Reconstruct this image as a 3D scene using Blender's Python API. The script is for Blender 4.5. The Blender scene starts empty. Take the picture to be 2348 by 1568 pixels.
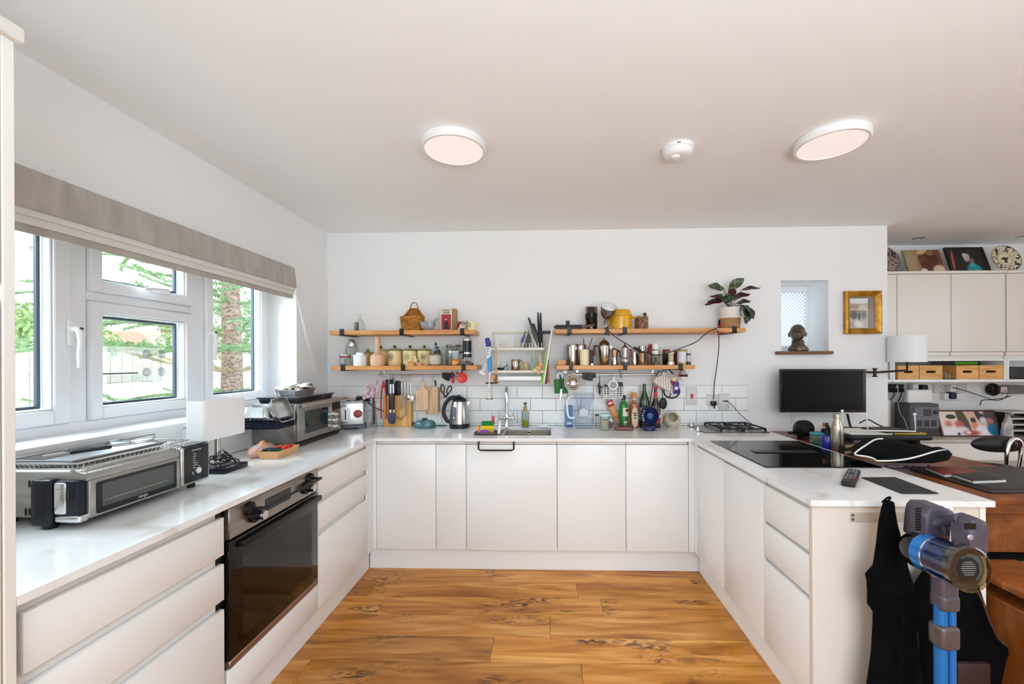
import bpy,bmesh,math,random
from math import pi,sin,cos,radians,sqrt,atan2
from mathutils import Vector,Matrix
random.seed(7)
SC = bpy.context.scene
COL = SC.collection

# ------------------------------------------------------------------ camera
W,H = 2348,1568
F,CX,CY,YAW,ROLL,ZC = 950.0,1222.2,830.0,0.03,-0.004,1.41
cam_d = bpy.data.cameras.new('camera')
cam = bpy.data.objects.new('camera',cam_d)
COL.objects.link(cam)
cam_d.sensor_width = 36.0
cam_d.lens = F/W*36.0
cam_d.shift_x = (W/2-CX)/W
cam_d.shift_y = (CY-H/2)/W
cam_d.clip_start = 0.05
cam_d.clip_end = 200
cam.matrix_world = (Matrix.Translation((0,0,ZC)) @ Matrix.Rotation(YAW,4,'Z')
 @ Matrix.Rotation(pi/2,4,'X') @ Matrix.Rotation(ROLL,4,'Z'))
SC.camera = cam

# ------------------------------------------------------------------ world, lights, exposure
wd = bpy.data.worlds.new('overcast_sky')
SC.world = wd
wd.use_nodes = True
bgn = wd.node_tree.nodes['Background']
bgn.inputs['Color'].default_value = (0.84,0.92,1.0,1)
bgn.inputs['Strength'].default_value = 3.0

def area(name,loc,rot,sx,sy,power,color):
 d = bpy.data.lights.new(name,'AREA')
 d.shape = 'RECTANGLE'
 d.size,d.size_y = sx,sy
 d.energy = power
 d.color = color
 o = bpy.data.objects.new(name,d)
 o.location = loc
 o.rotation_euler = rot
 COL.objects.link(o)
 return o

area('garden_door_light',(0.9,-2.72,1.25),(pi/2,0,0),3.6,2.1,64,(0.70,0.86,1.0))
area('side_window_light',(4.95,0.6,1.45),(0,pi/2,0),1.5,2.6,21,(0.76,0.89,1.0))
area('ceiling_fill',(0.7,-1.3,1.15),(pi,0,0),1.6,1.6,114,(0.67,0.855,1.0))  # unseen fill lamp added behind the camera, aimed up to brighten the ceiling
area('window_daylight',(-3.35,1.9,2.95),(0,radians(-63),0),1.5,3.2,290,(0.70,0.86,1.0))
area('niche_daylight',(2.23,4.4,1.75),(-pi/2,0,0),0.8,1.0,15,(0.86,0.93,1.0))
p = area('kitchen_window_portal',(-2.12,1.95,1.6),(0,-pi/2,0),1.0,1.8,1,(1,1,1))
p.data.cycles.is_portal = True
SC.view_settings.view_transform = 'Standard'
SC.view_settings.look = 'None'
SC.view_settings.exposure = 0.16
SC.view_settings.gamma = 1.0
SC.view_settings.use_curve_mapping = False
SC.cycles.use_denoising = True
SC.cycles.max_bounces = 10
SC.cycles.diffuse_bounces = 6
SC.cycles.transparent_max_bounces = 16
SC.cycles.caustics_reflective = False
SC.cycles.caustics_refractive = False
SC.cycles.sample_clamp_indirect = 6.0

# ------------------------------------------------------------------ measuring (photo pixel -> point on a real plane)
def ray(u,v):
 du,dv = u - CX,v - CY
 c,s = cos(ROLL),sin(ROLL)
 a = (c*du+s*dv)/F
 b = (-s*du+c*dv)/F
 return a*cos(YAW) - sin(YAW),a*sin(YAW) + cos(YAW),-b

def at_y(u,v,y):
 r = ray(u,v)
 t = y/r[1]
 return Vector((r[0]*t,y,ZC+r[2]*t))

def at_x(u,v,x):
 r = ray(u,v)
 t = x/r[0]
 return Vector((x,r[1]*t,ZC+r[2]*t))

def at_z(u,v,z):
 r = ray(u,v)
 t = (z-ZC)/r[2]
 return Vector((r[0]*t,r[1]*t,z))

# ------------------------------------------------------------------ materials
def lin(h):
 h = h.lstrip('#')
 o = []
 for i in (0,2,4):
  c = int(h[i:i+2],16)/255
  o.append(c/12.92 if c <= 0.04045 else ((c+0.055)/1.055) ** 2.4)
 return (*o,1)

MATS = {}

def bsdf(name):
 m = bpy.data.materials.new(name)
 m.use_nodes = True
 return m,m.node_tree,m.node_tree.nodes['Principled BSDF']

def M(hexc,rough=0.5,metal=0.0,trans=0.0,ior=1.45,emit=None,es=0,alpha=1.0,coat=0.0,sheen=0.0,sub=0.0):
 key = (hexc,rough,metal,trans,emit,es,alpha,coat,sheen,sub)
 if key in MATS:
  return MATS[key]
 m,t,b = bsdf('plain_'+hexc.lstrip('#'))
 b.inputs['Base Color'].default_value = lin(hexc)
 b.inputs['Roughness'].default_value = rough
 b.inputs['Metallic'].default_value = metal
 b.inputs['Transmission Weight'].default_value = trans
 b.inputs['IOR'].default_value = ior
 b.inputs['Alpha'].default_value = alpha
 b.inputs['Coat Weight'].default_value = coat
 b.inputs['Sheen Weight'].default_value = sheen
 if sub:
  b.inputs['Subsurface Weight'].default_value = sub
  b.inputs['Subsurface Scale'].default_value = 0.01
 if emit:
  b.inputs['Emission Color'].default_value = lin(emit)
  b.inputs['Emission Strength'].default_value = es
 # slight real unevenness of gloss
 n = t.nodes.new('ShaderNodeTexNoise')
 n.inputs['Scale'].default_value = 14
 r = t.nodes.new('ShaderNodeMapRange')
 r.inputs['To Min'].default_value = max(0.02,rough-0.04)
 r.inputs['To Max'].default_value = min(1,rough+0.04)
 t.links.new(n.outputs['Fac'],r.inputs['Value'])
 t.links.new(r.outputs['Result'],b.inputs['Roughness'])
 MATS[key] = m
 return m

def glassy(name,tint='#ffffff',amount=0.12,rough=0.02):
 """clear glass or plastic: see-through body with a fresnel gloss"""
 if name in MATS:
  return MATS[name]
 m,t,b = bsdf(name)
 t.nodes.remove(b)
 tr = t.nodes.new('ShaderNodeBsdfTransparent')
 tr.inputs['Color'].default_value = lin(tint)
 gl = t.nodes.new('ShaderNodeBsdfGlossy')
 gl.inputs['Roughness'].default_value = rough
 fr = t.nodes.new('ShaderNodeLayerWeight')
 fr.inputs['Blend'].default_value = amount
 mr = t.nodes.new('ShaderNodeMapRange')
 mr.inputs['To Max'].default_value = 0.85
 mx = t.nodes.new('ShaderNodeMixShader')
 t.links.new(fr.outputs['Facing'],mr.inputs['Value'])
 t.links.new(mr.outputs['Result'],mx.inputs['Fac'])
 t.links.new(tr.outputs['BSDF'],mx.inputs[1])
 t.links.new(gl.outputs['BSDF'],mx.inputs[2])
 t.links.new(mx.outputs['Shader'],t.nodes['Material Output'].inputs['Surface'])
 MATS[name] = m
 return m

def softpic(name,bg,blobs,x0,z0,w,h,rough=0.5):
 """a flat print of soft-edged colour patches; patches given in shares of its width and height"""
 m,t,b = bsdf(name)
 N,L = t.nodes.new,t.links.new
 tc = N('ShaderNodeTexCoord')
 rgb = N('ShaderNodeRGB')
 rgb.outputs[0].default_value = lin(bg)
 col = rgb.outputs[0]
 for cx_,cz_,rx_,rz_,hx,soft,ang in blobs:
  mp = N('ShaderNodeMapping')
  mp.vector_type = 'TEXTURE'
  mp.inputs['Location'].default_value = (x0+cx_*w,0,z0+cz_*h)
  mp.inputs['Rotation'].default_value = (0,ang,0)
  mp.inputs['Scale'].default_value = (rx_*w,1e3,rz_*h)
  ln_ = N('ShaderNodeVectorMath')
  ln_.operation = 'LENGTH'
  mr = N('ShaderNodeMapRange')
  mr.interpolation_type = 'SMOOTHSTEP'
  mr.inputs['From Min'].default_value = 1 + soft
  mr.inputs['From Max'].default_value = 1 - soft
  mx = N('ShaderNodeMixRGB')
  mx.inputs['Color2'].default_value = lin(hx)
  L(tc.outputs['Object'],mp.inputs['Vector'])
  L(mp.outputs['Vector'],ln_.inputs[0])
  L(ln_.outputs['Value'],mr.inputs['Value'])
  L(mr.outputs['Result'],mx.inputs['Fac'])
  L(col,mx.inputs['Color1'])
  col = mx.outputs['Color']
 L(col,b.inputs['Base Color'])
 b.inputs['Roughness'].default_value = rough
 return m

def noisy(name,stops,scale=(1,1,1),nscale=5,detail=6,rough=0.5,metal=0,distort=0.0,bump=0.0,kind='noise',coat=0.0,rand=0.0,randpos=False,coords='Object'):
 """colour ramp over a stretched noise or wave in object space"""
 if name in MATS:
  return MATS[name]
 m,t,b = bsdf(name)
 tc = t.nodes.new('ShaderNodeTexCoord')
 mp = t.nodes.new('ShaderNodeMapping')
 mp.inputs['Scale'].default_value = scale
 t.links.new(tc.outputs[coords],mp.inputs['Vector'])
 oi = t.nodes.new('ShaderNodeObjectInfo')
 if randpos:
  ad = t.nodes.new('ShaderNodeVectorMath')
  ad.operation = 'MULTIPLY_ADD'
  ad.inputs[1].default_value = (57,31,17)
  t.links.new(oi.outputs['Random'],ad.inputs[0])
  t.links.new(mp.outputs['Vector'],ad.inputs[2])
  vec = ad.outputs['Vector']
 else:
  vec = mp.outputs['Vector']
 if kind == 'noise':
  n = t.nodes.new('ShaderNodeTexNoise')
  n.inputs['Scale'].default_value = nscale
  n.inputs['Detail'].default_value = detail
  n.inputs['Distortion'].default_value = distort
  fac = n.outputs['Fac']
 elif kind == 'wave':
  n = t.nodes.new('ShaderNodeTexWave')
  n.inputs['Scale'].default_value = nscale
  n.inputs['Distortion'].default_value = distort
  n.inputs['Detail'].default_value = detail
  fac = n.outputs['Fac']
 elif kind == 'checker':
  n = t.nodes.new('ShaderNodeTexChecker')
  n.inputs['Scale'].default_value = nscale
  fac = n.outputs['Fac']
 else:
  n = t.nodes.new('ShaderNodeTexVoronoi')
  n.inputs['Scale'].default_value = nscale
  fac = n.outputs['Distance']
 t.links.new(vec,n.inputs['Vector'])
 cr = t.nodes.new('ShaderNodeValToRGB')
 e = cr.color_ramp.elements
 while len(e) < len(stops):
  e.new(0.5)
 for k,(pos,hx) in enumerate(stops):
  e[k].position = pos
  e[k].color = lin(hx)
 t.links.new(fac,cr.inputs['Fac'])
 col = cr.outputs['Color']
 if rand:
  hs = t.nodes.new('ShaderNodeHueSaturation')
  mr = t.nodes.new('ShaderNodeMapRange')
  mr.inputs['To Min'].default_value = 1 - rand
  mr.inputs['To Max'].default_value = 1 + rand
  t.links.new(oi.outputs['Random'],mr.inputs['Value'])
  t.links.new(mr.outputs['Result'],hs.inputs['Value'])
  t.links.new(col,hs.inputs['Color'])
  col = hs.outputs['Color']
 t.links.new(col,b.inputs['Base Color'])
 b.inputs['Roughness'].default_value = rough
 b.inputs['Metallic'].default_value = metal
 b.inputs['Coat Weight'].default_value = coat
 if bump:
  bp = t.nodes.new('ShaderNodeBump')
  bp.inputs['Strength'].default_value = bump
  bp.inputs['Distance'].default_value = 0.002
  t.links.new(fac,bp.inputs['Height'])
  t.links.new(bp.outputs['Normal'],b.inputs['Normal'])
 MATS[name] = m
 return m

# ------------------------------------------------------------------ mesh building
_rb = {}

class MB:
 """collects shapes into one mesh"""

 def __init__(s):
  s.v,s.f,s.m = [],[],[]

 def add(s,vs,fs,mat=0,mx=None):
  n = len(s.v)
  if mx is not None:
   vs = [mx @ Vector(a) for a in vs]
  s.v += [tuple(a) for a in vs]
  s.f += [tuple(i+n for i in f) for f in fs]
  s.m += [mat]*len(fs)
  return s

 def box(s,x0,x1,y0,y1,z0,z1,mat=0,mx=None):
  vs = [(x0,y0,z0),(x1,y0,z0),(x1,y1,z0),(x0,y1,z0),(x0,y0,z1),(x1,y0,z1),(x1,y1,z1),(x0,y1,z1)]
  fs = [(0,3,2,1),(4,5,6,7),(0,1,5,4),(1,2,6,5),(2,3,7,6),(3,0,4,7)]
  return s.add(vs,fs,mat,mx)

 def rbox(s,x0,x1,y0,y1,z0,z1,r=0.005,seg=2,mat=0,mx=None):
  r = min(r,0.49*abs(x1-x0),0.49*abs(y1-y0),0.49*abs(z1-z0))
  bm = bmesh.new()
  bmesh.ops.create_cube(bm,size=1)
  for v in bm.verts:
   v.co = Vector(((x0+x1)/2+v.co.x*(x1-x0),(y0+y1)/2+v.co.y*(y1-y0),(z0+z1)/2+v.co.z*(z1-z0)))
  bmesh.ops.bevel(bm,geom=bm.edges[:],offset=r,segments=seg,affect='EDGES',profile=0.5)
  bm.verts.index_update()
  vs = [v.co.copy() for v in bm.verts]
  fs = [[v.index for v in f.verts] for f in bm.faces]
  bm.free()
  return s.add(vs,fs,mat,mx)

 def lathe(s,prof,seg=24,c=(0,0,0),mat=0,mx=None,sy=1.0,ang=2*pi):
  vs,fs,rows = [],[],[]
  full = abs(ang-2*pi) < 1e-6
  if prof[0][0] > 1e-6 and prof[-1][0] > 1e-6 and len(prof) > 2 and prof[0] != prof[-1]:
   prof = list(prof) + [prof[0]]          # a ring: its section closes on itself
  for r,z in prof:
   if r < 1e-6:
    rows.append([len(vs)])
    vs.append((c[0],c[1],c[2]+z))
   else:
    rows.append(list(range(len(vs),len(vs)+seg)))
    for k in range(seg):
     a = ang*k/(seg if full else seg-1)
     vs.append((c[0]+r*cos(a),c[1]+sy*r*sin(a),c[2]+z))
  for a,b in zip(rows,rows[1:]):
   for k in range(seg if full else seg-1):
    j = (k+1) % seg
    if len(a) == 1 and len(b) == 1:
     continue
    if len(a) == 1:
     fs.append((a[0],b[j],b[k]))
    elif len(b) == 1:
     fs.append((a[k],a[j],b[0]))
    else:
     fs.append((a[k],a[j],b[j],b[k]))
  if full and (len(rows[0]) > 1) != (len(rows[-1]) > 1):
   fs.append(tuple(reversed(rows[0])) if len(rows[0]) > 1 else tuple(rows[-1]))
  return s.add(vs,fs,mat,mx)

 def tube(s,pts,r,seg=8,closed=False,mat=0,mx=None,flat=1.0):
  pts = [Vector(p) for p in pts]
  n = len(pts)
  rs = r if isinstance(r,(list,tuple)) else [r]*n
  vs,fs = [],[]
  up = None
  for i in range(n):
   if closed:
    t = pts[(i+1) % n] - pts[i-1]
   else:
    t = pts[min(i+1,n-1)] - pts[max(i-1,0)]
   if t.length < 1e-9:
    t = Vector((0,0,1))
   t.normalize()
   if up is None:
    up = Vector((0,0,1)) if abs(t.z) < 0.9 else Vector((0,1,0))
   up = (up-t*up.dot(t))
   if up.length < 1e-6:
    up = t.orthogonal()
   up.normalize()
   sd = t.cross(up)
   for k in range(seg):
    a = 2*pi*k/seg
    vs.append(pts[i]+(sd*cos(a)+up*sin(a)*flat)*rs[i])
  for i in range(n if closed else n-1):
   j = (i+1) % n
   for k in range(seg):
    q = (k+1) % seg
    fs.append((i*seg+k,i*seg+q,j*seg+q,j*seg+k))
  if not closed:
   fs.append(tuple(reversed(range(seg))))
   fs.append(tuple(range((n-1)*seg,n*seg)))
  return s.add(vs,fs,mat,mx)

 def prism(s,poly,d0,d1,axis='y',bev=0.0,mat=0,mx=None):
  """outline extruded: axis y: (x,z), axis z: (x,y), axis x: (y,z)"""
  def P(a,b,d):
   return {'y': (a,d,b),'z': (a,b,d),'x': (d,a,b)}[axis]
  bm = bmesh.new()
  lo = [bm.verts.new(P(a,b,d0)) for a,b in poly]
  hi = [bm.verts.new(P(a,b,d1)) for a,b in poly]
  n = len(poly)
  bm.faces.new(lo)
  bm.faces.new(hi)
  for i in range(n):
   j = (i+1) % n
   bm.faces.new((lo[i],lo[j],hi[j],hi[i]))
  bmesh.ops.recalc_face_normals(bm,faces=bm.faces[:])
  if bev:
   es = [e for e in bm.edges if (e.verts[0] in lo) == (e.verts[1] in lo)]
   bmesh.ops.bevel(bm,geom=es,offset=bev,segments=2,affect='EDGES',profile=0.5)
  bm.verts.index_update()
  vs = [v.co.copy() for v in bm.verts]
  fs = [[v.index for v in f.verts] for f in bm.faces]
  bm.free()
  return s.add(vs,fs,mat,mx)

 def ball(s,c,rx,ry=None,rz=None,seg=16,rings=10,mat=0,mx=None):
  ry = rx if ry is None else ry
  rz = rx if rz is None else rz
  vs,fs = [(c[0],c[1],c[2]-rz)],[]
  for i in range(1,rings):
   a = -pi/2 + pi*i/rings
   for k in range(seg):
    b = 2*pi*k/seg
    vs.append((c[0]+rx*cos(a)*cos(b),c[1]+ry*cos(a)*sin(b),c[2]+rz*sin(a)))
  vs.append((c[0],c[1],c[2]+rz))
  for k in range(seg):
   j = (k+1) % seg
   fs.append((0,1+j,1+k))
   for i in range(rings-2):
    a = 1 + i*seg
    fs.append((a+k,a+j,a+seg+j,a+seg+k))
   fs.append((1+(rings-2)*seg+k,1+(rings-2)*seg+j,len(vs)-1))
  return s.add(vs,fs,mat,mx)

 def ring(s,c,R,r,axis='y',n=28,seg=8,a0=0,a1=2*pi,mat=0,mx=None,sq=1.0):
  pts = []
  full = abs(a1-a0-2*pi) < 1e-6
  for k in range(n if full else n+1):
   a = a0 + (a1-a0)*k/n
   q,w = R*cos(a),R*sin(a)*sq
   pts.append({'y': (c[0]+q,c[1],c[2]+w),'z': (c[0]+q,c[1]+w,c[2]),'x': (c[0],c[1]+q,c[2]+w)}[axis])
  return s.tube(pts,r,seg,closed=full,mat=mat,mx=mx)

 def cyl(s,a,b,r,seg=16,mat=0,r2=None):
  return s.tube([a,b],[r,r if r2 is None else r2],seg,mat=mat)

def smooth_path(pts,n=6,closed=False):
 pts = [Vector(p) for p in pts]
 out = []
 k = len(pts)
 for i in range(k if closed else k-1):
  if closed:
   p0,p1,p2,p3 = pts[i-1],pts[i],pts[(i+1) % k],pts[(i+2) % k]
  else:
   p0,p1,p2,p3 = pts[max(i-1,0)],pts[i],pts[i+1],pts[min(i+2,k-1)]
  for j in range(n):
   t = j/n
   out.append(0.5*((2*p1)+(p2-p0)*t+(2*p0-5*p1+4*p2-p3)*t*t+(3*p1-p0-3*p2+p3)*t ** 3))
 if not closed:
  out.append(pts[-1])
 return out

def rounded(x0,x1,z0,z1,r,n=4):
 o = []
 for cx,cz,a in ((x1-r,z0+r,-pi/2),(x1-r,z1-r,0),(x0+r,z1-r,pi/2),(x0+r,z0+r,pi)):
  for k in range(n+1):
   b = a + pi/2*k/n
   o.append((cx+r*cos(b),cz+r*sin(b)))
 return o

def obj(name,mb,mat,parent=None,loc=None,rot=None,label=None,kind=None,sm=40):
 me = bpy.data.meshes.new(name)
 me.from_pydata(mb.v,[],mb.f)
 mats = mat if isinstance(mat,(list,tuple)) else [mat]
 for m in mats:
  me.materials.append(m)
 if len(mats) > 1:
  me.polygons.foreach_set('material_index',mb.m)
 if sm:
  me.polygons.foreach_set('use_smooth',[True]*len(me.polygons))
  me.set_sharp_from_angle(angle=radians(sm))
 me.update()
 o = bpy.data.objects.new(name,me)
 COL.objects.link(o)
 if parent is not None:
  o.parent = parent
 if loc is not None:
  o.location = loc
 if rot is not None:
  o.rotation_euler = rot
 if label:
  o['label'] = label
 if kind:
  o['kind'] = kind
 return o

def tag(o,label,cat,group=None):
 o['label'] = label
 o['category'] = cat
 if group:
  o['group'] = group
 return o

def thing(name,label,cat,loc=(0,0,0),rz=0.0,group=None,rot=None):
 o = bpy.data.objects.new(name,None)
 o.empty_display_size = 0.05
 COL.objects.link(o)
 o.location = loc
 o.rotation_euler = rot if rot is not None else (0,0,rz)
 return tag(o,label,cat,group)

def one(name,label,cat,mb,mat,loc=(0,0,0),rz=0.0,group=None,rot=None,sm=40):
 o = obj(name,mb,mat,None,loc,rot if rot is not None else (0,0,rz),sm=sm)
 return tag(o,label,cat,group)

def struct(name,mb=None,mat=None,sm=30):
 if mb is None:
  o = bpy.data.objects.new(name,None)
  COL.objects.link(o)
 else:
  o = obj(name,mb,mat,sm=sm)
 o['kind'] = 'structure'
 return o

def dup(root,loc=None,rz=None,label=None):
 def rec(o,par):
  c = o.copy()
  COL.objects.link(c)
  if par is not None:
   c.parent = par
  for ch in list(o.children):
   rec(ch,c)
  return c
 r = rec(root,None)
 if loc is not None:
  r.location = loc
 if rz is not None:
  r.rotation_euler = (0,0,rz)
 if label:
  r['label'] = label
 return r

def text(s,size,parent,loc,rot,mat,name='lettering',sx=1.0,bold=0.0):
 c = bpy.data.curves.new(name,'FONT')
 c.body = s
 c.size = size
 c.extrude = 0.0002
 c.offset = bold
 c.align_x = 'CENTER'
 c.align_y = 'CENTER'
 o = bpy.data.objects.new(name,c)
 c.resolution_u = 2
 me = bpy.data.meshes.new_from_object(o)
 bpy.data.objects.remove(o)
 me.materials.clear()
 me.materials.append(mat)
 o = bpy.data.objects.new(name,me)
 COL.objects.link(o)
 o.parent = parent
 o.location = loc
 o.rotation_euler = rot
 o.scale = (sx,1,1)
 return o

FRONT = (pi/2,0,0)          # lettering that faces the camera side (-Y)
# ------------------------------------------------------------------ shared materials
WHITE_PAINT = M('#efeeec',0.85)
CEIL_PAINT = M('#f5f4f3',0.9)
GLOSS_WHITE = M('#eeedeb',0.22)
CARCASS = M('#e2dfd9',0.4)
UPVC = M('#f0f1f3',0.3)
BLACK = M('#0c0c0e',0.4)
BLACK_GLOSS = M('#08080a',0.08)
RUBBER = M('#111113',0.7)
STEEL = M('#c8c6c3',0.25,1.0)
STEEL_B = noisy('brushed_steel',[(0.3,'#a9a6a2'),(0.7,'#cfccc8')],(1,1,40),6,4,0.3,1.0)
CHROME = M('#e6e6e6',0.07,1.0)
WHITE = M('#f1f0ee',0.35)
CREAM = M('#efdfb4',0.35)
GLASS = glassy('clear_glass','#fbfdfc',0.16)
PANE = glassy('window_glass','#fbfdfd',0.05)
PINE = noisy('oiled_shelf_pine',[(0.25,'#b9783c'),(0.5,'#d0904f'),(0.75,'#dfa866')],(1.2,9,9),3,8,0.42,distort=0.6,randpos=True)
OAK = noisy('light_wood',[(0.25,'#c79a63'),(0.5,'#d9b07a'),(0.8,'#e6c594')],(8,8,1),3,8,0.5,distort=0.5,randpos=True)
BEECH = noisy('beech_wood',[(0.25,'#d0a27c'),(0.75,'#e6c3a2')],(8,8,1),3,6,0.5,randpos=True)
WALNUT = noisy('dark_walnut',[(0.25,'#5b3620'),(0.75,'#8a5734')],(1,6,6),3,7,0.45,distort=0.8,randpos=True)

# ================================================================== THE SETTING
YB,YF,XL,HC = 3.305,3.88,-1.763,2.46          # back wall, far wall, left wall, ceiling
XW = 2.662                                          # where the back wall ends
XR,YN = 5.1,-2.85
WT = 0.905                                          # worktop height

def floor_mat():
 m,t,b = bsdf('oak_laminate')
 L,N = t.links.new,t.nodes.new
 tc,oi = N('ShaderNodeTexCoord'),N('ShaderNodeObjectInfo')
 ad = N('ShaderNodeVectorMath')
 ad.operation = 'MULTIPLY_ADD'
 ad.inputs[1].default_value = (37,91,13)
 L(oi.outputs['Random'],ad.inputs[0])
 L(tc.outputs['Object'],ad.inputs[2])
 mp = N('ShaderNodeMapping')
 mp.inputs['Scale'].default_value = (0.9,7,1)
 L(ad.outputs['Vector'],mp.inputs['Vector'])
 n1 = N('ShaderNodeTexNoise')
 n1.inputs['Scale'].default_value = 2.2
 n1.inputs['Detail'].default_value = 9
 n1.inputs['Distortion'].default_value = 0.9
 L(mp.outputs['Vector'],n1.inputs['Vector'])
 cr = N('ShaderNodeValToRGB')
 e = cr.color_ramp.elements
 e.new(0.5)
 for k,(p_,h_) in enumerate([(0.28,'#905b34'),(0.5,'#c28955'),(0.72,'#e0ae7a')]):
  e[k].position = p_
  e[k].color = lin(h_)
 L(n1.outputs['Fac'],cr.inputs['Fac'])
 # knots and dark burr figure
 mp2 = N('ShaderNodeMapping')
 mp2.inputs['Scale'].default_value = (1.0,2.6,1)
 L(ad.outputs['Vector'],mp2.inputs['Vector'])
 n2 = N('ShaderNodeTexNoise')
 n2.inputs['Scale'].default_value = 2.1
 n2.inputs['Detail'].default_value = 3
 L(mp2.outputs['Vector'],n2.inputs['Vector'])
 n3 = N('ShaderNodeTexNoise')
 n3.inputs['Scale'].default_value = 9
 n3.inputs['Detail'].default_value = 8
 n3.inputs['Distortion'].default_value = 2.2
 L(mp2.outputs['Vector'],n3.inputs['Vector'])
 r2 = N('ShaderNodeMapRange')
 r2.inputs['From Min'].default_value = 0.53
 r2.inputs['From Max'].default_value = 0.66
 L(n2.outputs['Fac'],r2.inputs['Value'])
 r3 = N('ShaderNodeMapRange')
 r3.inputs['From Min'].default_value = 0.48
 r3.inputs['From Max'].default_value = 0.60
 L(n3.outputs['Fac'],r3.inputs['Value'])
 mu = N('ShaderNodeMath')
 mu.operation = 'MULTIPLY'
 L(r2.outputs['Result'],mu.inputs[0])
 L(r3.outputs['Result'],mu.inputs[1])
 mix = N('ShaderNodeMixRGB')
 mix.inputs['Color2'].default_value = lin('#472a16')
 L(mu.outputs['Value'],mix.inputs['Fac'])
 L(cr.outputs['Color'],mix.inputs['Color1'])
 hs = N('ShaderNodeHueSaturation')
 mr = N('ShaderNodeMapRange')
 mr.inputs['To Min'].default_value = 0.80
 mr.inputs['To Max'].default_value = 1.16
 L(oi.outputs['Random'],mr.inputs['Value'])
 L(mr.outputs['Result'],hs.inputs['Value'])
 hs.inputs['Saturation'].default_value = 1.16
 L(mix.outputs['Color'],hs.inputs['Color'])
 L(hs.outputs['Color'],b.inputs['Base Color'])
 b.inputs['Roughness'].default_value = 0.3
 return m

FLOOR = floor_mat()
floor = struct('floor',MB().box(XL-0.3,XR+0.1,YN-0.1,YF+0.1,-0.12,-0.006),M('#7a4f28',0.6))
PW = 0.178
mesh_cache = {}
joints = {0:-0.35,1: 0.19,2: 0.32,3: 0.02,4:-0.27,5: 0.16,6:-0.10}
row = 0
y1 = 2.655 + PW*6
while y1 > YN:
 r = row - 6
 off = joints.get(r+1,random.uniform(-0.6,0.6))
 xa = off
 while xa > XL:
  xa -= 1.28
 while xa < XR:
  x0,x1 = max(xa,XL),min(xa+1.28,XR)
  if x1 - x0 > 0.02:
   key = round(x1-x0,4)
   if key not in mesh_cache:
    mb = MB().rbox(-key/2+0.0006,key/2-0.0006,-PW/2+0.0006,PW/2-0.0006,-0.006,0.0,0.0012,1)
    o = obj('plank',mb,FLOOR,floor)
    mesh_cache[key] = o.data
   else:
    o = bpy.data.objects.new('plank',mesh_cache[key])
    COL.objects.link(o)
    o.parent = floor
   o.location = ((x0+x1)/2,y1-PW/2,0)
  xa += 1.28
 y1 -= PW
 row += 1

struct('ceiling',MB().box(XL-0.3,XR+0.1,YN-0.1,YF+0.1,HC,HC+0.12),CEIL_PAINT)

# left wall with the big window opening
WY0,WY1,WZ0,WZ1 = 0.98,at_x(680,780,XL).y,1.115,2.07
mb = MB()
XO = XL - 0.30
mb.box(XO,XL,YN,WY0,0,HC).box(XO,XL,WY1,YB+0.3,0,HC).box(XO,XL,WY0,WY1,0,WZ0).box(XO,XL,WY0,WY1,WZ1,HC)
struct('wall_left',mb,WHITE_PAINT)
# back wall with the small niche window
NA,NB = at_y(1791,643,YB),at_y(1900,805,YB)
mb = MB()
T = 0.34
mb.box(XL-0.3,NA.x,YB,YB+T,0,HC).box(NB.x,XW,YB,YB+T,0,HC).box(NA.x,NB.x,YB,YB+T,0,NB.z).box(NA.x,NB.x,YB,YB+T,NA.z,HC)
mb.box(XW-0.22,XW,YB+T,YF,0,HC)
struct('wall_back',mb,WHITE_PAINT)
struct('wall_far',MB().box(XW-0.3,XR+0.1,YF,YF+0.2,0,HC),WHITE_PAINT)
struct('wall_right',MB().box(XR,XR+0.2,YN,YF+0.2,0,HC),WHITE_PAINT)
struct('wall_near',MB().box(XL-0.3,XR+0.2,YN-0.2,YN,0,HC),WHITE_PAINT)

# ------------------------------------------------------------------ window 1: three lights in white plastic frames
XP = -1.965                                   # inner face of the frames

def wy(u):
 return at_x(u,800,XP).y

def wz(u,v):
 return at_x(u,v,XP).z

win = struct('window_1')
GAP = M('#5b6670',0.5)

def frame_mb(y0,y1,z0,z1,w,x0,x1,wb=None,wt=None,wr=None):
 wb = w if wb is None else wb
 wt = w if wt is None else wt
 wr = w if wr is None else wr
 m = MB()
 m.rbox(x0,x1,y0,y0+w,z0,z1,0.004,1).rbox(x0,x1,y1-wr,y1,z0,z1,0.004,1)
 m.rbox(x0,x1,y0+w,y1-wr,z0,z0+wb,0.004,1).rbox(x0,x1,y0+w,y1-wr,z1-wt,z1,0.004,1)
 return m

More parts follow.
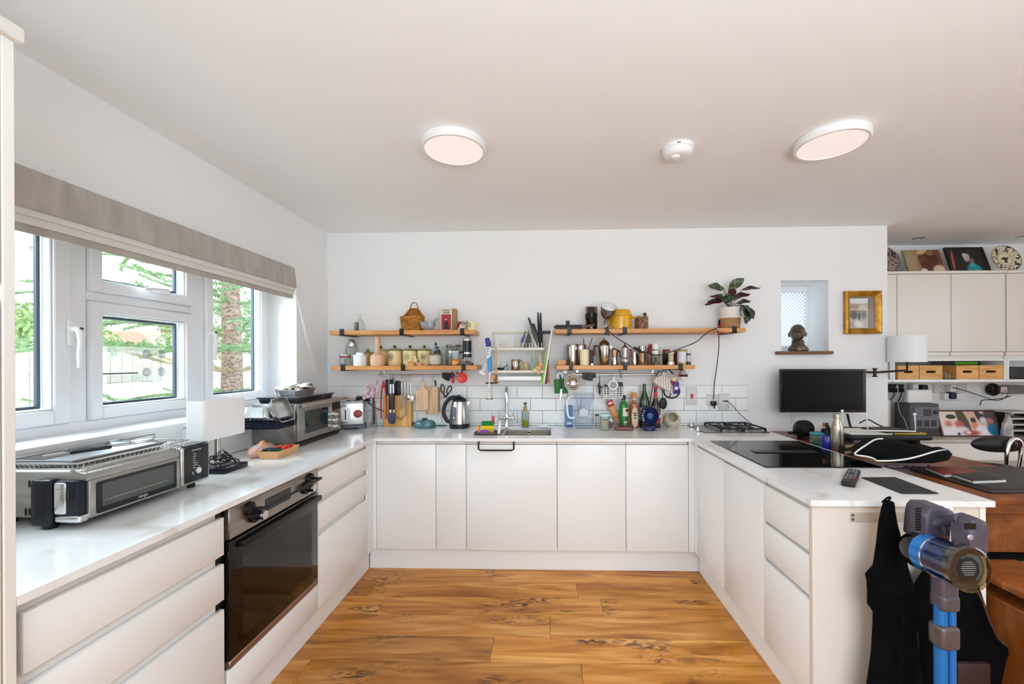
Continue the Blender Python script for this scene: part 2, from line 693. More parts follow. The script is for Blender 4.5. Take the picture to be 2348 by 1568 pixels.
m1a,m1b,m2a,m2b = wy(157),wy(199),wy(440),wy(468)
zt0,zt1 = wz(300,690),wz(300,662)
zt0,zt1 = 1.684,1.723
obj('frame',frame_mb(WY0,WY1,WZ0,WZ1,0.05,XP-0.07,XP,wr=0.045),UPVC,win)
obj('mullion',MB().rbox(XP-0.07,XP,m1a,m1b,WZ0+0.05,WZ1-0.05,0.004,1),UPVC,win)
obj('mullion',MB().rbox(XP-0.07,XP,m2a,m2b,WZ0+0.05,WZ1-0.05,0.004,1),UPVC,win)
obj('transom',MB().rbox(XP-0.07,XP,m1b,m2a,zt0,zt1,0.004,1),UPVC,win)
za,zb = WZ0 + 0.053,WZ1 - 0.053
for nm,a,b,c,d,w in (('casement',WY0+0.053,m1a-0.004,za,zb,0.058),('casement',m1b+0.003,m2a-0.004,za,zt0-0.003,0.048),
 ('fanlight',m1b+0.003,m2a-0.004,zt1+0.003,zb,0.048),('casement',m2b+0.003,WY1-0.05,za,zb,0.045)):
 s_ = obj(nm,frame_mb(a,b,c,d,w,XP-0.05,XP+0.018),UPVC,win)
 obj('glazing_bead',frame_mb(a+w,b-w,c+w,d-w,0.007,XP-0.03,XP+0.008),UPVC,s_)
 obj('spacer_bar',frame_mb(a+w+0.007,b-w-0.007,c+w+0.007,d-w-0.007,0.012,XP-0.05,XP-0.03),M('#3f4c58',0.5),s_)
 obj('pane',MB().box(XP-0.03,XP-0.026,a+w,b-w,c+w,d-w),PANE,s_)

def handle(y,z,down=True,ln=0.14):
 """cranked window handle with a rose plate; points down, or sideways for the fanlight"""
 m = MB()
 sx = XP + 0.018
 if down:
  m.rbox(sx,sx+0.014,y-0.013,y+0.013,z-0.05,z+0.06,0.006,2)
  m.tube(smooth_path([(sx+0.01,y,z+0.02),(sx+0.04,y,z+0.015),(sx+0.05,y,z-0.02),(sx+0.046,y,z-0.08),(sx+0.044,y,z-ln)],4),[0.013]*8+[0.011]*6+[0.009]*3,10)
 else:
  m.rbox(sx,sx+0.014,y-0.05,y+0.05,z-0.012,z+0.012,0.006,2)
  m.tube(smooth_path([(sx+0.01,y,z),(sx+0.038,y+0.005,z),(sx+0.046,y-0.03,z),(sx+0.045,y-0.08,z-0.004),(sx+0.043,y-0.12,z-0.01)],4),[0.013]*8+[0.010]*6+[0.008]*3,10)
 h_ = obj('handle',m,WHITE,win)
 c_ = MB().cyl((sx+0.03,y+(0.0 if down else 0.02),z+0.02 if down else z),(sx+0.055,y+(0 if down else 0.02),z+0.02 if down else z),0.006,10)
 obj('key_lock',c_,M('#55585c',0.4,0.8),h_)

q = at_x(160,765,XP+0.02)
handle(q.y,q.z)
q = at_x(366,668,XP+0.02)
handle(q.y,q.z,False)
q = at_x(476,770,XP+0.02)
handle(q.y,q.z)
obj('sill',MB().rbox(XP,XL+0.018,WY0,WY1,WZ0-0.02,WZ0+0.012,0.006,2),UPVC,win)

# ------------------------------------------------------------------ window 2: the niche with patterned glass
win2 = struct('window_2')
yn = YB + T
yw0 = yn - 0.09
fx1 = at_y(1866,700,yw0).x
obj('frame',MB().rbox(NA.x-0.002,NA.x+0.03,yw0,yn-0.01,NB.z,NA.z,0.003,1).rbox(fx1-0.052,NB.x,yw0,yn-0.01,NB.z,NA.z,0.003,1)
 .rbox(NA.x,NB.x,yw0+0.002,yn-0.01,NA.z-0.05,NA.z,0.003,1).rbox(NA.x,NB.x,yw0+0.002,yn-0.01,NB.z,NB.z+0.05,0.003,1),UPVC,win2)
pat = noisy('patterned_privacy_glass',[(0.26,'#d9dde0'),(0.42,'#a3a9ae')],(1,0,1),46,0,0.5,kind='voronoi')
for nd in pat.node_tree.nodes:
 if nd.type == 'TEX_VORONOI':
  nd.inputs['Randomness'].default_value = 0.0
 elif nd.type == 'MAPPING':
  nd.inputs['Rotation'].default_value = (0,pi/4,0)
pt = pat.node_tree
tl_ = pt.nodes.new('ShaderNodeBsdfTranslucent')
pt.links.new(pt.nodes['Color Ramp'].outputs['Color'],tl_.inputs['Color'])
pt.links.new(tl_.outputs['BSDF'],pt.nodes['Material Output'].inputs['Surface'])
obj('pane',MB().box(NA.x,NB.x,yn-0.06,yn-0.055,NB.z,NA.z),pat,win2)
sa,sb = at_y(1785,810,YB-0.05),at_y(1914,810,YB-0.05)
zs = NB.z
mb = MB().prism(rounded(sa.x,sb.x,YB-0.055,YB+0.06,0.02),zs-0.024,zs,'z',0.008)
mb.box(NA.x,NB.x,YB,yw0,zs-0.024,zs-0.001)
obj('sill',mb,WALNUT,win2)

# ------------------------------------------------------------------ floor cupboards
XD,YD,XPD = -1.168,2.766,0.978              # door faces: left run, back run, peninsula
YT = 0.865
PL = 0.148                                      # plinth height
# plinths
struct('baseboard_left',MB().rbox(XD-0.062,XD-0.045,YT,YD+0.04,0,PL,0.002,1),GLOSS_WHITE)
struct('baseboard_back',MB().rbox(XD-0.045,XPD+0.045,YD+0.045,YD+0.062,0,PL,0.002,1),GLOSS_WHITE)
struct('baseboard_right',MB().rbox(XPD+0.045,XPD+0.062,1.57,YD+0.045,0,PL,0.002,1),GLOSS_WHITE)

def front(name,parent,run,a,b,z0,z1,mat=None,g=0.0015,th=0.019):
 """one door or drawer front; run L faces +X, B faces -Y, P faces -X"""
 m = MB()
 a,b = a + g,b - g
 if run == 'L':
  m.rbox(XD-th,XD,a,b,z0,z1,0.0025,2)
 elif run == 'B':
  m.rbox(a,b,YD,YD+th,z0,z1,0.0025,2)
 else:
  m.rbox(XPD,XPD+th,a,b,z0,z1,0.0025,2)
 return obj(name,m,mat or GLOSS_WHITE,parent)

def carcass(parent,run,a,b,z0=PL,z1=0.884,rail=True,cuts=()):
 m = MB()
 e = 0.032                                   # set back so that the finger channels read
 if run == 'L':
  m.box(XL+0.002,XD-0.0205,a+0.0005,b-0.0005,z0,z1)
 elif run == 'B':
  m.box(a+0.0005,b-0.0005,YD+0.0205,YB-0.002,z0,z1)
 else:
  m.box(XPD+0.0205,1.565,a+0.0005,b-0.0005,z0,z1)
 return obj('carcass',m,CARCASS,parent)

DRAWERS = ((0.715,0.852),(0.553,0.684),(PL+0.004,0.519))
yo0,yo1 = at_x(521,1300,XD).y,at_x(729,1200,XD).y
ydr = at_x(843,1150,XD).y
c = thing('drawer_unit','white gloss three-drawer unit between tall cupboard and oven','cabinet',(0,0,0))
carcass(c,'L',YT+0.022,yo0-0.004)
for z0,z1 in DRAWERS:
 front('drawer',c,'L',YT+0.024,yo0-0.012,z0,z1)
for z0,z1 in ((0.684,0.715),(0.519,0.553),(0.852,0.879)):
 obj('channel_end_cap',MB().box(XD-0.0204,XD-0.0195,yo0-0.03,yo0-0.004,z0-0.004,z1+0.004),BLACK,c)
c = thing('drawer_unit','white gloss three-drawer unit between oven and corner','cabinet',(0,0,0))
carcass(c,'L',yo1+0.002,ydr)
for z0,z1 in DRAWERS:
 front('drawer',c,'L',yo1+0.003,ydr,z0,z1)
c = thing('corner_filler','narrow white corner filler post beside drawers and cupboard door','panel',(0,0,0))
xs = [at_y(u,1130,YD).x for u in (863,999.5,1069,1277.5,1435.5,1579)]
mb = MB().rbox(XD-0.019,XD-0.003,ydr+0.002,YD+0.016,PL,0.882,0.002,1)
obj('post',mb,GLOSS_WHITE,c)
obj('post',MB().rbox(XD-0.003,xs[0]-0.002,YD+0.003,YD+0.02,PL,0.882,0.002,1),GLOSS_WHITE,c)

ZDT = 0.857
for i,(lab,nm) in enumerate((('white cupboard with wide door next to the left corner',0),('narrow white pull-out cupboard beside dishwasher door',0),
 ('',1),('white cupboard whose door adjoins the dishwasher door under the water jug',0),
 ('white corner cupboard door beside the peninsula',0))):
 a,b = xs[i],xs[i+1]
 if nm:
  c = thing('dishwasher','built-in dishwasher behind white door with black bow handle','dishwasher')
  carcass(c,'B',a,b,z1=0.745)
  front('door',c,'B',a,b,PL+0.004,ZDT)
  h0,h1 = at_y(1097,1030,YD),at_y(1181,1030,YD)
  m = MB()
  zt,zb_ = 0.884,h0.z
  yy = YD - 0.032
  m.tube([(h0.x+0.006,YD+0.01,zt-0.006),(h0.x+0.006,yy,zt-0.008),(h0.x+0.006,yy,zb_+0.008),(h0.x+0.02,yy,zb_),(h1.x-0.02,yy,zb_),(h1.x-0.006,yy,zb_+0.008),(h1.x-0.006,yy,zt-0.008),(h1.x-0.006,YD+0.01,zt-0.006)],0.0055,8)
  obj('handle',m,BLACK,c,label='black bow handle')
 else:
  c = thing('base_cupboard',lab.replace('left corner','window-side corner'),'cabinet')
  carcass(c,'B',a,b)
  front('door',c,'B',a,b,PL+0.004,ZDT)
 front('finger_rail',c,'B',a,b,ZDT+0.0015,0.883,CARCASS,th=0.006).location = (0,0.012,0)

pv = [at_x(u,1200,XPD).y for u in (1598,1660,1751,1852)]
YPF = 1.531
c = thing('corner_filler','narrow white corner filler post beside the peninsula door','panel')
obj('post',MB().rbox(xs[5]+0.002,XPD+0.003,YD+0.003,YD+0.02,PL,0.882,0.002,1),GLOSS_WHITE,c)
obj('post',MB().rbox(XPD+0.003,XPD+0.019,pv[0]+0.002,YD+0.016,PL,0.882,0.002,1),GLOSS_WHITE,c)
for k,lab in ((0,'white peninsula cupboard next to the back corner'),(1,'white peninsula cupboard between corner cupboard and drawers')):
 c = thing('base_cupboard',lab,'cabinet')
 carcass(c,'P',pv[k+1],pv[k])
 front('door',c,'P',pv[k+1],pv[k],PL+0.004,ZDT)
 front('finger_rail',c,'P',pv[k+1],pv[k],ZDT+0.0015,0.883,CARCASS,th=0.006).location = (0.012,0,0)
c = thing('drawer_unit','white three-drawer unit at the open end of the peninsula','cabinet')
carcass(c,'P',YPF+0.04,pv[2])
for z0,z1 in ((0.7,0.857),(0.536,0.684),(PL+0.004,0.519)):
 front('drawer',c,'P',YPF+0.04,pv[2],z0,z1)
c = thing('end_panel','cream end panel closing the peninsula behind vacuum and hanging coats','panel')
e1 = at_y(2246,1200,YPF+0.018).x
obj('panel',MB().rbox(XPD-0.001,e1,YPF+0.018,YPF+0.038,0,0.883,0.002,1),M('#dcd3c8',0.3),c)
obj('upright',MB().rbox(e1+0.001,e1+0.022,YPF+0.016,YPF+0.038,0,0.883,0.002,1),M('#eeeae2',0.3),c)
obj('back_panel',MB().rbox(1.566,1.586,YPF+0.04,YB-0.002,0,0.883,0.002,1),M('#e9e4dc',0.3),c)

# ------------------------------------------------------------------ worktop
marble = noisy('white_quartz',[(0.30,'#dcd5cb'),(0.42,'#ecebe9'),(0.7,'#f1f0ef')],(1,1,1),4.5,12,0.13,distort=1.2)
XE,YE,XPE,XPO = -1.149,2.741,0.9597,1.607
mb = MB()
zt,zb_ = WT,WT - 0.021
s0,s1 = at_z(1092,998,WT),at_z(1263,979.5,WT)
sx0,sx1,sy0,sy1 = s0.x,s1.x,s0.y,s1.y
mb.box(XL+0.001,XE,YT,YE,zb_,zt)
mb.box(XL+0.001,sx0,YE,YB-0.001,zb_,zt)
mb.box(sx1,XPE,YE,YB-0.001,zb_,zt)
mb.box(sx0,sx1,YE,sy0,zb_,zt).box(sx0,sx1,sy1,YB-0.001,zb_,zt)
mb.box(XPE,XPO,YPF,YB-0.001,zb_,zt)
tag(obj('worktop',mb,marble),'pale marbled quartz worktop running in a U around the kitchen','worktop')

# sink: steel bowl and half bowl set into the cut-out
def bowl_mb(x0,x1,y0,y1,zt,dp,t=0.002):
 m = MB()
 m.box(x0,x0+t,y0,y1,zt-dp,zt).box(x1-t,x1,y0,y1,zt-dp,zt).box(x0,x1,y0,y0+t,zt-dp,zt).box(x0,x1,y1-t,y1,zt-dp,zt)
 m.box(x0,x1,y0,y1,zt-dp-t,zt-dp)
 return m

sk = thing('sink','undermounted steel sink with main bowl and half bowl below the tap','sink',(0,0,0))
xm = at_z(1158,990,WT).x
SINK = M('#b9ae9f',0.38,0.8)
obj('main_bowl',bowl_mb(xm,sx1,sy0,sy1,WT-0.0215,0.13),SINK,sk)
obj('half_bowl',bowl_mb(sx0,xm-0.02,sy0,sy1,WT-0.0215,0.13),SINK,sk)
obj('divider',MB().box(xm-0.02,xm,sy0+0.001,sy1-0.001,WT-0.035,WT-0.006),SINK,sk)
ov = at_y(1213,992,sy1-0.003)
obj('overflow',MB().ring((ov.x,sy1-0.003,ov.z+0.0),0.012,0.004,'y',20).cyl((ov.x,sy1-0.004,ov.z),(ov.x,sy1-0.001,ov.z),0.012,16),CHROME,sk)

# ------------------------------------------------------------------ metro tiles
TILE = M('#f2f2f1',0.12)
GROUT = M('#4d4a48',0.9)
tx0,tx1 = XL,at_y(1714,930,YB).x
rows_z = [at_y(1100,v,YB-0.008).z for v in (884.5,913,941.5,970)]
tw = 0.2015
jx = [at_y(u,900,YB).x for u in (1186,1101,1186)]       # one joint per course
tb_ = obj('tile_splashback',MB().box(tx0+0.001,tx1,YB-0.004,YB-0.0005,WT+0.001,rows_z[0]),GROUT)
tag(tb_,'white brick-bond tiled splashback with dark grout behind the worktop','tiles')
tmesh = {}
for k in range(4):
 zt_ = rows_z[k] if k < 4 else 0
 zb2 = rows_z[k+1] if k + 1 < len(rows_z) else WT + 0.001
 if zb2 >= zt_ - 0.004:
  continue
 x = jx[k % 2] - 40*tw
 while x < tx1:
  a,b = max(x,tx0),min(x+tw,tx1)
  if b - a > 0.012:
   key = (round(b-a,4),round(zt_-zb2,4))
   if key not in tmesh:
    o = obj('tile',MB().rbox(-key[0]/2+0.0011,key[0]/2-0.0011,-0.0075,0,-key[1]/2+0.0011,key[1]/2-0.0011,0.0018,1),TILE,tb_)
    tmesh[key] = o.data
   else:
    o = bpy.data.objects.new('tile',tmesh[key])
    COL.objects.link(o)
    o.parent = tb_
   o.location = ((a+b)/2,YB-0.0015,(zt_+zb2)/2)
  x += tw
# upstand of tiles below the window sill
tl = obj('tile_upstand',MB().box(XL+0.0005,XL+0.004,YT,YB-0.01,WT+0.001,WZ0-0.022),GROUT)
tag(tl,'white tiled upstand under the window sill behind the ovens','tiles')
y = YB - 0.01
r_ = 0
for zA,zB in ((rows_z[2]-0.0,WZ0-0.022),(WT+0.001,rows_z[2]-0.0)):
 y = YB - 0.012 - (0.1 if r_ else 0)
 y_hi = YB - 0.012
 while y_hi > YT:
  y_lo = max(y_hi-(0.1 if (r_ and y_hi > YB-0.02) else tw),YT)
  if y_hi - y_lo > 0.02:
   obj('tile',MB().rbox(XL+0.002,XL+0.009,y_lo+0.0011,y_hi-0.0011,zA+0.0011,zB-0.0011,0.0018,1),TILE,tl)
  y_hi = y_lo
 r_ += 1

# ------------------------------------------------------------------ tall cupboard at the picture's edge
c = thing('tall_cupboard','tall cream cupboard standing at the end of the window worktop','cabinet')
CR = M('#e9e4dc',0.25)
ze = at_x(22,89,XD+0.02).z
obj('end_panel',MB().rbox(XL+0.002,XD+0.02,YT-0.022,YT,0,ze,0.002,1),CR,c)
obj('carcass',MB().box(XL+0.002,XD-0.002,0.1,YT-0.023,PL,ze),CARCASS,c)
zg0,zg1 = at_x(20,690,XD+0.02).z,at_x(20,655,XD+0.02).z
obj('door',MB().rbox(XD,XD+0.02,0.27,YT-0.025,zg1,ze-0.004,0.003,2),CR,c)
obj('door',MB().rbox(XD,XD+0.02,0.27,YT-0.025,PL,zg0,0.003,2),CR,c)
obj('cornice',MB().rbox(XL+0.002,XD+0.034,0.1,YT+0.008,ze,ze+0.032,0.004,2),CR,c)
obj('plinth',MB().box(XD-0.06,XD-0.045,0.1,YT-0.023,0,PL),CR,c)

# ------------------------------------------------------------------ built-in oven in the window run
c = thing('built_in_oven','built-in steel and black glass oven under the window worktop','oven')
INOX = noisy('oven_inox',[(0.3,'#8f8780'),(0.7,'#a69d95')],(1,1,30),8,3,0.33,1.0)
zc0,zc1 = 0.757,0.876
y0,y1 = yo0 + 0.004,yo1 - 0.002
obj('body',MB().box(XL+0.01,XD-0.02,y0,y1,PL+0.1,0.884),BLACK,c)
cp = obj('control_panel',MB().rbox(XD-0.02,XD+0.002,y0+0.004,y1-0.002,zc0,zc1,0.003,1),INOX,c)
dr = obj('door',MB().rbox(XD-0.02,XD+0.002,y0+0.004,y1-0.002,0.312,zc0-0.006,0.004,2),M('#0f0b09',0.06),c)
obj('inner_window',MB().box(XD+0.0021,XD+0.0026,y0+0.07,y1-0.06,0.36,0.67),M('#0e0b09',0.05),dr)
obj('handle',MB().rbox(XD+0.004,XD+0.03,y0+0.045,y1-0.01,zc0-0.042,zc0-0.018,0.004,2),BLACK,dr)
obj('lower_trim',MB().rbox(XD-0.02,XD+0.003,y0+0.004,y1-0.002,0.282,0.309,0.003,1),M('#a98f7c',0.35,0.9),c)
obj('base_panel',MB().rbox(XD-0.019,XD,y0,y1,PL+0.004,0.278,0.0025,2),GLOSS_WHITE,c)
ym = (y0+y1)/2
zk = 0.818
obj('display',MB().rbox(XD+0.0022,XD+0.004,y0+0.2,y0+0.37,zk-0.026,zk+0.026,0.001,1),BLACK_GLOSS,cp)
for yy in (y0+0.13,y1-0.115):
 kn = obj('knob',MB().lathe([(0,0),(0.03,0),(0.029,0.012),(0.0185,0.016),(0.0175,0.04),(0,0.042)],24,mx=Matrix.Translation((XD+0.002,yy,zk-0.012)) @ Matrix.Rotation(pi/2,4,'Y')),BLACK,c)
 obj('knob_face',MB().lathe([(0,0.0422),(0.0175,0.0405),(0.017,0.05),(0,0.0515)],24,mx=Matrix.Translation((XD+0.002,yy,zk-0.012)) @ Matrix.Rotation(pi/2,4,'Y')),STEEL,kn)
ya,yb = y0 + 0.105,y1 - 0.075
bar = obj('guard_bar',MB().tube(smooth_path([(XD+0.008,ya,zk+0.022),(XD+0.05,ya+0.004,zk+0.024),(XD+0.062,ya+0.03,zk+0.024),(XD+0.062,yb-0.03,zk+0.024),(XD+0.05,yb-0.004,zk+0.024),(XD+0.008,yb,zk+0.022)],4),0.006,8),BLACK,c,label='black bar with round discs over the knobs')
for yy in (ya,yb):
 obj('suction_disc',MB().lathe([(0,0),(0.027,0),(0.025,0.012),(0.012,0.018),(0,0.018)],24,mx=Matrix.Translation((XD+0.002,yy,zk+0.022)) @ Matrix.Rotation(pi/2,4,'Y')),BLACK,bar)

# ================================================================== OUTSIDE THE WINDOW
struct('ground',MB().box(-45,XL-0.31,-8,60,-0.3,-0.08),noisy('pale_gravel',[(0.3,'#c6bfae'),(0.7,'#e0dacb')],(1,1,1),3,8,0.9))
FENCE = noisy('weathered_fence',[(0.25,'#bcb6ac'),(0.6,'#d6d1c8'),(0.85,'#e2ded6')],(10,10,1),2,6,0.8,rand=0.08,randpos=True)
fc = thing('garden_fence','weathered pale timber fence of upright boards beyond the window','fence',(-12,13.5,-0.08))
y = -5.2
bm_ = None
k = 0
while y < 6.6:
 dx = 0.012 if k % 2 else 0
 if bm_ is None:
  o = obj('board',MB().rbox(-0.01,0.01,-0.072,0.072,0.05,1.83,0.004,1),FENCE,fc)
  bm_ = o.data
 else:
  o = bpy.data.objects.new('board',bm_)
  COL.objects.link(o)
  o.parent = fc
 o.location = (dx,y,random.uniform(-0.008,0.008))
 y += 0.15
 k += 1
obj('gravel_board',MB().box(-0.02,0.03,-5.3,6.6,0,0.12),FENCE,fc)

def leaf_blob(c,rx,ry,rz,n,size,rnd):
 m = MB()
 for _ in range(n):
  d = Vector((rnd.gauss(0,1),rnd.gauss(0,1),rnd.gauss(0,1))).normalized()*rnd.uniform(0.55,1.0)
  p = Vector((c[0]+d.x*rx,c[1]+d.y*ry,c[2]+d.z*rz))
  a = Vector((rnd.gauss(0,1),rnd.gauss(0,1),rnd.gauss(0,1))).normalized()*size
  b = a.orthogonal().normalized()*size*0.5
  m.add([p-a,p+b,p+a,p-b],[(0,1,2,3)])
 return m

rnd = random.Random(3)
for nm,lab,x,y,rx,rz,n,colr,zc_ in (('garden_tree','bushy light green tree behind the fence at the first pane',-15.5,12.0,2.1,1.7,3800,('#8aa96a','#b3c98e'),1.7),
 ('garden_tree','darker bushy tree behind the monkey puzzle trunk',-17,21.6,2.9,3.4,3600,('#7f9a78','#a9bd9a'),2.6)):
 t_ = thing(nm,lab,'tree',(x,y,-0.08))
 lm = noisy('leaf_'+colr[0][1:],[(0.3,colr[0]),(0.7,colr[1])],(1,1,1),1.5,3,0.6)
 o = obj('foliage',leaf_blob((0,0,zc_),rx,rx,rz,n,0.11,rnd),lm,t_,sm=0)
 o['kind'] = 'stuff'
 obj('trunk',MB().tube([(0,0,0),(0.05,0,zc_*0.6),(0,0.05,zc_)],[0.14,0.1,0.05],8),M('#5d5044',0.9),t_)

# shed and house beyond the fence
hb = thing('neighbour_house','far house with red tiled roof beyond the fence','house',(-30.5,31.0,-0.08))
obj('wall',MB().box(-3.5,3.5,-2.6,2.6,0,2.35),M('#c9b9a6',0.9),hb)
obj('roof',MB().prism([(-4.0,2.3),(4.0,2.3),(2.2,3.75),(-2.2,3.75)],-3.0,3.0,'y'),noisy('red_tiles',[(0.3,'#c48d7a'),(0.7,'#d9ab98')],(1,1,6),3,4,0.8),hb)
obj('chimney',MB().box(1.2,1.7,-0.3,0.3,3.3,4.3),M('#8d5b48',0.9),hb)
sh = thing('garden_gazebo','white canopied garden gazebo showing over the fence','gazebo',(-15.2,16.3,-0.08))
obj('canopy',MB().lathe([(0,2.42),(1.75,1.95),(1.75,1.85),(0,2.3)],4),M('#f2f0ec',0.8),sh)
for a in range(4):
 obj('post',MB().box(-0.04,0.04,-0.04,0.04,0,1.93),M('#e8e6e2',0.7),sh,loc=(1.62*cos(a*pi/2),1.62*sin(a*pi/2),0))

# monkey puzzle tree: scaly trunk, whorls of spiked branches
mp_ = thing('monkey_puzzle_tree','monkey puzzle tree with scaly trunk and spiky branches outside the window','tree',(at_y(530,800,7.45).x,7.45,-0.08))
BARK = noisy('scaly_bark',[(0.1,'#5d4c40'),(0.5,'#937d6e'),(0.9,'#b29c8c')],(15,15,26),1,4,0.9,bump=1.0,kind='voronoi')
obj('trunk',MB().tube([(0,0,0),(0.02,0,1.5),(-0.01,0,3),(0,0,4.4)],[0.19,0.165,0.14,0.1],14),BARK,mp_)
SPIKE = noisy('spiky_leaf',[(0.3,'#688a5c'),(0.7,'#a0bd8a')],(1,1,1),3,3,0.5)
SPIKE2 = noisy('dry_spiky_leaf',[(0.3,'#a89a7c'),(0.7,'#cdbf9f')],(1,1,1),3,3,0.6)

def spiky(path,r0,rnd,dens=26,ln=0.075):
 m = MB()
 path = smooth_path(path,5)
 m.tube(path,r0,5)
 tot = 0
 for a,b in zip(path,path[1:]):
  d = b - a
  n = max(1,int(d.length*dens*4))
  t = d.normalized()
  for k in range(n):
   p = a + d*((k+rnd.random())/n)
   u_ = t.orthogonal().normalized()
   u_ = Matrix.Rotation(rnd.uniform(0,2*pi),3,t) @ u_
   tip = p + u_*ln*0.75 + t*ln*0.75
   w = t.cross(u_)*0.013
   m.add([p+w,p-w,tip],[(0,1,2)])
 return m

for lev,(z0,n,L_,droop,dry) in enumerate(((0.65,6,2.2,-0.12,0),(1.0,6,2.6,-0.2,0),(1.35,7,1.5,0.22,1),(1.72,7,2.55,0.05,0),(2.1,6,2.3,0.14,0),(2.6,7,2.6,0.06,0),(3.2,6,2.2,0.2,0))):
 for k in range(n):
  a = 2*pi*(k+0.37*lev)/n + rnd.uniform(-0.15,0.15)
  L = L_*rnd.uniform(0.85,1.1)
  d = Vector((cos(a),sin(a),0))
  pts = [d*0.12+Vector((0,0,z0)),d*L*0.4+Vector((0,0,z0+droop*0.3)),d*L*0.75+Vector((0,0,z0+droop)),d*L+Vector((0,0,z0+droop+0.14))]
  m = spiky(pts,0.02,rnd)
  if not dry:
   for q in (0.45,0.62,0.8):
    base = pts[0].lerp(pts[3],q)
    base.z = pts[1].z + (pts[2].z-pts[1].z)*q
    for sgn in (-1,1):
     a2 = a + sgn*rnd.uniform(0.6,1.0)
     d2 = Vector((cos(a2),sin(a2),0))
     l2 = L*rnd.uniform(0.25,0.38)
     mm = spiky([base,base+d2*l2*0.5+Vector((0,0,-0.03)),base+d2*l2+Vector((0,0,rnd.uniform(-0.16,0.12)))],0.016,rnd)
     m.add(mm.v,mm.f)
  o = obj('branch',m,SPIKE2 if dry else SPIKE,mp_,sm=0)

# ================================================================== ON THE WINDOW WALL AND CEILING
# roman blind drawn up over the window
LINEN = noisy('taupe_linen',[(0.25,'#a49d94'),(0.55,'#b4ada4'),(0.8,'#c3bcb3')],(1,5,1.2),3.5,10,0.85,distort=0.7,bump=0.25)
yb0,yb1 = YT + 0.012,at_x(678,640,-1.69).y
rb = thing('roman_blind','taupe linen roman blind gathered up above the big window','blind',(XL,0,0))

def waved(prof,n,amp):
 """a hanging cloth profile (x,z) swept along the window with slight waviness"""
 m = MB()
 vs,fs = [],[]
 k = len(prof)
 for i in range(n+1):
  y = yb0 + (yb1-yb0)*i/n
  w = amp*(sin(y*9)+0.6*sin(y*23+1))
  for j,(x,z) in enumerate(prof):
   vs.append((x+w*(0.3 if j in (0,k-1) else 1),y,z+w*0.5))
 for i in range(n):
  for j in range(k):
   q = (j+1) % k
   fs.append((i*k+j,i*k+q,(i+1)*k+q,(i+1)*k+j))
 fs.append(tuple(range(k)))
 fs.append(tuple(reversed(range(n*k,(n+1)*k))))
 return m.add(vs,fs)

obj('head_rail',MB().rbox(0.002,0.062,yb0,yb1,2.034,2.058,0.003,1),LINEN,rb)
obj('fabric_panel',waved([(0.060,2.05),(0.066,2.052),(0.074,1.99),(0.080,1.925),(0.074,1.920),(0.066,1.99)],40,0.0012),LINEN,rb)
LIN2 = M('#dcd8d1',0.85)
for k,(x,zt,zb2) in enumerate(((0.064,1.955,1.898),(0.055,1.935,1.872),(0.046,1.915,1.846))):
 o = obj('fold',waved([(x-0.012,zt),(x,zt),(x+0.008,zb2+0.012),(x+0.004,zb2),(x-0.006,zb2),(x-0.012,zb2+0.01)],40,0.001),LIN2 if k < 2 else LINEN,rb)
cd = at_x(740,892,-1.72)
for dv in (0,8):
 p0 = at_x(678,668,-1.715)
 p1 = at_x(732+dv,893,-1.72)
 obj('pull_cord',MB().tube(smooth_path([p0,p0.lerp(p1,0.5)+Vector((0,0.0,-0.03)),p1],6),0.0016,6),M('#f3f1ec',0.7),rb,loc=(-XL,0,0))

# round ceiling lamps, alarm, downlights
def ceiling_disc(u,v,lab):
 p_ = at_z(u,v,HC-0.03)
 t = thing('ceiling_light',lab,'light',(p_.x,p_.y,HC),group='round ceiling lights')
 obj('housing',MB().lathe([(0.10,0),(0.146,0),(0.153,-0.006),(0.153,-0.034),(0.148,-0.04),(0.138,-0.04),(0.137,-0.034),(0.10,-0.034)],48),M('#eceae7',0.4),t)
 obj('diffuser',MB().lathe([(0,-0.030),(0.137,-0.030),(0.137,-0.0365),(0,-0.0375)],48),M('#cfc5c1',0.5,emit='#f9e9e3',es=0.55),t)
 return t

ceiling_disc(1041,342,'round white ceiling light above the kitchen shelves')
ceiling_disc(1906,330,'round white ceiling light beyond the smoke alarm, over the peninsula')
p_ = at_z(1554,352,HC-0.03)
sa_ = thing('smoke_alarm','white round smoke alarm on the ceiling between the two lights','alarm',(p_.x,p_.y,HC))
AL = M('#ecebe8',0.4)
obj('base',MB().lathe([(0,0),(0.073,0),(0.076,-0.004),(0.076,-0.018),(0.072,-0.021),(0,-0.021)],40),AL,sa_)
obj('body',MB().lathe([(0.0,-0.021),(0.071,-0.021),(0.069,-0.034),(0.058,-0.047),(0.045,-0.05),(0,-0.05)],40),AL,sa_)
obj('sensor_dome',MB().lathe([(0,-0.05),(0.022,-0.05),(0.02,-0.058),(0.012,-0.061),(0,-0.061)],24,c=(-0.015,-0.01,0)),AL,sa_)
for a in (0.7,3.6):
 obj('slot',MB().box(-0.008,0.008,-0.001,0.002,-0.003,0.003),M('#6d6a66',0.6),sa_,loc=(0.0755*cos(a-2.5),0.0755*sin(a-2.5),-0.012),rot=(0,0,a-2.5+pi/2))
for u,v,lab in ((2107,546,'recessed steel downlight in the ceiling above the leaning portrait'),(2345,542,'recessed steel downlight in the ceiling above the decorated plate')):
 p_ = at_z(u,v,HC)
 t = thing('downlight',lab,'light',(p_.x,p_.y,HC),group='recessed downlights')
 obj('bezel',MB().lathe([(0.030,0.0),(0.045,0.0),(0.045,-0.003),(0.031,-0.005)],28),M('#b9b6b1',0.35,0.7),t)
 obj('lamp',MB().lathe([(0,0.0),(0.0295,0.0),(0.0295,-0.002),(0,-0.002)],24),M('#8b8782',0.3),t)

